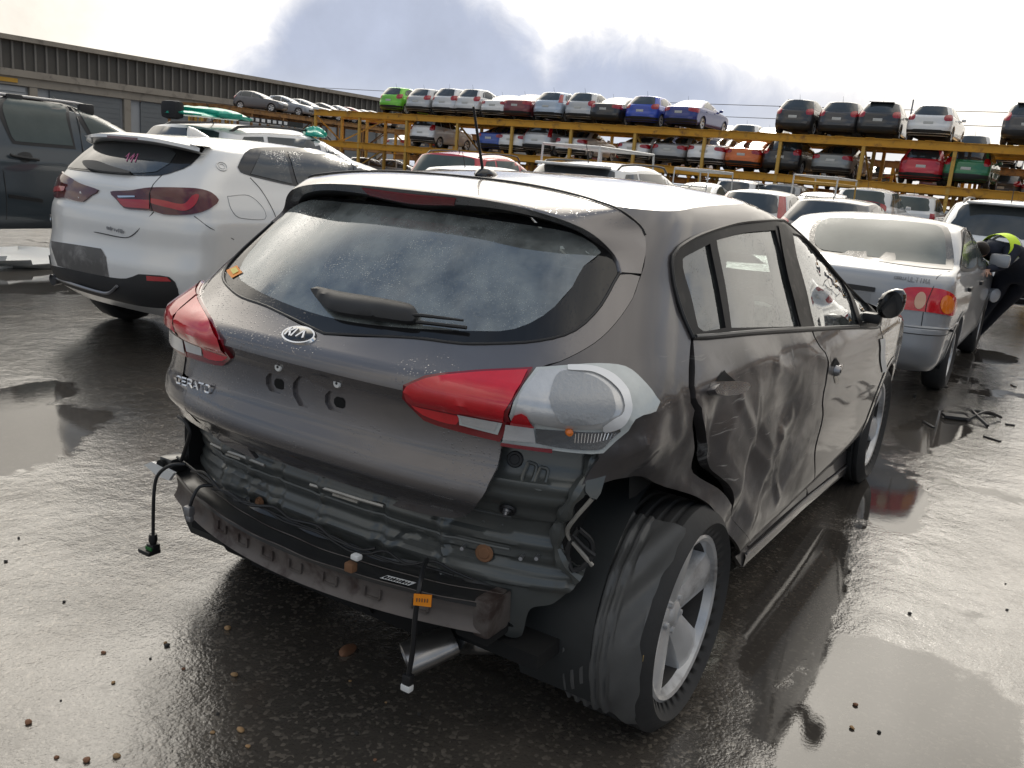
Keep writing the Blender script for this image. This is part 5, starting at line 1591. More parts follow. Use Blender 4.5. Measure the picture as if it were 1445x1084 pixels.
# rear inner panel, beam, cables ----------------------------------------------------
def panel_relief(P_, N_):
    y, z = P_[:, 1], P_[:, 2]
    d = np.zeros(len(P_))
    def rib(t, w_):
        return np.clip((w_-np.abs(t))/(w_*.45), 0, 1)
    for zz, w_, h_ in ((.605, .016, .010), (.548, .012, -.009), (.50, .014, .009), (.685, .012, .009), (.775, .014, .010)):
        d += h_*rib(z-zz+.02*y*y, w_)
    for yy, w_, h_ in ((.45, .022, .010), (.2, .018, -.009), (.03, .016, .009), (-.17, .022, -.010), (-.37, .014, .012), (.33, .012, .008)):
        d += h_*rib(y-yy, w_)*np.clip((.65-z)/.02, 0, 1)
    for cy, cz, r0, h_ in ((-.30, .50, .085, -.012), (.31, .50, .07, -.010)):
        d += h_*np.clip((r0-np.hypot(y-cy, (z-cz)*1.3))/.012, 0, 1)
    return P_+N_*d[:, None]
rp_px = [(420, 650), (560, 690), (640, 700), (712, 615), (780, 632), (842, 636), (850, 665), (838, 690), (820, 700), (803, 722), (793, 755), (800, 785), (815, 800), (828, 805), (815, 822), (780, 852), (748, 860), (735, 898), (715, 898), (700, 880), (690, 862)]
rq = Q(rp_px, KIN)
rp = rq[3:] 
rpl = [(0.0, .72), (.20, .75), (.32, .83), rq[3]]+rq[4:]+[(.45, .36), (0, .36)]
lft = [(-.45, .36), (-.62, .38), (-.80, .42), (-.9, .60), (-.86, .84), (-.66, .86), (-.45, .74)]
rear_panel = fill(KIN, rpl+lft, 'rear_panel', M['inner_metal'], car, off=0, step=.010, thick=.01, disp=panel_relief, angle=45)
def disc(px, r_, h_, name, m__, parent, sh=KIN, off=.004, ax=None):
    q = np.array(Q([px], sh)); p = sh.S(q[:, 0], q[:, 1])[0]; n = sh.normals(q[:, 0], q[:, 1])[0]
    b = MB(); b.lathe([(.0001, h_), (r_*.55, h_), (r_*.62, h_*.5), (r_*.9, h_*.6), (r_, 0)], c=p+n*off, ax=n if ax is None else ax, n=20)
    return b.build(name, m__, parent)
disc((717, 717), .022, .010, 'grommet', M['black'], rear_panel); disc((716, 715), .009, .022, 'bolt', M['steel'], rear_panel)
disc((684, 780), .024, .004, 'rust_patch', M['rust'], rear_panel); disc((369, 708), .016, .012, 'rust_plug', M['rust'], rear_panel)
disc((727, 648), .020, .003, 'hole_cover', M['black'], rear_panel)
for pts in ([(746, 652), (757, 658), (748, 683), (737, 677)], [(763, 659), (773, 664), (765, 690), (754, 685)]):
    b = MB(); b.tube(crom(X3(pts+pts[:1], .004, KIN), .006), .0045, 6); b.build('pressed_slot', M['inner_metal'], rear_panel)
for px in ((738, 784), (760, 784), (656, 770)):
    a_ = X3([px], .0, KIN)[0]; n = np.array((-.9, -.3, .1))
    b = MB(); b.tube([a_, a_+n*.03], .005, 8); b.build('stud', M['steel'], rear_panel)
b = MB()
for k in range(22):
    q_ = np.array([(-.40+k*.038, .632-.0)]); p_ = KIN.S(q_[:, 0], q_[:, 1]); n_ = KIN.normals(q_[:, 0], q_[:, 1])
    p_ = panel_relief(p_, n_)[0]
    b.lathe([(.0001, .0012), (.004, .001), (.005, 0)], c=p_, ax=n_[0], n=8)
b.build('spot_welds', M['inner_metal'], rear_panel)
for zz in (.665, .575):
    qs = np.linspace(-.42, .42, 40); b = MB()
    p_ = panel_relief(KIN.S(qs, zz+0*qs), KIN.normals(qs, zz+0*qs)); b.tube(p_+np.array((-.002, 0, 0)), .0035, 5); b.build('seam_sealer', mat('grey_seam_sealer', (.13, .135, .13), .6, var=.3, vscale=20), rear_panel)
# pale scuffed strips under the tailgate edge
for pts in ([(303, 626), (325, 636), (345, 643), (378, 656)], [(442, 683), (475, 692), (510, 703), (545, 713)]):
    b = MB(); P_ = X3(pts, .010, KIN); b.tube(crom(P_, .01), .0055, 6)
    mid = (P_[1]+P_[2])/2; b.bar(P_[1]-np.array((0, 0, .008)), P_[2]-np.array((0, 0, .008)), .012, .006)
    b.build('lamp_holder_strip', M['cream_strip'], rear_panel)
# wheel-house corner: torn metal between lamp and tyre
ed = [(838, 640), (826, 672), (806, 705), (790, 735), (786, 770), (800, 800), (815, 812)]
b = MB(); b.tube(crom(X3(ed, .012, KIN), .02), [.016+.006*math.sin(i*1.7) for i in range(len(crom(X3(ed, .012, KIN), .02)))], 8); b.build('torn_flange', M['inner_metal'], rear_panel)
b = MB(); b.tube(crom(X3([(832, 700), (808, 724), (800, 745), (815, 770), (832, 792)], .022, KIN), .02), .006, 6); b.build('torn_edge', M['cream_strip'], rear_panel)
b = MB(); b.tube(crom(X3([(815, 738), (800, 770), (806, 800), (828, 788), (832, 760), (815, 738)], .02, KIN), .02), .007, 6); b.tube(crom(X3([(806, 745), (820, 765), (835, 778)], .024, KIN), .02), .006, 6); b.build('vent_frame', M['black'], rear_panel)
fill(KIN, Q([(840, 628), (848, 650), (846, 680), (836, 700), (822, 690), (828, 655)], KIN), 'lamp_bracket', M['inner_metal'], car, off=.03, step=.02, thick=.02)
# wheel house liner (dark cavity) and floor
for sd in (-1, 1):
    b = MB()
    ang = np.linspace(-.15*math.pi, 1.15*math.pi, 30)
    b.grid([[(.0+.39*math.cos(t), sd*y_, .33+.39*math.sin(t)) for t in ang] for y_ in (.85 if sd > 0 else .74, .52)])
    b.add([(.39*math.cos(t), sd*.52, .33+.39*math.sin(t)) for t in ang]+[(0, sd*.52, .3)], [(i, i+1, 30) for i in range(29)])
    b.build('wheel_house', M['wheelhouse'], car)
b = MB(); b.box((1.3, 0, .30), (3.6, 1.30, .04)); b.box((-.34, 0, .40), (.42, .95, .03)); b.box((-.30, 0, .30), (.35, .8, .16)); b.build('floor_pan', M['dark'], car, smooth=False)
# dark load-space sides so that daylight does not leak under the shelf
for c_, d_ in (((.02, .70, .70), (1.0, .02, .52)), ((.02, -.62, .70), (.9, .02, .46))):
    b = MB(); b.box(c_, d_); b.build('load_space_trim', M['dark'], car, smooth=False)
b = MB(); b.box((2.15, 0, .70), (.04, 1.4, .5)); b.build('firewall', M['dark'], car, smooth=False)

def beam_pt(y, z, dx=0):
    return np.array((-.685+.34*y*y+dx, y, z))
ys_ = np.linspace(.70, -.555, 60)
def bz(y):
    return .02*abs(y)
sec = []
for y in ys_:
    e = .0
    zt, zb_ = .456-.01*(y > .45)*(y-.45)*4, .384+.0*(y)
    sec.append([beam_pt(y, zt+.006, .085), beam_pt(y, zt+.004, .045), beam_pt(y, zt, .006), beam_pt(y, zt-.008, 0), beam_pt(y, (zt+zb_)/2, .004), beam_pt(y, zb_+.012, -.001), beam_pt(y, zb_, -.012), beam_pt(y, zb_-.006, .0), beam_pt(y, zb_-.006, .09), beam_pt(y, zt-.02, .10)])
b = MB(); b.grid([r_[2:] for r_ in sec], flip=True)
for r_ in (sec[0], sec[-1]):
    b.add(r_, [tuple(range(len(r_)))])
beam = b.build('bumper_beam', M['bar_metal'], car, angle=35)
# black top flange of the beam with its wavy pressed edge
b = MB()
G_ = []
for i, y in enumerate(ys_):
    wv = .008*math.sin(i*.55)+(.012 if (i//9) % 2 else 0)
    G_.append([beam_pt(y, .449, -.004), beam_pt(y, .4585, -.0035), beam_pt(y, .460, .03), beam_pt(y, .468, .045), beam_pt(y, .470, .085+wv), beam_pt(y, .478, .095+wv), beam_pt(y, .468, .10+wv)])
b.grid(G_, flip=True)
b.build('beam_flange', M['foam'], beam, angle=35)
for off, zz in ((.046, .469), (-.0035, .459)):
    b = MB(); b.tube([beam_pt(y, zz+.0012*math.sin(y*21), off+.0015*math.sin(y*33)) for y in ys_], .0014, 5); b.build('flange_edge', M['bar_metal'], beam)
for y in (.33, .22, .11, 0, -.12, -.25, -.38):
    b = MB()
    for s_ in (-.022, .022):
        b.box(beam_pt(y+s_, .420, -.001)+np.array((0, 0, 0)), (.006, .005, .026))
    b.box(beam_pt(y, .407, -.001), (.006, .046, .005)); b.build('pressed_mark', M['bar_metal'], beam, smooth=False)
for y in (-.50, .46):
    b = MB(); b.box((-.50, y, .40), (.16, .10, .12), bev=.01); b.build('crash_box', M['dark'], beam)
p = beam_pt(-.535, .42, .04); b = MB(); b.box(p, (.10, .05, .10), bev=.012); b.build('beam_end', M['bar_metal'], beam)
# left bracket with pale torn edge
lp = at(232, 655, x=-.54)
b = MB(); b.box(lp+np.array((.03, -.01, 0)), (.07, .06, .05), bev=.01); b.build('beam_bracket', M['foam'], beam)
b = MB(); b.lathe([(.0001, .006), (.016, .006), (.018, 0)], c=lp+np.array((-.012, 0, .0)), ax=(-1, 0, .1), n=14); b.build('bracket_hole', M['dark'], beam)
tp = [at(*q, x=-.56) for q in ((203, 656), (214, 652), (245, 668), (238, 678), (222, 672))]
b = MB(); b.add([t for t in tp]+[t+np.array((.012, 0, 0)) for t in tp], [(4, 3, 2, 1, 0), (5, 6, 7, 8, 9)]+[(i, (i+1) % 5, 5+(i+1) % 5, 5+i) for i in range(5)]); b.build('torn_plastic', M['whitetag'], beam, smooth=False)
# hanging cables with plugs and tags
def cable(px, xs_, r_, name='cable', ext=None):
    pts = [at(a, b_, x=x) for (a, b_), x in zip(px, xs_)]
    b = MB(); b.tube(crom(pts, .012), r_, 8)
    return b.build(name, M['cable'], car), pts
c1, pts = cable([(262, 655), (240, 657), (222, 672), (217, 700), (216, 757)], (-.57, -.60, -.62, -.63, -.63), .0055)
e_ = pts[-1]
b = MB(); b.lathe([(.0001, .01), (.012, .008), (.014, -.012), (.010, -.025), (.0001, -.028)], c=e_, ax=(0, 0, 1), n=12); b.build('plug', M['cable'], c1)
b = MB(); b.box(e_+np.array((.0, 0, -.034)), (.03, .034, .022), bev=.006); b.box(e_+np.array((-.005, .012, -.05)), (.045, .055, .014), bev=.004); b.build('plug_base', M['cable'], c1)
b = MB(); b.box(e_+np.array((-.012, .0, -.036)), (.012, .028, .010)); b.build('green_clip', mat('green_plastic', (.02, .14, .03), .4), c1)
c2, pts = cable([(300, 685), (282, 687), (272, 703), (268, 716)], (-.60, -.63, -.65, -.655), .005)
e_ = pts[-1]; b = MB(); b.box(e_+np.array((-.003, 0, -.01)), (.022, .028, .03), bev=.006); b.box(e_+np.array((-.004, -.004, -.032)), (.016, .024, .02), bev=.006); b.build('plug', M['steel'], c2)
cable([(250, 645), (300, 682), (340, 708), (372, 716), (400, 735), (450, 752), (495, 778), (520, 782), (560, 795), (600, 800), (640, 812)], (-.55, -.60, -.62, -.625, -.63, -.63, -.63, -.628, -.62, -.60, -.58), .004)
cable([(330, 706), (360, 712), (395, 728), (430, 742), (470, 757), (505, 775)], (-.63,)*6, .003)
cable([(270, 665), (290, 668), (312, 692), (330, 700), (352, 710)], (-.57, -.6, -.615, -.62, -.625), .0035)
cable([(300, 690), (322, 694), (350, 712), (388, 716), (410, 732), (448, 742), (470, 760), (512, 776), (530, 774)], (-.60, -.62, -.63, -.635, -.63, -.635, -.63, -.63, -.62), .0045)
cable([(520, 782), (545, 778), (575, 796), (612, 792), (640, 806), (668, 818)], (-.63, -.62, -.62, -.60, -.585, -.57), .0035)
cable([(256, 650), (262, 632), (268, 610), (262, 596), (252, 588)], (-.57, -.575, -.58, -.58, -.57), .006)
for px, m__, d_ in (((503, 786), 'whitetag', (.02, .024, .014)), ((495, 800), 'rust', (.022, .026, .024))):
    p = at(*px, x=-.70); b = MB(); b.box(p, d_, bev=.004); b.build('cable_clip', M[m__], beam)
c3, pts = cable([(603, 790), (598, 800), (592, 830), (586, 870), (582, 920), (576, 955)], (-.60, -.63, -.685, -.69, -.69, -.69), .0065)
e_ = pts[-1]; b = MB(); b.box(e_+np.array((0, 0, -.008)), (.02, .024, .03), bev=.004); b.build('plug', M['cable'], c3)
b = MB(); b.box(e_+np.array((-.002, 0, -.028)), (.02, .028, .018), bev=.004); b.build('plug_end', M['whitetag'], c3)
q = [at(*p, x=-.698) for p in ((584, 838), (609, 840), (608, 857), (583, 854))]
b = MB(); b.add(q+[t+np.array((.002, 0, 0)) for t in q], [(3, 2, 1, 0), (4, 5, 6, 7)]); b.build('orange_label', M['orange'], c3, smooth=False)
b = MB()
for k in range(5):
    a_ = q[0]+(q[1]-q[0])*(.2+.15*k)+(q[3]-q[0])*.35; c_ = a_+(q[3]-q[0])*.3
    b.bar(a_-np.array((.001, 0, 0)), c_-np.array((.001, 0, 0)), .0022)
b.build('label_print', M['rust'], c3, smooth=False)
q = [beam_pt(y, .4625, d) for y, d in ((-.265, .004), (-.345, .004), (-.35, .028), (-.27, .028))]
b = MB(); b.add(q, [(0, 1, 2, 3)]); wt = b.build('white_label', M['whitetag'], beam, smooth=False)
b = MB()
for k in range(9):
    y = -.275-.008*k; b.bar(beam_pt(y, .4632, .007), beam_pt(y-.001, .4632, .019), .0025+.0015*(k % 3 == 0))
b.build('barcode', M['cable'], wt, smooth=False)
# exhaust
ex = empty('exhaust'); ex.parent = car
def oval(c, a, b_, ax, n=28):
    ax = np.array(ax, float); ax /= np.linalg.norm(ax); s_ = np.cross(ax, (0, 0, 1)); s_ /= np.linalg.norm(s_); u = np.cross(s_, ax)
    return [np.array(c)+s_*a*math.cos(t)+u*b_*math.sin(t) for t in np.linspace(0, 2*math.pi, n)]
A0, A1 = at(573, 931, x=-.60), at(640, 902, x=-.50)
axv = np.array(A0)-np.array(A1)
b = MB(); b.grid([oval(A1, .050, .036, axv), oval(A1+axv*.5, .055, .040, axv), oval(A0, .055, .040, axv), oval(A0+axv*.02, .051, .036, axv), oval(A0-axv*.25, .049, .034, axv)]); b.build('tail_pipe', M['tip'], ex)
b = MB(); b.add(oval(A0-axv*.2, .05, .035, axv)[:-1], [tuple(range(27))]); b.build('pipe_bore', M['dark'], ex, smooth=False)
b = MB(); b.tube(crom([A1, at(660, 905, x=-.42), at(700, 905, x=-.36), at(735, 895, x=-.26), at(760, 870, x=-.15)], .03), .034, 14); b.build('pipe', M['tip'], ex)
b = MB(); b.tube([(-.42, .5, .30), (-.42, -.1, .30)], .09, 16); b.build('silencer', M['dark'], ex)
# coil spring glimpse beside the tyre
b = MB(); b.tube([(.0-.25+.045*math.cos(t), -.55+.045*math.sin(t), .20+.02*t/2) for t in np.linspace(0, 6*math.pi, 60)], .008, 6); b.build('coil_spring', M['black'], car)

# wheels
RW = wheel_parts(car, (-.045, -.768, .314), R=.322, W=.228, rim=.222, side=-1, spin=math.radians(20), steer=math.radians(0))
tag(RW, 'right rear wheel with torn black liner wrapped over the tyre')
FW = wheel_parts(car, (2.70, -.765, .318), R=.320, rim=.214, side=-1, spin=math.radians(52))
for wx in (0, 2.70):
    wheel_parts(car, (wx, .765, .318), R=.320, rim=.214, side=1)
# torn liner over the back of the tyre
b = MB(); rows = []
angs = np.linspace(math.radians(112), math.radians(214), 34)
for i, a in enumerate(angs):
    row = []
    for k, ax_ in enumerate(np.linspace(.112, -.100, 47)):
        jag = .003*math.sin(i*1.3)+.009*math.sin(i*.33)
        r_ = .333+.002*math.sin(i*.9+k*.25)+((.004+.004*math.sin(i*.6+k*.35)) if k > 29 else 0)+(.009*(math.sin(k*1.05) > .0) if k < 29 else 0)
        row.append((r_*math.cos(a), ax_+(-jag if k == 46 else 0), r_*math.sin(a)))
    rows.append(row)
b.grid(rows, flip=False)
b.build('torn_liner', mat('torn_liner_plastic', (.095, .095, .093), .38, var=.35, vscale=8, dirt=((.05, .048, .045), 6.0, .55, .8)), RW, angle=60)
b = MB()
for (px, m__) in (((905, 928), 0), ((888, 948), 0), ((893, 905), 0)):
    p = at(*px, x=-.35)
    b.box(p, (.004, .012, .018), bev=.001)
b.build('yellow_scraps', mat('yellow_scrap', (.42, .30, .12), .5), car)
# cabin
for y in (-.36, .36):
    b = MB()
    b.box((1.42, y, .50), (.52, .50, .16), bev=.05)
    b.box((1.10, y, .80), (.14, .48, .62), rot=np.array(Matrix.Rotation(-.28, 3, 'Y')), bev=.05)
    b.box((.99, y, 1.17), (.09, .25, .17), bev=.035)
    for s_ in (-.05, .05): b.tube([(1.01, y+s_, 1.05), (1.0, y+s_, 1.14)], .008, 6)
    b.build('front_seat', M['seat'], car)
b = MB()
b.box((.42, 0, .50), (.5, 1.22, .18), bev=.05)
b.box((.13, 0, .80), (.14, 1.24, .52), rot=np.array(Matrix.Rotation(-.32, 3, 'Y')), bev=.05)
for y in (-.38, 0, .38):
    b.box((.03, y, 1.09), (.07, .24, .10), bev=.03)
b.build('rear_bench', M['seat'], car)
b = MB(); b.box((2.15, 0, .86), (.42, 1.34, .20), bev=.06); b.build('dashboard', M['seat'], car)
b = MB(); t_ = np.linspace(0, 2*math.pi, 28, False)
b.tube([(1.78+.10*math.sin(a), -.36+.18*math.cos(a), .90+.16*math.sin(a)) for a in t_], .014, 8, closed=True); b.build('steering_wheel', M['seat'], car)
b = MB(); b.box((1.80, -.36, .91), (.10, .22, .16), bev=.05); b.build('wheel_airbag', M['cream'], car)
G_ = [[(x, y, float(KS.roof(x, y))-.035) for y in np.linspace(-.53, .53, 12)] for x in np.linspace(0.0, 1.42, 14)]
b = MB(); b.grid(G_); b.build('headliner', M['head'], car)
for sd in (-1, 1):
    b = MB(); b.bar((1.02, sd*.77, .95), (.98, sd*.62, 1.38), .10, .05); b.build('inner_pillar', M['head'], car, smooth=False)
    b = MB(); b.bar((-.10, sd*.60, 1.05), (.06, sd*.50, 1.36), .12, .03); b.build('inner_pillar', M['head'], car, smooth=False)
b = MB()
for k in range(7):
    pts = [(-.42+.018*k+.004*math.sin(k), .30-.09*0, .985+.002*k), (-.40+.018*k, -.10, .985+.002*k), (-.38+.018*k, -.45, .985)]
b.box((-.20, 0, .955), (.50, 1.05, .015)); b.build('parcel_shelf', M['seat'], car, smooth=False)
# ---------------------------------------------------------------- the cars standing nearby, one by one
FONT.update({'L': [[(0, 1), (0, 0), (1, 0)]], 'U': [[(0, 1), (0, .15), (.15, 0), (.85, 0), (1, .15), (1, 1)]], 'M': [[(0, 0), (0, 1), (.5, .4), (1, 1), (1, 0)]], 'i': [[(.5, 0), (.5, .65)]], 'd': [[(1, 1), (1, 0), (0, 0), (0, .6), (1, .6)]], 'r': [[(0, 0), (0, .65), (.8, .65)]], 'v': [[(0, .65), (.5, 0), (1, .65)]], 'e': [[(1, 0), (0, 0), (0, .65), (1, .65), (1, .33), (0, .33)]], 's': [[(1, .65), (0, .65), (0, .35), (1, .3), (1, 0), (0, 0)]]})
class On:
    """work on one car's skin from photo positions; loc: rear axle on the ground, car heading +x"""
    def __init__(s, sh, loc, root):
        s.sh, s.loc, s.root = sh, np.array(loc, float), root
    def q(s, px, roof=False):
        d = np.array([ray(*p[:2]) for p in px]); o = np.broadcast_to(CAM_C-s.loc, d.shape)
        return [tuple(v) for v in s.sh.q_of(s.sh.hit(o, d, tmax=26.0, roof=roof))]
    def x3(s, px, off=0.0):
        q = np.array(s.q(px)); return s.sh.S(q[:, 0], q[:, 1])+s.sh.normals(q[:, 0], q[:, 1])*off
    def patch(s, px, name, m__, parent=None, off=.005, step=.04, thick=0.0, mirror=False, smooth=True, holes=()):
        return fill(s.sh, s.q(px), name, M[m__] if isinstance(m__, str) else m__, parent or s.root, off=off, step=step, thick=thick, mirror=mirror, smooth=smooth, holes=[s.q(h) for h in holes])
    def line(s, px, name='panel_gap', m__='black', r_=.0035, parent=None, off=.0005, mirror=False, b=None):
        b = b or MB()
        P_ = crom(s.x3(px, off), .03)
        b.tube(P_, r_, 5)
        if mirror:
            b.tube(P_*np.array((1, -1, 1)), r_, 5)
        return b.build(name, M[m__], parent or s.root) if name else b

def suv_white():
    loc = (2.30, 4.21, 0)
    o = tag(empty('crossover', loc), 'pearl white crossover with dark red tail lamps and black lower bumper parked behind the wreck', 'crossover')
    lv = [(.27, -.60, 3.2, .80), (.38, -.74, 3.38, .87), (.5, -.78, 3.42, .895), (.62, -.785, 3.44, .905), (.70, -.765, 3.44, .91), (.78, -.752, 3.44, .912), (.88, -.755, 3.40, .912), (.95, -.745, 3.33, .910), (1.0, -.730, 3.2, .90), (1.05, -.725, 2.8, .888), (1.1, -.715, 2.4, .87), (1.14, -.71, 2.25, .855), (1.18, -.685, 2.15, .838), (1.3, -.585, 1.85, .792), (1.4, -.475, 1.5, .740), (1.46, -.40, 1.2, .69), (1.52, -.3, .9, .61), (1.56, -.2, .7, .5)]
    sh = Shell(lv, [(-.7, 1.465), (-.5, 1.49), (-.25, 1.515), (0, 1.528), (.4, 1.535), (.8, 1.525), (1.2, 1.48), (1.6, 1.38)], crown=.05, Lr=.38, nr=3.1, plan=[(-1, .985), (0, .998), (.6, 1), (2, 1), (2.8, .985), (3.4, .93)])
    c = On(sh, loc, o)
    wc = (.76, .75, .725)
    mesh_shell(sh, 'body', M['paint'], o, [(0, .345), (2.67, .345)], color=wc, belt=1.08, wr=.385, zb=.27, rows_lo=30, rows_hi=20)
    gl = c.patch([(83, 231), (83, 236), (136, 244), (184, 248), (227, 248), (249, 242), (270, 233), (289, 211), (285, 206), (200, 193), (140, 190), (124, 198)], 'rear_window', 'frit', off=.005, step=.05)
    c.patch([(88, 233), (140, 241), (185, 245), (222, 243), (240, 232), (249, 218), (230, 208), (180, 198), (140, 196), (120, 205)], 'pane', 'kdark', gl, off=.008, step=.05)
    w_ = solid = c.patch([(121, 231), (140, 231), (160, 238), (188, 246), (186, 248), (150, 245), (126, 240)], 'wiper', 'black', off=.03, step=.03, thick=.03)
    b = MB(); pk = mat('pink_marker', (.75, .25, .42), .6)
    for st_ in ([(179, 223), (184, 218), (180, 229)], [(184, 226), (191, 219), (186, 230)], [(189, 224), (196, 219), (192, 230)]):
        b.tube(c.x3(st_, .011), .004, 5)
    b.build('marker_scrawl', pk, gl)
    # lamps
    L = c.patch([(157.5, 271), (185, 269), (213, 266), (250, 266), (280, 267.5), (299, 273.5), (308, 283), (299, 293), (283, 300), (263, 303.5), (232, 303), (217, 298), (184, 295.6), (177, 294), (165, 281)], 'tail_lamp', 'dark_red', off=.012, step=.035, thick=.02)
    c.patch([(215, 281), (235, 284), (250, 288), (262, 288), (272, 277), (281, 276), (275, 291), (262, 298), (245, 295), (215, 287)], 'light_guide', 'redglow', L, off=.016, step=.02)
    c.patch([(168, 281), (168, 281), (213, 283), (213, 283), (213, 295), (213, 295), (185, 293), (176, 291)], 'light_guide', 'redglow', L, off=.016, step=.02)
    c.patch([(168, 277), (168, 277), (193, 277), (193, 279), (193, 279), (170, 279.5)], 'chrome_bar', 'chrome', L, off=.017, step=.02)
    c.line([(216, 266), (213, 275), (214, 288), (217, 298)], 'lamp_split', 'black', .004, L, off=.014)
    L2 = c.patch([(157.5, 271), (185, 269), (213, 266), (250, 266), (280, 267.5), (299, 273.5), (308, 283), (299, 293), (283, 300), (263, 303.5), (232, 303), (217, 298), (184, 295.6), (177, 294), (165, 281)], 'tail_lamp', 'dark_red', off=.012, step=.035, thick=.02, mirror=True)
    fill(sh, c.q([(215, 281), (235, 284), (250, 288), (262, 288), (272, 277), (281, 276), (275, 291), (262, 298), (245, 295), (215, 287)]), 'light_guide', M['redglow'], L2, off=.016, step=.02, mirror=True)
    # roundels
    for px, rad in (((114, 275), .046), ((313, 235), .036)):
        q = np.array(c.q([px])); p = sh.S(q[:, 0], q[:, 1])[0]; n = sh.normals(q[:, 0], q[:, 1])[0]
        r_ = np.cross((0, 0, 1.), n); r_ /= np.linalg.norm(r_); u_ = np.cross(n, r_)
        if rad > .04:
            bd = ellipse_disc(MB(), p, r_, u_, n, rad, rad, .006).build('roundel', M['chrome'], o)
            b = ellipse_disc(MB(), p+n*.006, r_, u_, n, rad*.86, rad*.86, .002); b.build('roundel_ring', mat('pale_blue_ring', (.35, .40, .50), .3), bd)
            b = ellipse_disc(MB(), p+n*.008, r_, u_, n, rad*.62, rad*.62, .002); b.build('roundel_field', M['gloss_black'], bd)
            b = MB()
            for a0 in (0, math.pi):
                t_ = np.linspace(a0, a0+math.pi/2, 8)
                b.add([p+n*.0112]+[p+n*.0112+rad*.56*(r_*math.cos(a)+u_*math.sin(a)) for a in t_], [tuple(range(9))])
            b.build('roundel_quarter', M['white_lens'], bd, smooth=False)
        else:
            b = MB(); b.tube([p+n*.002+rad*(r_*math.cos(a)+u_*math.sin(a)) for a in np.linspace(0, 2*math.pi, 28, False)], .004, 6, closed=True)
            b.tube([p+n*.002+rad*.55*(r_*math.cos(a)+u_*math.sin(a)) for a in np.linspace(0, 2*math.pi, 20, False)], .003, 6, closed=True)
            b.build('roundel', M['paint'], o, color=wc)
    for txt, a_, b__, hgt in (('X2', (62, 309), (72, 312), .035), ('sdriv18i', (152, 323), (177, 330), .022)):
        p0, p1 = c.x3([a_, b__], .004); r_ = (p1-p0); Lh = np.linalg.norm(r_); r_ /= Lh
        q = np.array(c.q([a_])); n = sh.normals(q[:, 0], q[:, 1])[0]; k = len(txt)
        b = lettering(MB(), txt, p0, r_, (0, 0, 1), hgt, Lh/k*.72, Lh/k*.30, .005, n, .003)
        b.build('model_lettering', M['chrome'] if k == 2 else M['steel'], o)
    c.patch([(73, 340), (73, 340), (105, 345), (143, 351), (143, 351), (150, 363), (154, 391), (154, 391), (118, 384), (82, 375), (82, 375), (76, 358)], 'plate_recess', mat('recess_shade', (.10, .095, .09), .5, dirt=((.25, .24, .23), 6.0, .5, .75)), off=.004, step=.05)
    lb = c.patch([(51, 358), (66, 371), (100, 380), (153, 391), (179, 393), (196, 387), (198, 387), (239, 391), (251, 408), (253, 430), (232, 434), (194, 430), (155, 421), (110, 408), (72, 392), (54, 374)], 'lower_bumper', 'black', off=.008, step=.05, thick=.02)
    c.line([(76, 390), (110, 401), (140, 410), (156, 412), (168, 403)], 'silver_strip', 'steel', .011, lb, off=.016)
    c.patch([(208, 389), (208, 389), (237, 391), (237, 391), (243, 397), (243, 397), (209, 396), (209, 396)], 'reflector', 'redglow', lb, off=.012, step=.03)
    b = MB(); p = c.x3([(66, 388)])[0]; b.tube([p+np.array((.05, 0, -.02)), p+np.array((-.03, 0, -.03))], .042, 14, cap=False); b.tube([p+np.array((.04, 0, -.02)), p+np.array((.045, 0, -.02))], .04, 14); b.build('tail_pipe', M['steel'], o)
    c.line([(229, 247), (216, 261), (214, 266)], r_=.003)
    c.line([(217, 299), (194, 326), (178, 335.5), (136, 328), (66, 316), (59, 309)], r_=.0035)
    c.line([(274, 305), (297, 322), (330, 338)], r_=.003)
    c.line([(321, 277), (351, 276), (371, 293), (374, 309), (337, 307), (326, 295), (321, 277)], 'fuel_flap_gap', 'steel', .0025)
    c.line([(353, 251), (369, 269), (387, 301), (395, 330)], r_=.003)
    fr = c.patch([(335, 236), (345, 216), (361, 209), (415, 209), (478, 215), (520, 225), (562, 242), (562, 242), (560, 262), (470, 266), (418, 263), (361, 250.5), (339, 243)], 'window_frame', 'gloss_black', off=.004, step=.06)
    for i, pl in enumerate(([(353, 246), (353, 246), (368, 214), (368, 214), (400, 214), (400, 214), (412, 260), (412, 260)], [(405, 214), (405, 214), (476, 220), (476, 220), (492, 262), (492, 262), (420, 262), (420, 262)], [(489, 222), (489, 222), (520, 230), (552, 243), (552, 243), (548, 260), (502, 262), (502, 262)])):
        c.patch(pl, 'side_window', 'kdark', fr, off=.008, step=.06)
    fill(sh, [(q, z) for q, z in c.q([(335, 236), (345, 216), (361, 209), (415, 209), (478, 215), (520, 225), (562, 242), (560, 262), (470, 266), (418, 263), (361, 250.5), (339, 243)])], 'side_window', M['glass'], o, off=.005, step=.08, mirror=True)
    fill(FrontSide(sh), qz_front(sh, [(-.70, 1.2), (0, 1.18), (.70, 1.2), (.60, 1.36), (.52, 1.46), (0, 1.475), (-.52, 1.46), (-.60, 1.36)]), 'windscreen', M['glass'], o, off=.005, step=.1)
    for sd in (False, True):
        fill(FrontSide(sh), qz_front(sh, [(-.40, .82), (-.66, .79), (-.80, .86), (-.80, .95), (-.60, .93)]), 'headlamp', M['white_lens'], o, off=.006, step=.06, mirror=sd)
        for wx in (0, 2.67):
            wheel_parts(o, (wx, (1 if sd else -1)*.80, .345), R=.345, rim=.24, W=.22, side=(1 if sd else -1), detail=False, twin=True)
        b = MB(); b.box((1.98, (1 if sd else -1)*.99, 1.12), (.11, .20, .14), bev=.04); b.build('mirror', M['paint'], o, color=wc)
    # roof spoiler with brake lamp, shark fin
    b = MB(); G_ = []
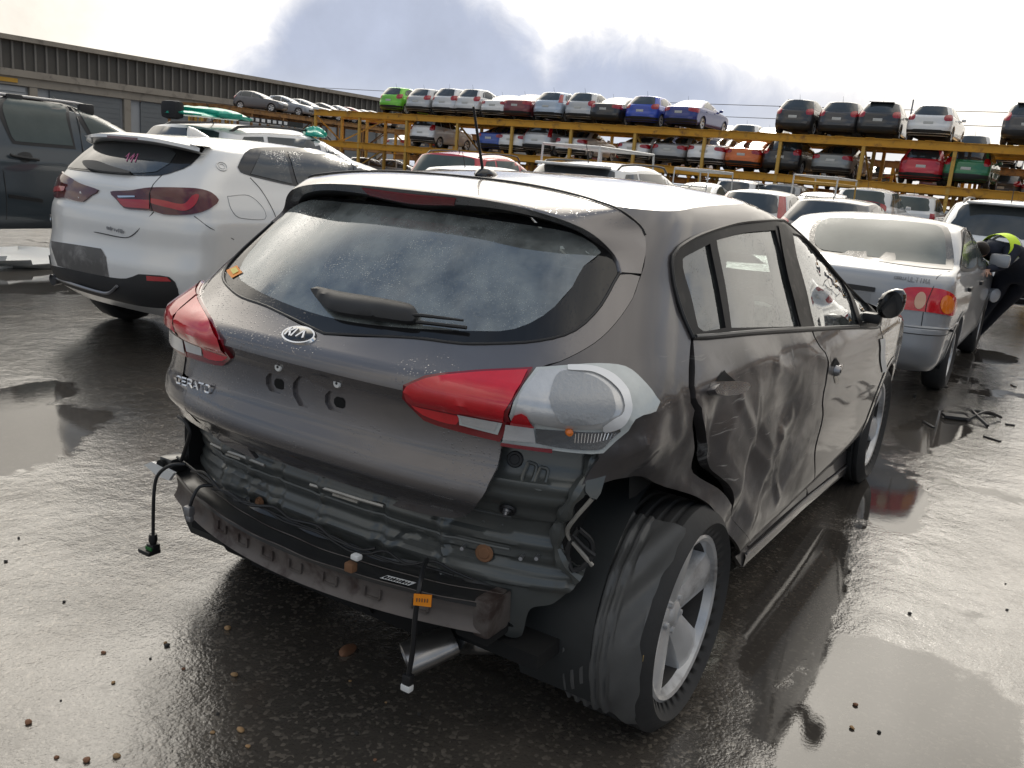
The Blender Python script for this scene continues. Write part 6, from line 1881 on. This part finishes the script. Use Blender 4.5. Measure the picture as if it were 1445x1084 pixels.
    for y in np.linspace(-.64, .64, 25):
        e = abs(y)/.64
        xl = -.56+.13*e**4; zl = 1.492-.045*e**3
        zr_ = float(sh.roof(-.30, y)) if abs(y) < .6 else float(sh.roof(-.30, .6))
        G_.append([(-.30, y*.96, zr_+.004), (-.46, y*.98, (zl+zr_)/2+.012), (xl, y, zl), (xl-.004, y, zl-.022), (xl+.05, y, zl-.045), (-.4, y*.96, zl-.04)])
    b.grid(G_); b.build('spoiler', M['paint'], o, color=wc, angle=40)
    b = MB(); b.box((-.560, 0.02, 1.473), (.012, .34, .016)); b.build('brake_light', M['dark_red'], o)
    b = MB(); zr_ = float(sh.roof(.1, 0))
    b.grid([[(x, w_*math.cos(a), zr_-.01+h_*max(0, math.sin(a))) for a in np.linspace(0, math.pi, 9)] for x, w_, h_ in ((-.02, .02, .075), (.03, .03, .07), (.10, .03, .04), (.17, .012, .012))]); b.add([(-.02, .02*math.cos(a), zr_-.01+.075*math.sin(a)) for a in np.linspace(0, math.pi, 9)], [tuple(range(9))])
    b.build('shark_fin', M['paint'], o, color=wc)
M['kdark'] = mat('smoked_glass', (.030, .036, .040), .04, spec=.7, coat=.6, drops=.3)
M['redglow'] = mat('bright_red_strip', (.42, .006, .014), .2, coat=.8)
suv_white()

def dark_suv():
    loc = (2.5, 9.80, 0)
    o = tag(empty('off_road_wagon', loc), 'dark blue grey off road wagon with roof rails, cut off by the left edge', 'off road wagon')
    lv = [(.30, -1.0, 4.50, .80), (.42, -1.12, 4.61, .88), (.6, -1.15, 4.65, .905), (.8, -1.15, 4.65, .92), (1.0, -1.13, 4.61, .92), (1.08, -1.12, 4.45, .915), (1.14, -1.11, 3.95, .90), (1.19, -1.10, 3.55, .885), (1.24, -1.08, 3.4, .87), (1.4, -1.03, 3.1, .83), (1.55, -.98, 2.8, .79), (1.68, -.92, 2.5, .74), (1.76, -.82, 2.25, .68), (1.84, -.6, 1.95, .55)]
    sh = Shell(lv, [(-1.0, 1.70), (-.4, 1.77), (.8, 1.79), (1.95, 1.785), (2.35, 1.74), (2.75, 1.62)], crown=.04, Lr=.3, nr=3.5, plan=[(-1, .98), (0, .99), (.6, 1), (3, 1), (4, .985), (4.6, .94)])
    c = On(sh, loc, o); col_ = (.040, .052, .062)
    mesh_shell(sh, 'body', M['paint'], o, [(0, .37), (3.25, .37)], color=col_, belt=1.2, wr=.43, zb=.32, rows_lo=24, rows_hi=16)
    f = c.patch([(6, 135), (6, 135), (93, 146), (97, 150), (107, 211), (107, 211), (18, 203), (13, 195)], 'window_frame', 'black', off=.004, step=.07)
    c.patch([(11, 139), (11, 139), (90, 149), (94, 153), (103, 206), (103, 206), (21, 199), (16, 193)], 'side_window', 'glass_pale', f, off=.008, step=.06)
    # dim shape of the seat seen behind the pane
    f = c.patch([(115, 147), (115, 147), (150, 154), (188, 164), (216, 179), (240, 200), (252, 222), (252, 222), (138, 214), (138, 214)], 'window_frame', 'black', off=.004, step=.07)
    c.patch([(119, 150), (119, 150), (150, 157), (186, 167), (212, 181), (234, 201), (244, 218), (244, 218), (140, 210), (140, 210)], 'side_window', 'glass_pale', f, off=.008, step=.06)
    fill(sh, qz_side(sh, [(-.8, 1.24), (.80, 1.23), (.80, 1.67), (-.7, 1.64)]), 'side_window', M['glass'], o, off=.006, step=.08)
    for poly in ([(-.8, 1.24), (.8, 1.23), (.8, 1.67), (-.7, 1.64)], [(.95, 1.23), (1.85, 1.21), (1.85, 1.67), (.95, 1.67)], [(1.95, 1.21), (3.05, 1.19), (2.75, 1.42), (2.4, 1.62), (1.95, 1.67)]):
        fill(sh, qz_side(sh, poly), 'side_window', M['glass'], o, off=.006, step=.08, mirror=True)
    fill(FrontSide(sh), qz_front(sh, [(-.74, 1.26), (.74, 1.26), (.62, 1.62), (.5, 1.7), (-.5, 1.7), (-.62, 1.62)]), 'windscreen', M['glass'], o, off=.006, step=.1)
    fill(sh, qz_rear(sh, [(-.6, 1.2), (.6, 1.2), (.55, 1.62), (-.55, 1.62)]), 'rear_window', M['glass'], o, off=.006, step=.1)
    c.line([(101, 139), (108, 165), (114, 195), (119, 225), (122, 260), (121, 300)], r_=.006)
    c.line([(-2, 210), (5, 245), (9, 280), (9, 310)], r_=.006)
    c.patch([(12, 274), (12, 274), (60, 281), (60, 281), (60, 286), (60, 286), (12, 279), (12, 279)], 'side_moulding', 'black', off=.012, step=.05, thick=.02)
    b = MB(); h_ = crom(c.x3([(12, 219), (16, 221), (35, 224), (48, 226), (53, 227)], .035), .03); b.tube(h_, [.016]*len(h_), 8); b.build('door_handle', M['black'], o)
    c.patch([(25, 217), (32, 214.5), (42, 216), (46, 221), (40, 229), (30, 228)], 'handle_recess', 'black', off=.006, step=.04)
    for sg in (-1, 1):
        b = MB(); pts = [(x, sg*.60, float(sh.roof(x, .60))+.09) for x in np.linspace(.30, 2.15, 14)]; b.tube(pts, .019, 8); rl = b.build('roof_rail', M['steel'], o)
        for xf_ in (.30, 1.25, 2.15):
            b = MB(); b.box((xf_, sg*.60, float(sh.roof(xf_, .6))+.045), (.20, .06, .13), bev=.02); b.build('rail_foot', M['black'], rl)
    for sd in (False, True):
        for wx in (0, 3.25):
            wheel_parts(o, (wx, (1 if sd else -1)*.80, .37), R=.37, rim=.24, W=.25, side=(1 if sd else -1), detail=False)
        b = MB(); b.box((2.97, (1 if sd else -1)*1.03, 1.28), (.12, .24, .18), bev=.05); b.build('mirror', M['black'], o)
        fill(sh, qz_rear(sh, [(-.74, .9), (-.72, 1.2)])+qz_side(sh, [(-.95, 1.2), (-1.0, .9)]), 'tail_lamp', M['red'], o, off=.008, step=.06, mirror=sd)
        fill(FrontSide(sh), qz_front(sh, [(-.5, .9), (-.8, .88), (-.84, 1.02), (-.5, 1.05)]), 'headlamp', M['white_lens'], o, off=.008, step=.06, mirror=sd)
dark_suv()

def silver_sedan():
    loc = (5.83, -.06, 0)
    o = tag(empty('sedan', loc), 'silver sedan with pale grey windows and red and amber tail lamps in front of the wreck', 'sedan')
    lv = [(.22, -.82, 3.2, .76), (.32, -.95, 3.3, .81), (.45, -.99, 3.34, .83), (.56, -.99, 3.34, .84), (.585, -.985, 3.33, .843), (.60, -.955, 3.32, .845), (.7, -.95, 3.28, .85), (.8, -.945, 3.15, .848), (.88, -.93, 2.9, .838), (.94, -.905, 2.6, .825), (.975, -.86, 2.4, .81), (.995, -.78, 2.28, .80), (1.01, -.64, 2.2, .795), (1.025, -.50, 2.15, .785), (1.08, -.37, 2.0, .765), (1.2, -.12, 1.72, .715), (1.28, .06, 1.48, .675), (1.33, .2, 1.3, .645), (1.38, .5, 1.0, .57), (1.42, .7, .8, .5)]
    sh = Shell(lv, [(-.2, 1.22), (.1, 1.315), (.4, 1.36), (.8, 1.378), (1.1, 1.36), (1.5, 1.27)], crown=.045, Lr=.36, nr=3.0, plan=[(-1, .97), (0, .99), (.6, 1), (2, 1), (2.8, .985), (3.3, .94)])
    c = On(sh, loc, o); sc = (.33, .342, .36)
    mesh_shell(sh, 'body', M['silver'], o, [(0, .30), (2.465, .30)], color=sc, belt=1.0, wr=.335, zb=.24, rows_lo=30, rows_hi=20)
    rg = c.patch([(1142, 330), (1152, 312), (1167, 304), (1200, 304), (1247, 307), (1300, 313), (1337, 322), (1344, 348), (1345, 381), (1345, 381), (1280, 375), (1194, 362), (1150, 356)], 'rear_window', 'frit', off=.004, step=.06)
    c.patch([(1150, 330), (1158, 314), (1170, 308), (1247, 311), (1300, 316), (1328, 323), (1334, 348), (1334, 375), (1334, 375), (1280, 370), (1194, 358), (1155, 351)], 'pane', 'glass_pale', rg, off=.008, step=.05)
    L = c.patch([(1260, 432), (1267, 414), (1280, 406), (1315, 406.5), (1336, 411), (1348, 422), (1349, 435), (1344, 445), (1306, 440), (1264, 435)], 'tail_lamp', 'redlens2', off=.010, step=.03, thick=.02)
    c.patch([(1346+9.5*math.cos(a)-11, 430+13*math.sin(a)) for a in np.linspace(0, 2*math.pi, 14, False)], 'indicator', 'amber', L, off=.014, step=.02)
    c.patch([(1298+8*math.cos(a)+2*math.sin(a), 424-12*math.sin(a)) for a in np.linspace(0, 2*math.pi, 14, False)], 'reversing_lens', mat('pale_amber_lens', (.72, .42, .27), .15, coat=1.0), L, off=.014, step=.02)
    c.line([(1316, 406), (1308, 425), (1305, 440)], 'lamp_split', 'black', .003, L, off=.012)
    c.patch([(1260, 432), (1267, 414), (1280, 406), (1315, 406.5), (1336, 411), (1348, 422), (1349, 435), (1344, 445), (1306, 440), (1264, 435)], 'tail_lamp', 'redlens2', off=.010, step=.03, thick=.02, mirror=True)
    c.line([(1340, 383), (1323, 391), (1317, 406)], r_=.003, mirror=True)
    c.line([(1303, 441), (1300, 460)], r_=.003, mirror=True)
    fill(sh, qz_rear(sh, [(y, z) for y, z in ((-.30, .845), (.30, .845), (.30, .815), (-.30, .815))]), 'plate_garnish', M['black'], o, off=.018, step=.03, thick=.02)
    fill(sh, [p for p in qz_rear(sh, [(-.28, .80), (.28, .80), (.28, .66), (-.28, .66)]) for _ in (0, 1)], 'plate_recess', M['silver'], o, off=.003, step=.05, color=(.28, .29, .30))
    p0, p1 = c.x3([(1262, 393), (1279, 395)], .003); p2, p3 = c.x3([(1281, 397), (1313, 401)], .003)
    b = MB()
    for txt, a_, e_, hg in (('COROLLA', p0, p1, .016), ('ULTIMA', p2, p3, .032)):
        r_ = e_-a_; Lh = np.linalg.norm(r_); r_ /= Lh; k = len(txt)
        lettering(b, txt, a_, r_, (0, 0, 1), hg, Lh/k*.72, Lh/k*.3, .004, np.array((-1., -.1, .2)), .003)
    b.build('boot_lettering', M['steel'], o)
    b = MB()
    zq = np.linspace(-1.0, 1.35, 40)
    b.tube(sh.S(zq, np.full(40, .592))+sh.normals(zq, np.full(40, .592))*.004, .010, 6); b.build('bumper_strip', M['silver'], o, color=(.30, .31, .32))
    b = MB(); b.tube(sh.S(zq, np.full(40, .545))+sh.normals(zq, np.full(40, .545))*.001, .004, 5); b.build('bumper_line', M['black'], o)
    p = c.x3([(1340, 466)], .012)[0]; b = MB(); b.box(p, (.02, .03, .02), bev=.005); b.build('bumper_plug', M['black'], o)
    sw = [[(-.20, 1.03), (.85, .985), (.85, 1.29), (.55, 1.285), (.26, 1.20)], [(.92, .98), (1.95, .955), (1.78, 1.06), (1.42, 1.22), (1.2, 1.285), (.92, 1.30)]]
    for sd in (False, True):
        for poly in sw:
            f = fill(sh, qz_side(sh, poly), 'window_frame', M['black'], o, off=.004, step=.07, mirror=sd)
            cx, cz = np.mean(poly, 0)
            fill(sh, qz_side(sh, [((x-cx)*.92+cx, (z-cz)*.86+cz) for x, z in poly]), 'side_window', M['glass_pale'], f, off=.007, step=.07, mirror=sd)
        for wx in (0, 2.465):
            wheel_parts(o, (wx, (1 if sd else -1)*.735, .30), R=.30, rim=.19, W=.18, side=(1 if sd else -1), detail=False)
        b = MB(); b.box((1.78, (1 if sd else -1)*.92, 1.02), (.10, .18, .13), bev=.035); b.build('mirror', M['silver'], o, color=sc)
        for xx in (.15, 1.05):
            b = MB(); b.box((xx, (1 if sd else -1)*(float(sh.w(xx, .84))+.012), .84), (.17, .025, .035), bev=.008); b.build('door_handle', M['black'], o)
        fill(FrontSide(sh), qz_front(sh, [(-.40, .62), (-.66, .60), (-.78, .66), (-.78, .74), (-.50, .74)]), 'headlamp', M['white_lens'], o, off=.006, step=.06, mirror=sd)
    fill(FrontSide(sh), qz_front(sh, [(-.66, 1.05), (.66, 1.05), (.58, 1.2), (.5, 1.32), (-.5, 1.32), (-.58, 1.2)]), 'windscreen', M['glass_pale'], o, off=.005, step=.1)
    b = MB(); p = np.array((2.55, -.90, .62)); b.lathe([(.0001, .02), (.05, .016), (.075, 0), (.07, -.06), (.04, -.10)], c=p, ax=(-.6, -.8, -.1), n=18); b.build('hanging_headlamp', M['white_lens'], o)
silver_sedan()

# ---- generic bodies standing further back
GB = 'parked cars in the middle of the yard'
put(generic_car('parked_car', 'suv', 'white family wagon with roof rails beside the bending worker', 'suv', None, L=4.5, H=1.66, Wd=1.87, color=(.76, .76, .75), lamp=('h', .46, .98, 1.10, -.45), rails=True, spoiler=True, lamp_mat='dark_red', glass='glass', bumper_black=True), 12.45, -.68, 0)
put(generic_car('parked_car', 'suv', 'red wagon with black roof rails in front of the rack, left of the aerial', 'wagon', GB, L=4.4, H=1.74, Wd=1.81, color=(.44, .012, .03), rails=True, spare=True, glass='glass_pale', boxy=.4), 11.3, 8.2, 0, math.radians(2))
put(generic_car('parked_car', 'hatch', 'pale silver hatchback roof showing between the crossover and the red wagon', 'hatchback', GB, L=4.3, H=1.50, color=(.62, .63, .64), paint='silver'), 8.9, 6.35, 0)
put(generic_car('parked_car', 'suv', 'white wagon with roof rails right behind the wreck beside the aerial', 'wagon', GB, L=4.6, H=1.69, Wd=1.80, color=(.66, .66, .65), rails=True, spoiler=True, glass='glass'), 8.45, 4.05, 0, math.radians(-1))
put(generic_car('parked_car', 'hatch', 'light hatchback with black rear glass and red pillar lamps beyond the wreck roof', 'hatchback', GB, L=4.4, H=1.52, color=(.50, .50, .49), paint='silver', lamp=('p', .64, .92, 1.36, -.45)), 17.2, 4.45, 0)
put(generic_car('parked_car', 'hatch', 'dark grey hatchback with pale roof between the light hatchback and the silver sedan', 'hatchback', GB, L=4.3, H=1.48, color=(.10, .10, .105), paint='silver'), 15.0, 2.35, 0, math.radians(-4))
put(generic_car('parked_car', 'suv', 'big white off road wagon with red lamps below the greenish grey sedan', 'off road wagon', GB, L=4.9, H=1.90, Wd=1.95, color=(.72, .72, .71), boxy=.9, lamp=('v', .68, 1.0, 1.25, -.7), glass='glass_pale'), 29.5, 4.6, 0)
put(generic_car('parked_car', 'suv', 'white square wagon below the red hatchback on the rack', 'off road wagon', GB, L=4.6, H=1.84, Wd=1.85, color=(.70, .70, .69), boxy=.9, lamp=('p', .72, .85, 1.1, -.75), glass='glass_pale'), 33.5, 3.75, 0)
put(generic_car('parked_car', 'suv', 'white van like wagon below the black hatchback on the rack', 'wagon', GB, L=4.6, H=1.86, Wd=1.8, color=(.66, .66, .66), boxy=.9, lamp=('p', .72, .85, 1.1, -.75), glass='glass'), 32.5, 10.0, 0)
put(generic_car('parked_car', 'suv', 'dim silver wagon in the shade left of the yellow ladder frame', 'wagon', GB, L=4.6, H=1.86, Wd=1.8, color=(.30, .31, .32), boxy=.6, glass='glass'), 33.8, 8.6, 0)
for px_, x_, y_, lab, colr, z_ in (((735, 215), 13.6, 6.9, 'white utility truck whose long ladder frame shows above the white wagon', (.68, .68, .67), 2.03), ((962, 250), 28.0, 10.05, 'white utility truck with a short tubular rack below the big white sedan', (.66, .66, .66), 1.98), ((1125, 270), 25.0, 5.1, 'utility truck with a yellowish ladder frame below the greenish grey sedan', (.60, .60, .60), 1.86)):
    o = generic_car('utility_truck', 'sedan', lab, 'utility truck', 'utility trucks with ladder frames', L=4.9, H=1.62, Wd=1.75, color=colr, glass='glass_pale')
    o = put(o, x_, y_, 0, math.radians(0))
    m__ = M['rack_pale'] if x_ == 25.0 else mat('white_tube', (.62, .62, .60), .45)
    b = MB(); t_ = z_; ln = 2.6
    for sg in (-.62, .62):
        b.tube([(-.55, sg, .95), (-.50, sg, t_), (ln-.6, sg, t_), (ln-.5, sg, 1.3)], .024, 8)
    for xx in (-.50, .3, 1.1, ln-.6):
        b.tube([(xx, -.62, t_), (xx, .62, t_)], .022, 8)
    b.tube([(-.53, -.62, 1.45), (-.53, .62, 1.45)], .02, 8)
    b.build('ladder_frame', m__, o)
v = put(generic_car('off_road_wagon', 'suv', 'tall white off road wagon behind the crossover, with green plastic on its roof', 'off road wagon', None, L=4.7, H=1.74, Wd=1.86, color=(.70, .70, .70), rails=True, boxy=.5), 4.85, 7.05, 0)
# green plastic, seat and light bar lying on that roof
M['green'] = mat('green_plastic_film', (.02, .42, .30), .30, coat=.5, var=.25, vscale=14, bump=(9, .6, .03))
def blob(name, c, d, n=(26, 14), amp=.25, seed=1, m__='green'):
    r_ = random.Random(seed); ph = [(r_.uniform(0, 6), r_.uniform(2, 6), r_.uniform(2, 6)) for _ in range(5)]
    rows = []
    for i in range(n[1]+1):
        th = math.pi*i/n[1]; row = []
        for j in range(n[0]+1):
            a = 2*math.pi*j/n[0]
            k = 1+amp*sum(math.sin(p+f_*math.cos(a)*math.sin(th)*2+g_*math.cos(th)+f_*math.sin(a)) for p, f_, g_ in ph)/5
            row.append((c[0]+d[0]*k*math.sin(th)*math.cos(a), c[1]+d[1]*k*math.sin(th)*math.sin(a), max(c[2]-d[2]*.25, c[2]+d[2]*k*math.cos(th))))
        rows.append(row)
    b = MB(); b.grid(rows)
    return b.build(name, M[m__], None, angle=50)
z0 = 1.735
a_, e_ = at(243, 171, y=6.75), at(340, 180, y=6.75)
tag(blob('plastic_sheet', ((a_[0]+e_[0])/2, 6.75, z0+.045), ((e_[0]-a_[0])/2*.98, .28, .075), amp=.5, seed=4), 'long crumpled green plastic sheet on the tall white wagon roof', 'plastic sheet')
a_ = at(443, 191, y=6.4)
tag(blob('plastic_bag', (a_[0], 6.4, 1.69), (.11, .14, .085), amp=.55, seed=9), 'small bunched green plastic bag at the front of the tall white wagon roof', 'plastic bag')
p = at(240, 168, y=6.75)
b = MB(); b.box((0, 0, .07), (.13, .26, .19), bev=.055)
tag(b.build('car_seat_headrest', M['seat']), 'black padded head restraint lying on the tall white wagon roof', 'head restraint').location = (p[0]+.03, 6.75, z0-.005)
a_, e_ = at(338, 182, y=6.5), at(425, 190, y=6.5)
b = MB(); b.bar((0, 0, .03), (e_[0]-a_[0], 0, .03), .05, .06)
lbr = tag(b.build('light_bar', M['black'], smooth=False), 'black light bar with a row of white lamps beside the green sheet', 'light bar')
lbr.location = (a_[0], 6.5, z0+.02)
for k in range(8):
    b = MB(); b.box((.06+k*.085, -.027, .032), (.05, .01, .036), bev=.004); b.build('lamp', M['white_lens'], lbr, smooth=False)
# ---------------------------------------------------------------- the worker leaning into the silver sedan
def skin_body(name, joints, bones, mat_, parent, sub=2):
    """joints: name -> (xyz, radius x, radius y); one continuous skinned surface"""
    me = bpy.data.meshes.new(name)
    ks = list(joints)
    me.from_pydata([joints[k][0] for k in ks], [(ks.index(a), ks.index(c)) for a, c in bones], [])
    o = bpy.data.objects.new(name, me)
    COL.objects.link(o)
    md = o.modifiers.new('skin', 'SKIN'); md.use_smooth_shade = True
    if not me.skin_vertices:
        pass
    for i, k in enumerate(ks):
        sv = me.skin_vertices[0].data[i]
        sv.radius = (joints[k][1], joints[k][2]); sv.use_root = (i == 0)
    sb = o.modifiers.new('sub', 'SUBSURF'); sb.levels = sub; sb.render_levels = sub
    dg = bpy.context.evaluated_depsgraph_get()
    m2 = bpy.data.meshes.new_from_object(o.evaluated_get(dg))
    bpy.data.objects.remove(o)
    m2.materials.clear(); m2.materials.append(mat_)
    m2.polygons.foreach_set('use_smooth', [True]*len(m2.polygons))
    o = bpy.data.objects.new(name, m2)
    COL.objects.link(o)
    if parent: o.parent = parent
    return o
navy = mat('navy_work_cloth', (.016, .020, .034), .85, var=.3, vscale=14, bump=(28, .5, .01))
hiv = mat('hi_vis_yellow', (.62, .85, .04), .7, var=.1)
grey_band = mat('reflective_band', (.55, .56, .56), .35)
skin_m = mat('skin', (.42, .24, .17), .5)
boot = mat('dark_boots', (.03, .022, .016), .6)
pr = tag(empty('person', (8.32, -1.0, 0)), 'person in navy work clothes with hi vis yellow bands bending into the silver sedan', 'person')
J = {'pelvis': ((.02, -.12, .93), .165, .15), 'waist': ((-.17, -.06, 1.04), .155, .135), 'chest': ((-.40, .03, 1.12), .165, .145), 'neck0': ((-.60, .11, 1.13), .10, .09), 'neck': ((-.68, .15, 1.12), .06, .06),
     'hipL': ((.03, -.02, .86), .12, .12), 'kneeL': ((.42, .10, .50), .075, .075), 'ankL': ((.78, .29, .11), .05, .05), 'footL': ((.62, .33, .045), .045, .04),
     'hipR': ((.05, -.22, .86), .12, .12), 'kneeR': ((.50, -.02, .49), .075, .075), 'ankR': ((.90, .18, .11), .05, .05), 'footR': ((.74, .22, .045), .045, .04),
     'shL': ((-.56, .25, 1.10), .085, .085), 'elL': ((-.62, .33, .86), .055, .055), 'wrL': ((-.84, .33, .80), .036, .036),
     'shR': ((-.53, -.06, 1.12), .085, .085), 'elR': ((-.62, -.02, .98), .055, .055), 'wrR': ((-.82, .12, .92), .036, .036)}
B_ = [('pelvis', 'waist'), ('waist', 'chest'), ('chest', 'neck0'), ('neck0', 'neck'), ('pelvis', 'hipL'), ('hipL', 'kneeL'), ('kneeL', 'ankL'), ('ankL', 'footL'), ('pelvis', 'hipR'), ('hipR', 'kneeR'), ('kneeR', 'ankR'), ('ankR', 'footR'), ('chest', 'shL'), ('shL', 'elL'), ('elL', 'wrL'), ('chest', 'shR'), ('shR', 'elR'), ('elR', 'wrR')]
body = skin_body('clothed_body', J, B_, navy, pr)
# head with a face, looking down into the car
hb = MB(); hc = np.array((-.79, .20, 1.10))
rows = []
for i in range(13):
    th = math.pi*i/12; row = []
    for j in range(25):
        a = 2*math.pi*j/24
        p = np.array((math.sin(th)*math.cos(a)*.078, math.sin(th)*math.sin(a)*.074, math.cos(th)*.112))
        if p[0] < -.055: p[0] -= .012*math.exp(-((p[2]+.01)/.022)**2-(p[1]/.015)**2)*1.6
        if p[2] < -.03: p[:2] *= 1-.25*min(1, (-.03-p[2])/.08)
        row.append(hc+np.array((p[0]*.55-p[2]*.83, p[1], p[0]*-.83*-1*.6+p[2]*.55)))
    rows.append(row)
hb.grid(rows); hd = hb.build('head', skin_m, pr, weld=True)
hb = MB(); rows = []
for i in range(8):
    th = .55*math.pi*i/7
    rows.append([hc+np.array(((math.sin(th)*math.cos(a)*.086+.006)*.55-(math.cos(th)*.120)*.83, math.sin(th)*math.sin(a)*.082, math.sin(th)*math.cos(a)*.05+math.cos(th)*.066+.01)) for a in np.linspace(0, 2*math.pi, 21)])
hb.grid(rows); hb.build('hair', boot, hd)
for s_, w in (('L', J['wrL'][0]), ('R', J['wrR'][0])):
    hj = {'w': (w, .028, .024)}; bo = []
    base = np.array(w)
    hj['p'] = (tuple(base+np.array((-.07, 0, -.012))), .036, .018); bo.append(('w', 'p'))
    for k, (dy, ln) in enumerate(((-.03, .07), (-.010, .085), (.010, .08), (.03, .062))):
        hj['a%d' % k] = (tuple(base+np.array((-.09, dy, -.016))), .011, .010); hj['b%d' % k] = (tuple(base+np.array((-.09-ln*.55, dy*1.1, -.026))), .009, .009); hj['c%d' % k] = (tuple(base+np.array((-.09-ln*.85, dy*1.1, -.055))), .008, .008)
        bo += [('p', 'a%d' % k), ('a%d' % k, 'b%d' % k), ('b%d' % k, 'c%d' % k)]
    hj['t0'] = (tuple(base+np.array((-.035, -.035, -.015))), .012, .011); hj['t1'] = (tuple(base+np.array((-.075, -.062, -.035))), .010, .009); bo += [('w', 't0'), ('t0', 't1')]
    skin_body('hand', hj, bo, skin_m, pr, 1)
def band(c0, c1, r0, r1, name, m__, flat=.9):
    """a cloth band round the limb or trunk between two points"""
    c0, c1 = np.array(c0), np.array(c1); ax = c1-c0; ax /= np.linalg.norm(ax)
    u = np.cross(ax, (0, 0, 1.)); u /= np.linalg.norm(u); w = np.cross(u, ax)
    b = MB()
    b.grid([[c+r_*(u*math.cos(a)+w*math.sin(a)*flat) for a in np.linspace(0, 2*math.pi, 33)] for c, r_ in ((c0, r0*.97), (c0, r0), ((c0+c1)/2, (r0+r1)/2*1.012), (c1, r1), (c1, r1*.97))])
    return b.build(name, m__, pr)
band((-.42, .035, 1.123), (-.57, .095, 1.13), .176, .150, 'hi_vis_yoke', hiv)
band((-.36, .012, 1.11), (-.405, .03, 1.12), .172, .176, 'reflective_band', grey_band)
b = MB(); b.box((.165, -.16, 1.00), (.05, .13, .07), rot=np.array(Matrix.Rotation(.7, 3, 'Y')), bev=.015); b.build('hi_vis_patch', hiv, pr)
b = MB(); b.box((.18, -.10, .88), (.05, .10, .13), bev=.015); b.build('tool_pouch', M['black'], pr)
for s_, a_ in (('L', 'ankL'), ('R', 'ankR')):
    p = np.array(J[a_][0]); b = MB()
    b.box(p+np.array((-.06, .02, -.045)), (.27, .10, .11), bev=.035); b.build('boot', boot, pr)
# ---------------------------------------------------------------- litter on the ground
brown = mat('brown_stone', (.20, .095, .05), .7, var=.3, vscale=60); tan = mat('tan_stone', (.34, .21, .10), .7, var=.3, vscale=60); dk = mat('dark_stone', (.03, .028, .026), .7, var=.3, vscale=60)
def stone(name, loc, r_, m__, label, group=None, seed=0, fl=.65, el=1.0):
    q = random.Random(seed)
    bm = bmesh.new(); bmesh.ops.create_icosphere(bm, subdivisions=2, radius=1.0)
    ph = [(q.uniform(0, 6), Vector((q.uniform(-2, 2), q.uniform(-2, 2), q.uniform(-2, 2)))) for _ in range(5)]
    vs = []
    bm.verts.index_update()
    for v in bm.verts:
        k = 1+.10*sum(math.sin(p+d.dot(v.co)*1.3) for p, d in ph)
        vs.append((v.co.x*r_*k*el, v.co.y*r_*k, v.co.z*r_*k*fl))
    fs = [[v.index for v in f.verts] for f in bm.faces]; bm.free()
    b = MB(); b.add(vs, fs)
    o = b.build(name, m__, None, angle=35)
    o.location = (loc[0], loc[1], r_*fl*.75); o.rotation_euler = (0, 0, q.uniform(0, 6))
    return tag(o, label, 'stone', group)
stone('stone', at(490, 921, z=0), .020, brown, 'elongated red brown stone on the wet ground under the bumper beam', None, 1, .6, 1.7)
stone('stone', at(8, 793, z=0), .008, dk, 'dark pebble near the left edge on the bright wet ground', None, 2)
for i, (px, r_, m__) in enumerate((((40, 1021), .009, brown), ((322, 888), .010, tan), ((330, 955), .010, tan), ((340, 1032), .010, tan), ((122, 1074), .008, brown), ((300, 1035), .006, tan), ((165, 1068), .008, tan), ((80, 1070), .006, brown), ((146, 922), .006, brown), ((26, 760), .005, dk), ((236, 912), .008, dk), ((90, 850), .005, dk), ((212, 930), .004, dk), ((350, 1055), .006, tan))):
    stone('stone', at(*px, z=0), r_, m__, 'small stone on the wet ground at the lower left', 'small stones at the lower left', 10+i)
for i in range(22):
    px = (rnd.uniform(1010, 1440), rnd.uniform(560, 1060)) if i % 2 else (rnd.uniform(20, 620), rnd.uniform(860, 1075))
    stone('grit', at(*px, z=0), rnd.uniform(.003, .0075), rnd.choice((dk, dk, tan, brown)), 'tiny bit of grit lying on the wet asphalt', 'grit on the asphalt', 60+i)
b = MB(); p = at(1375, 592, z=0)
b.tube(crom([p+np.array(o) for o in ((-.18, -.10, .01), (-.05, .0, .05), (.12, .02, .04), (.26, -.12, .01))], .03), .012, 6); b.tube(crom([p+np.array(o) for o in ((-.15, .04, .01), (0, -.06, .07), (.16, -.16, .02))], .03), .010, 6)
b.box(p+np.array((-.12, .12, .02)), (.10, .16, .02), rot=np.array(Matrix.Rotation(.4, 3, 'Z')))
tag(b.build('plastic_trim', M['black']), 'broken black plastic trim lying in the wet beyond the front wheel', 'plastic trim')
for i, px in enumerate(((1290, 560), (1330, 545), (1385, 560), (1400, 620), (1430, 545), (1310, 600), (1425, 600))):
    p = at(*px, z=0); b = MB(); a = rnd.uniform(0, 3)
    b.box((0, 0, .006), (rnd.uniform(.05, .16), rnd.uniform(.015, .03), .01), bev=.003)
    o = tag(b.build('plastic_shard', M['black']), 'thin black plastic shard on the ground by the silver sedan', 'shard', 'plastic shards by the silver sedan'); o.location = p; o.rotation_euler = (0, 0, a)
tag(blob('white_mound', (3.25, 8.35, .02), (.95, .42, .16), amp=.6, seed=21, m__='whitetag'), 'white crumpled mound on the ground at the left edge beside the dark wagon', 'foam sheet')  # plain white lumpy blob lying on the ground
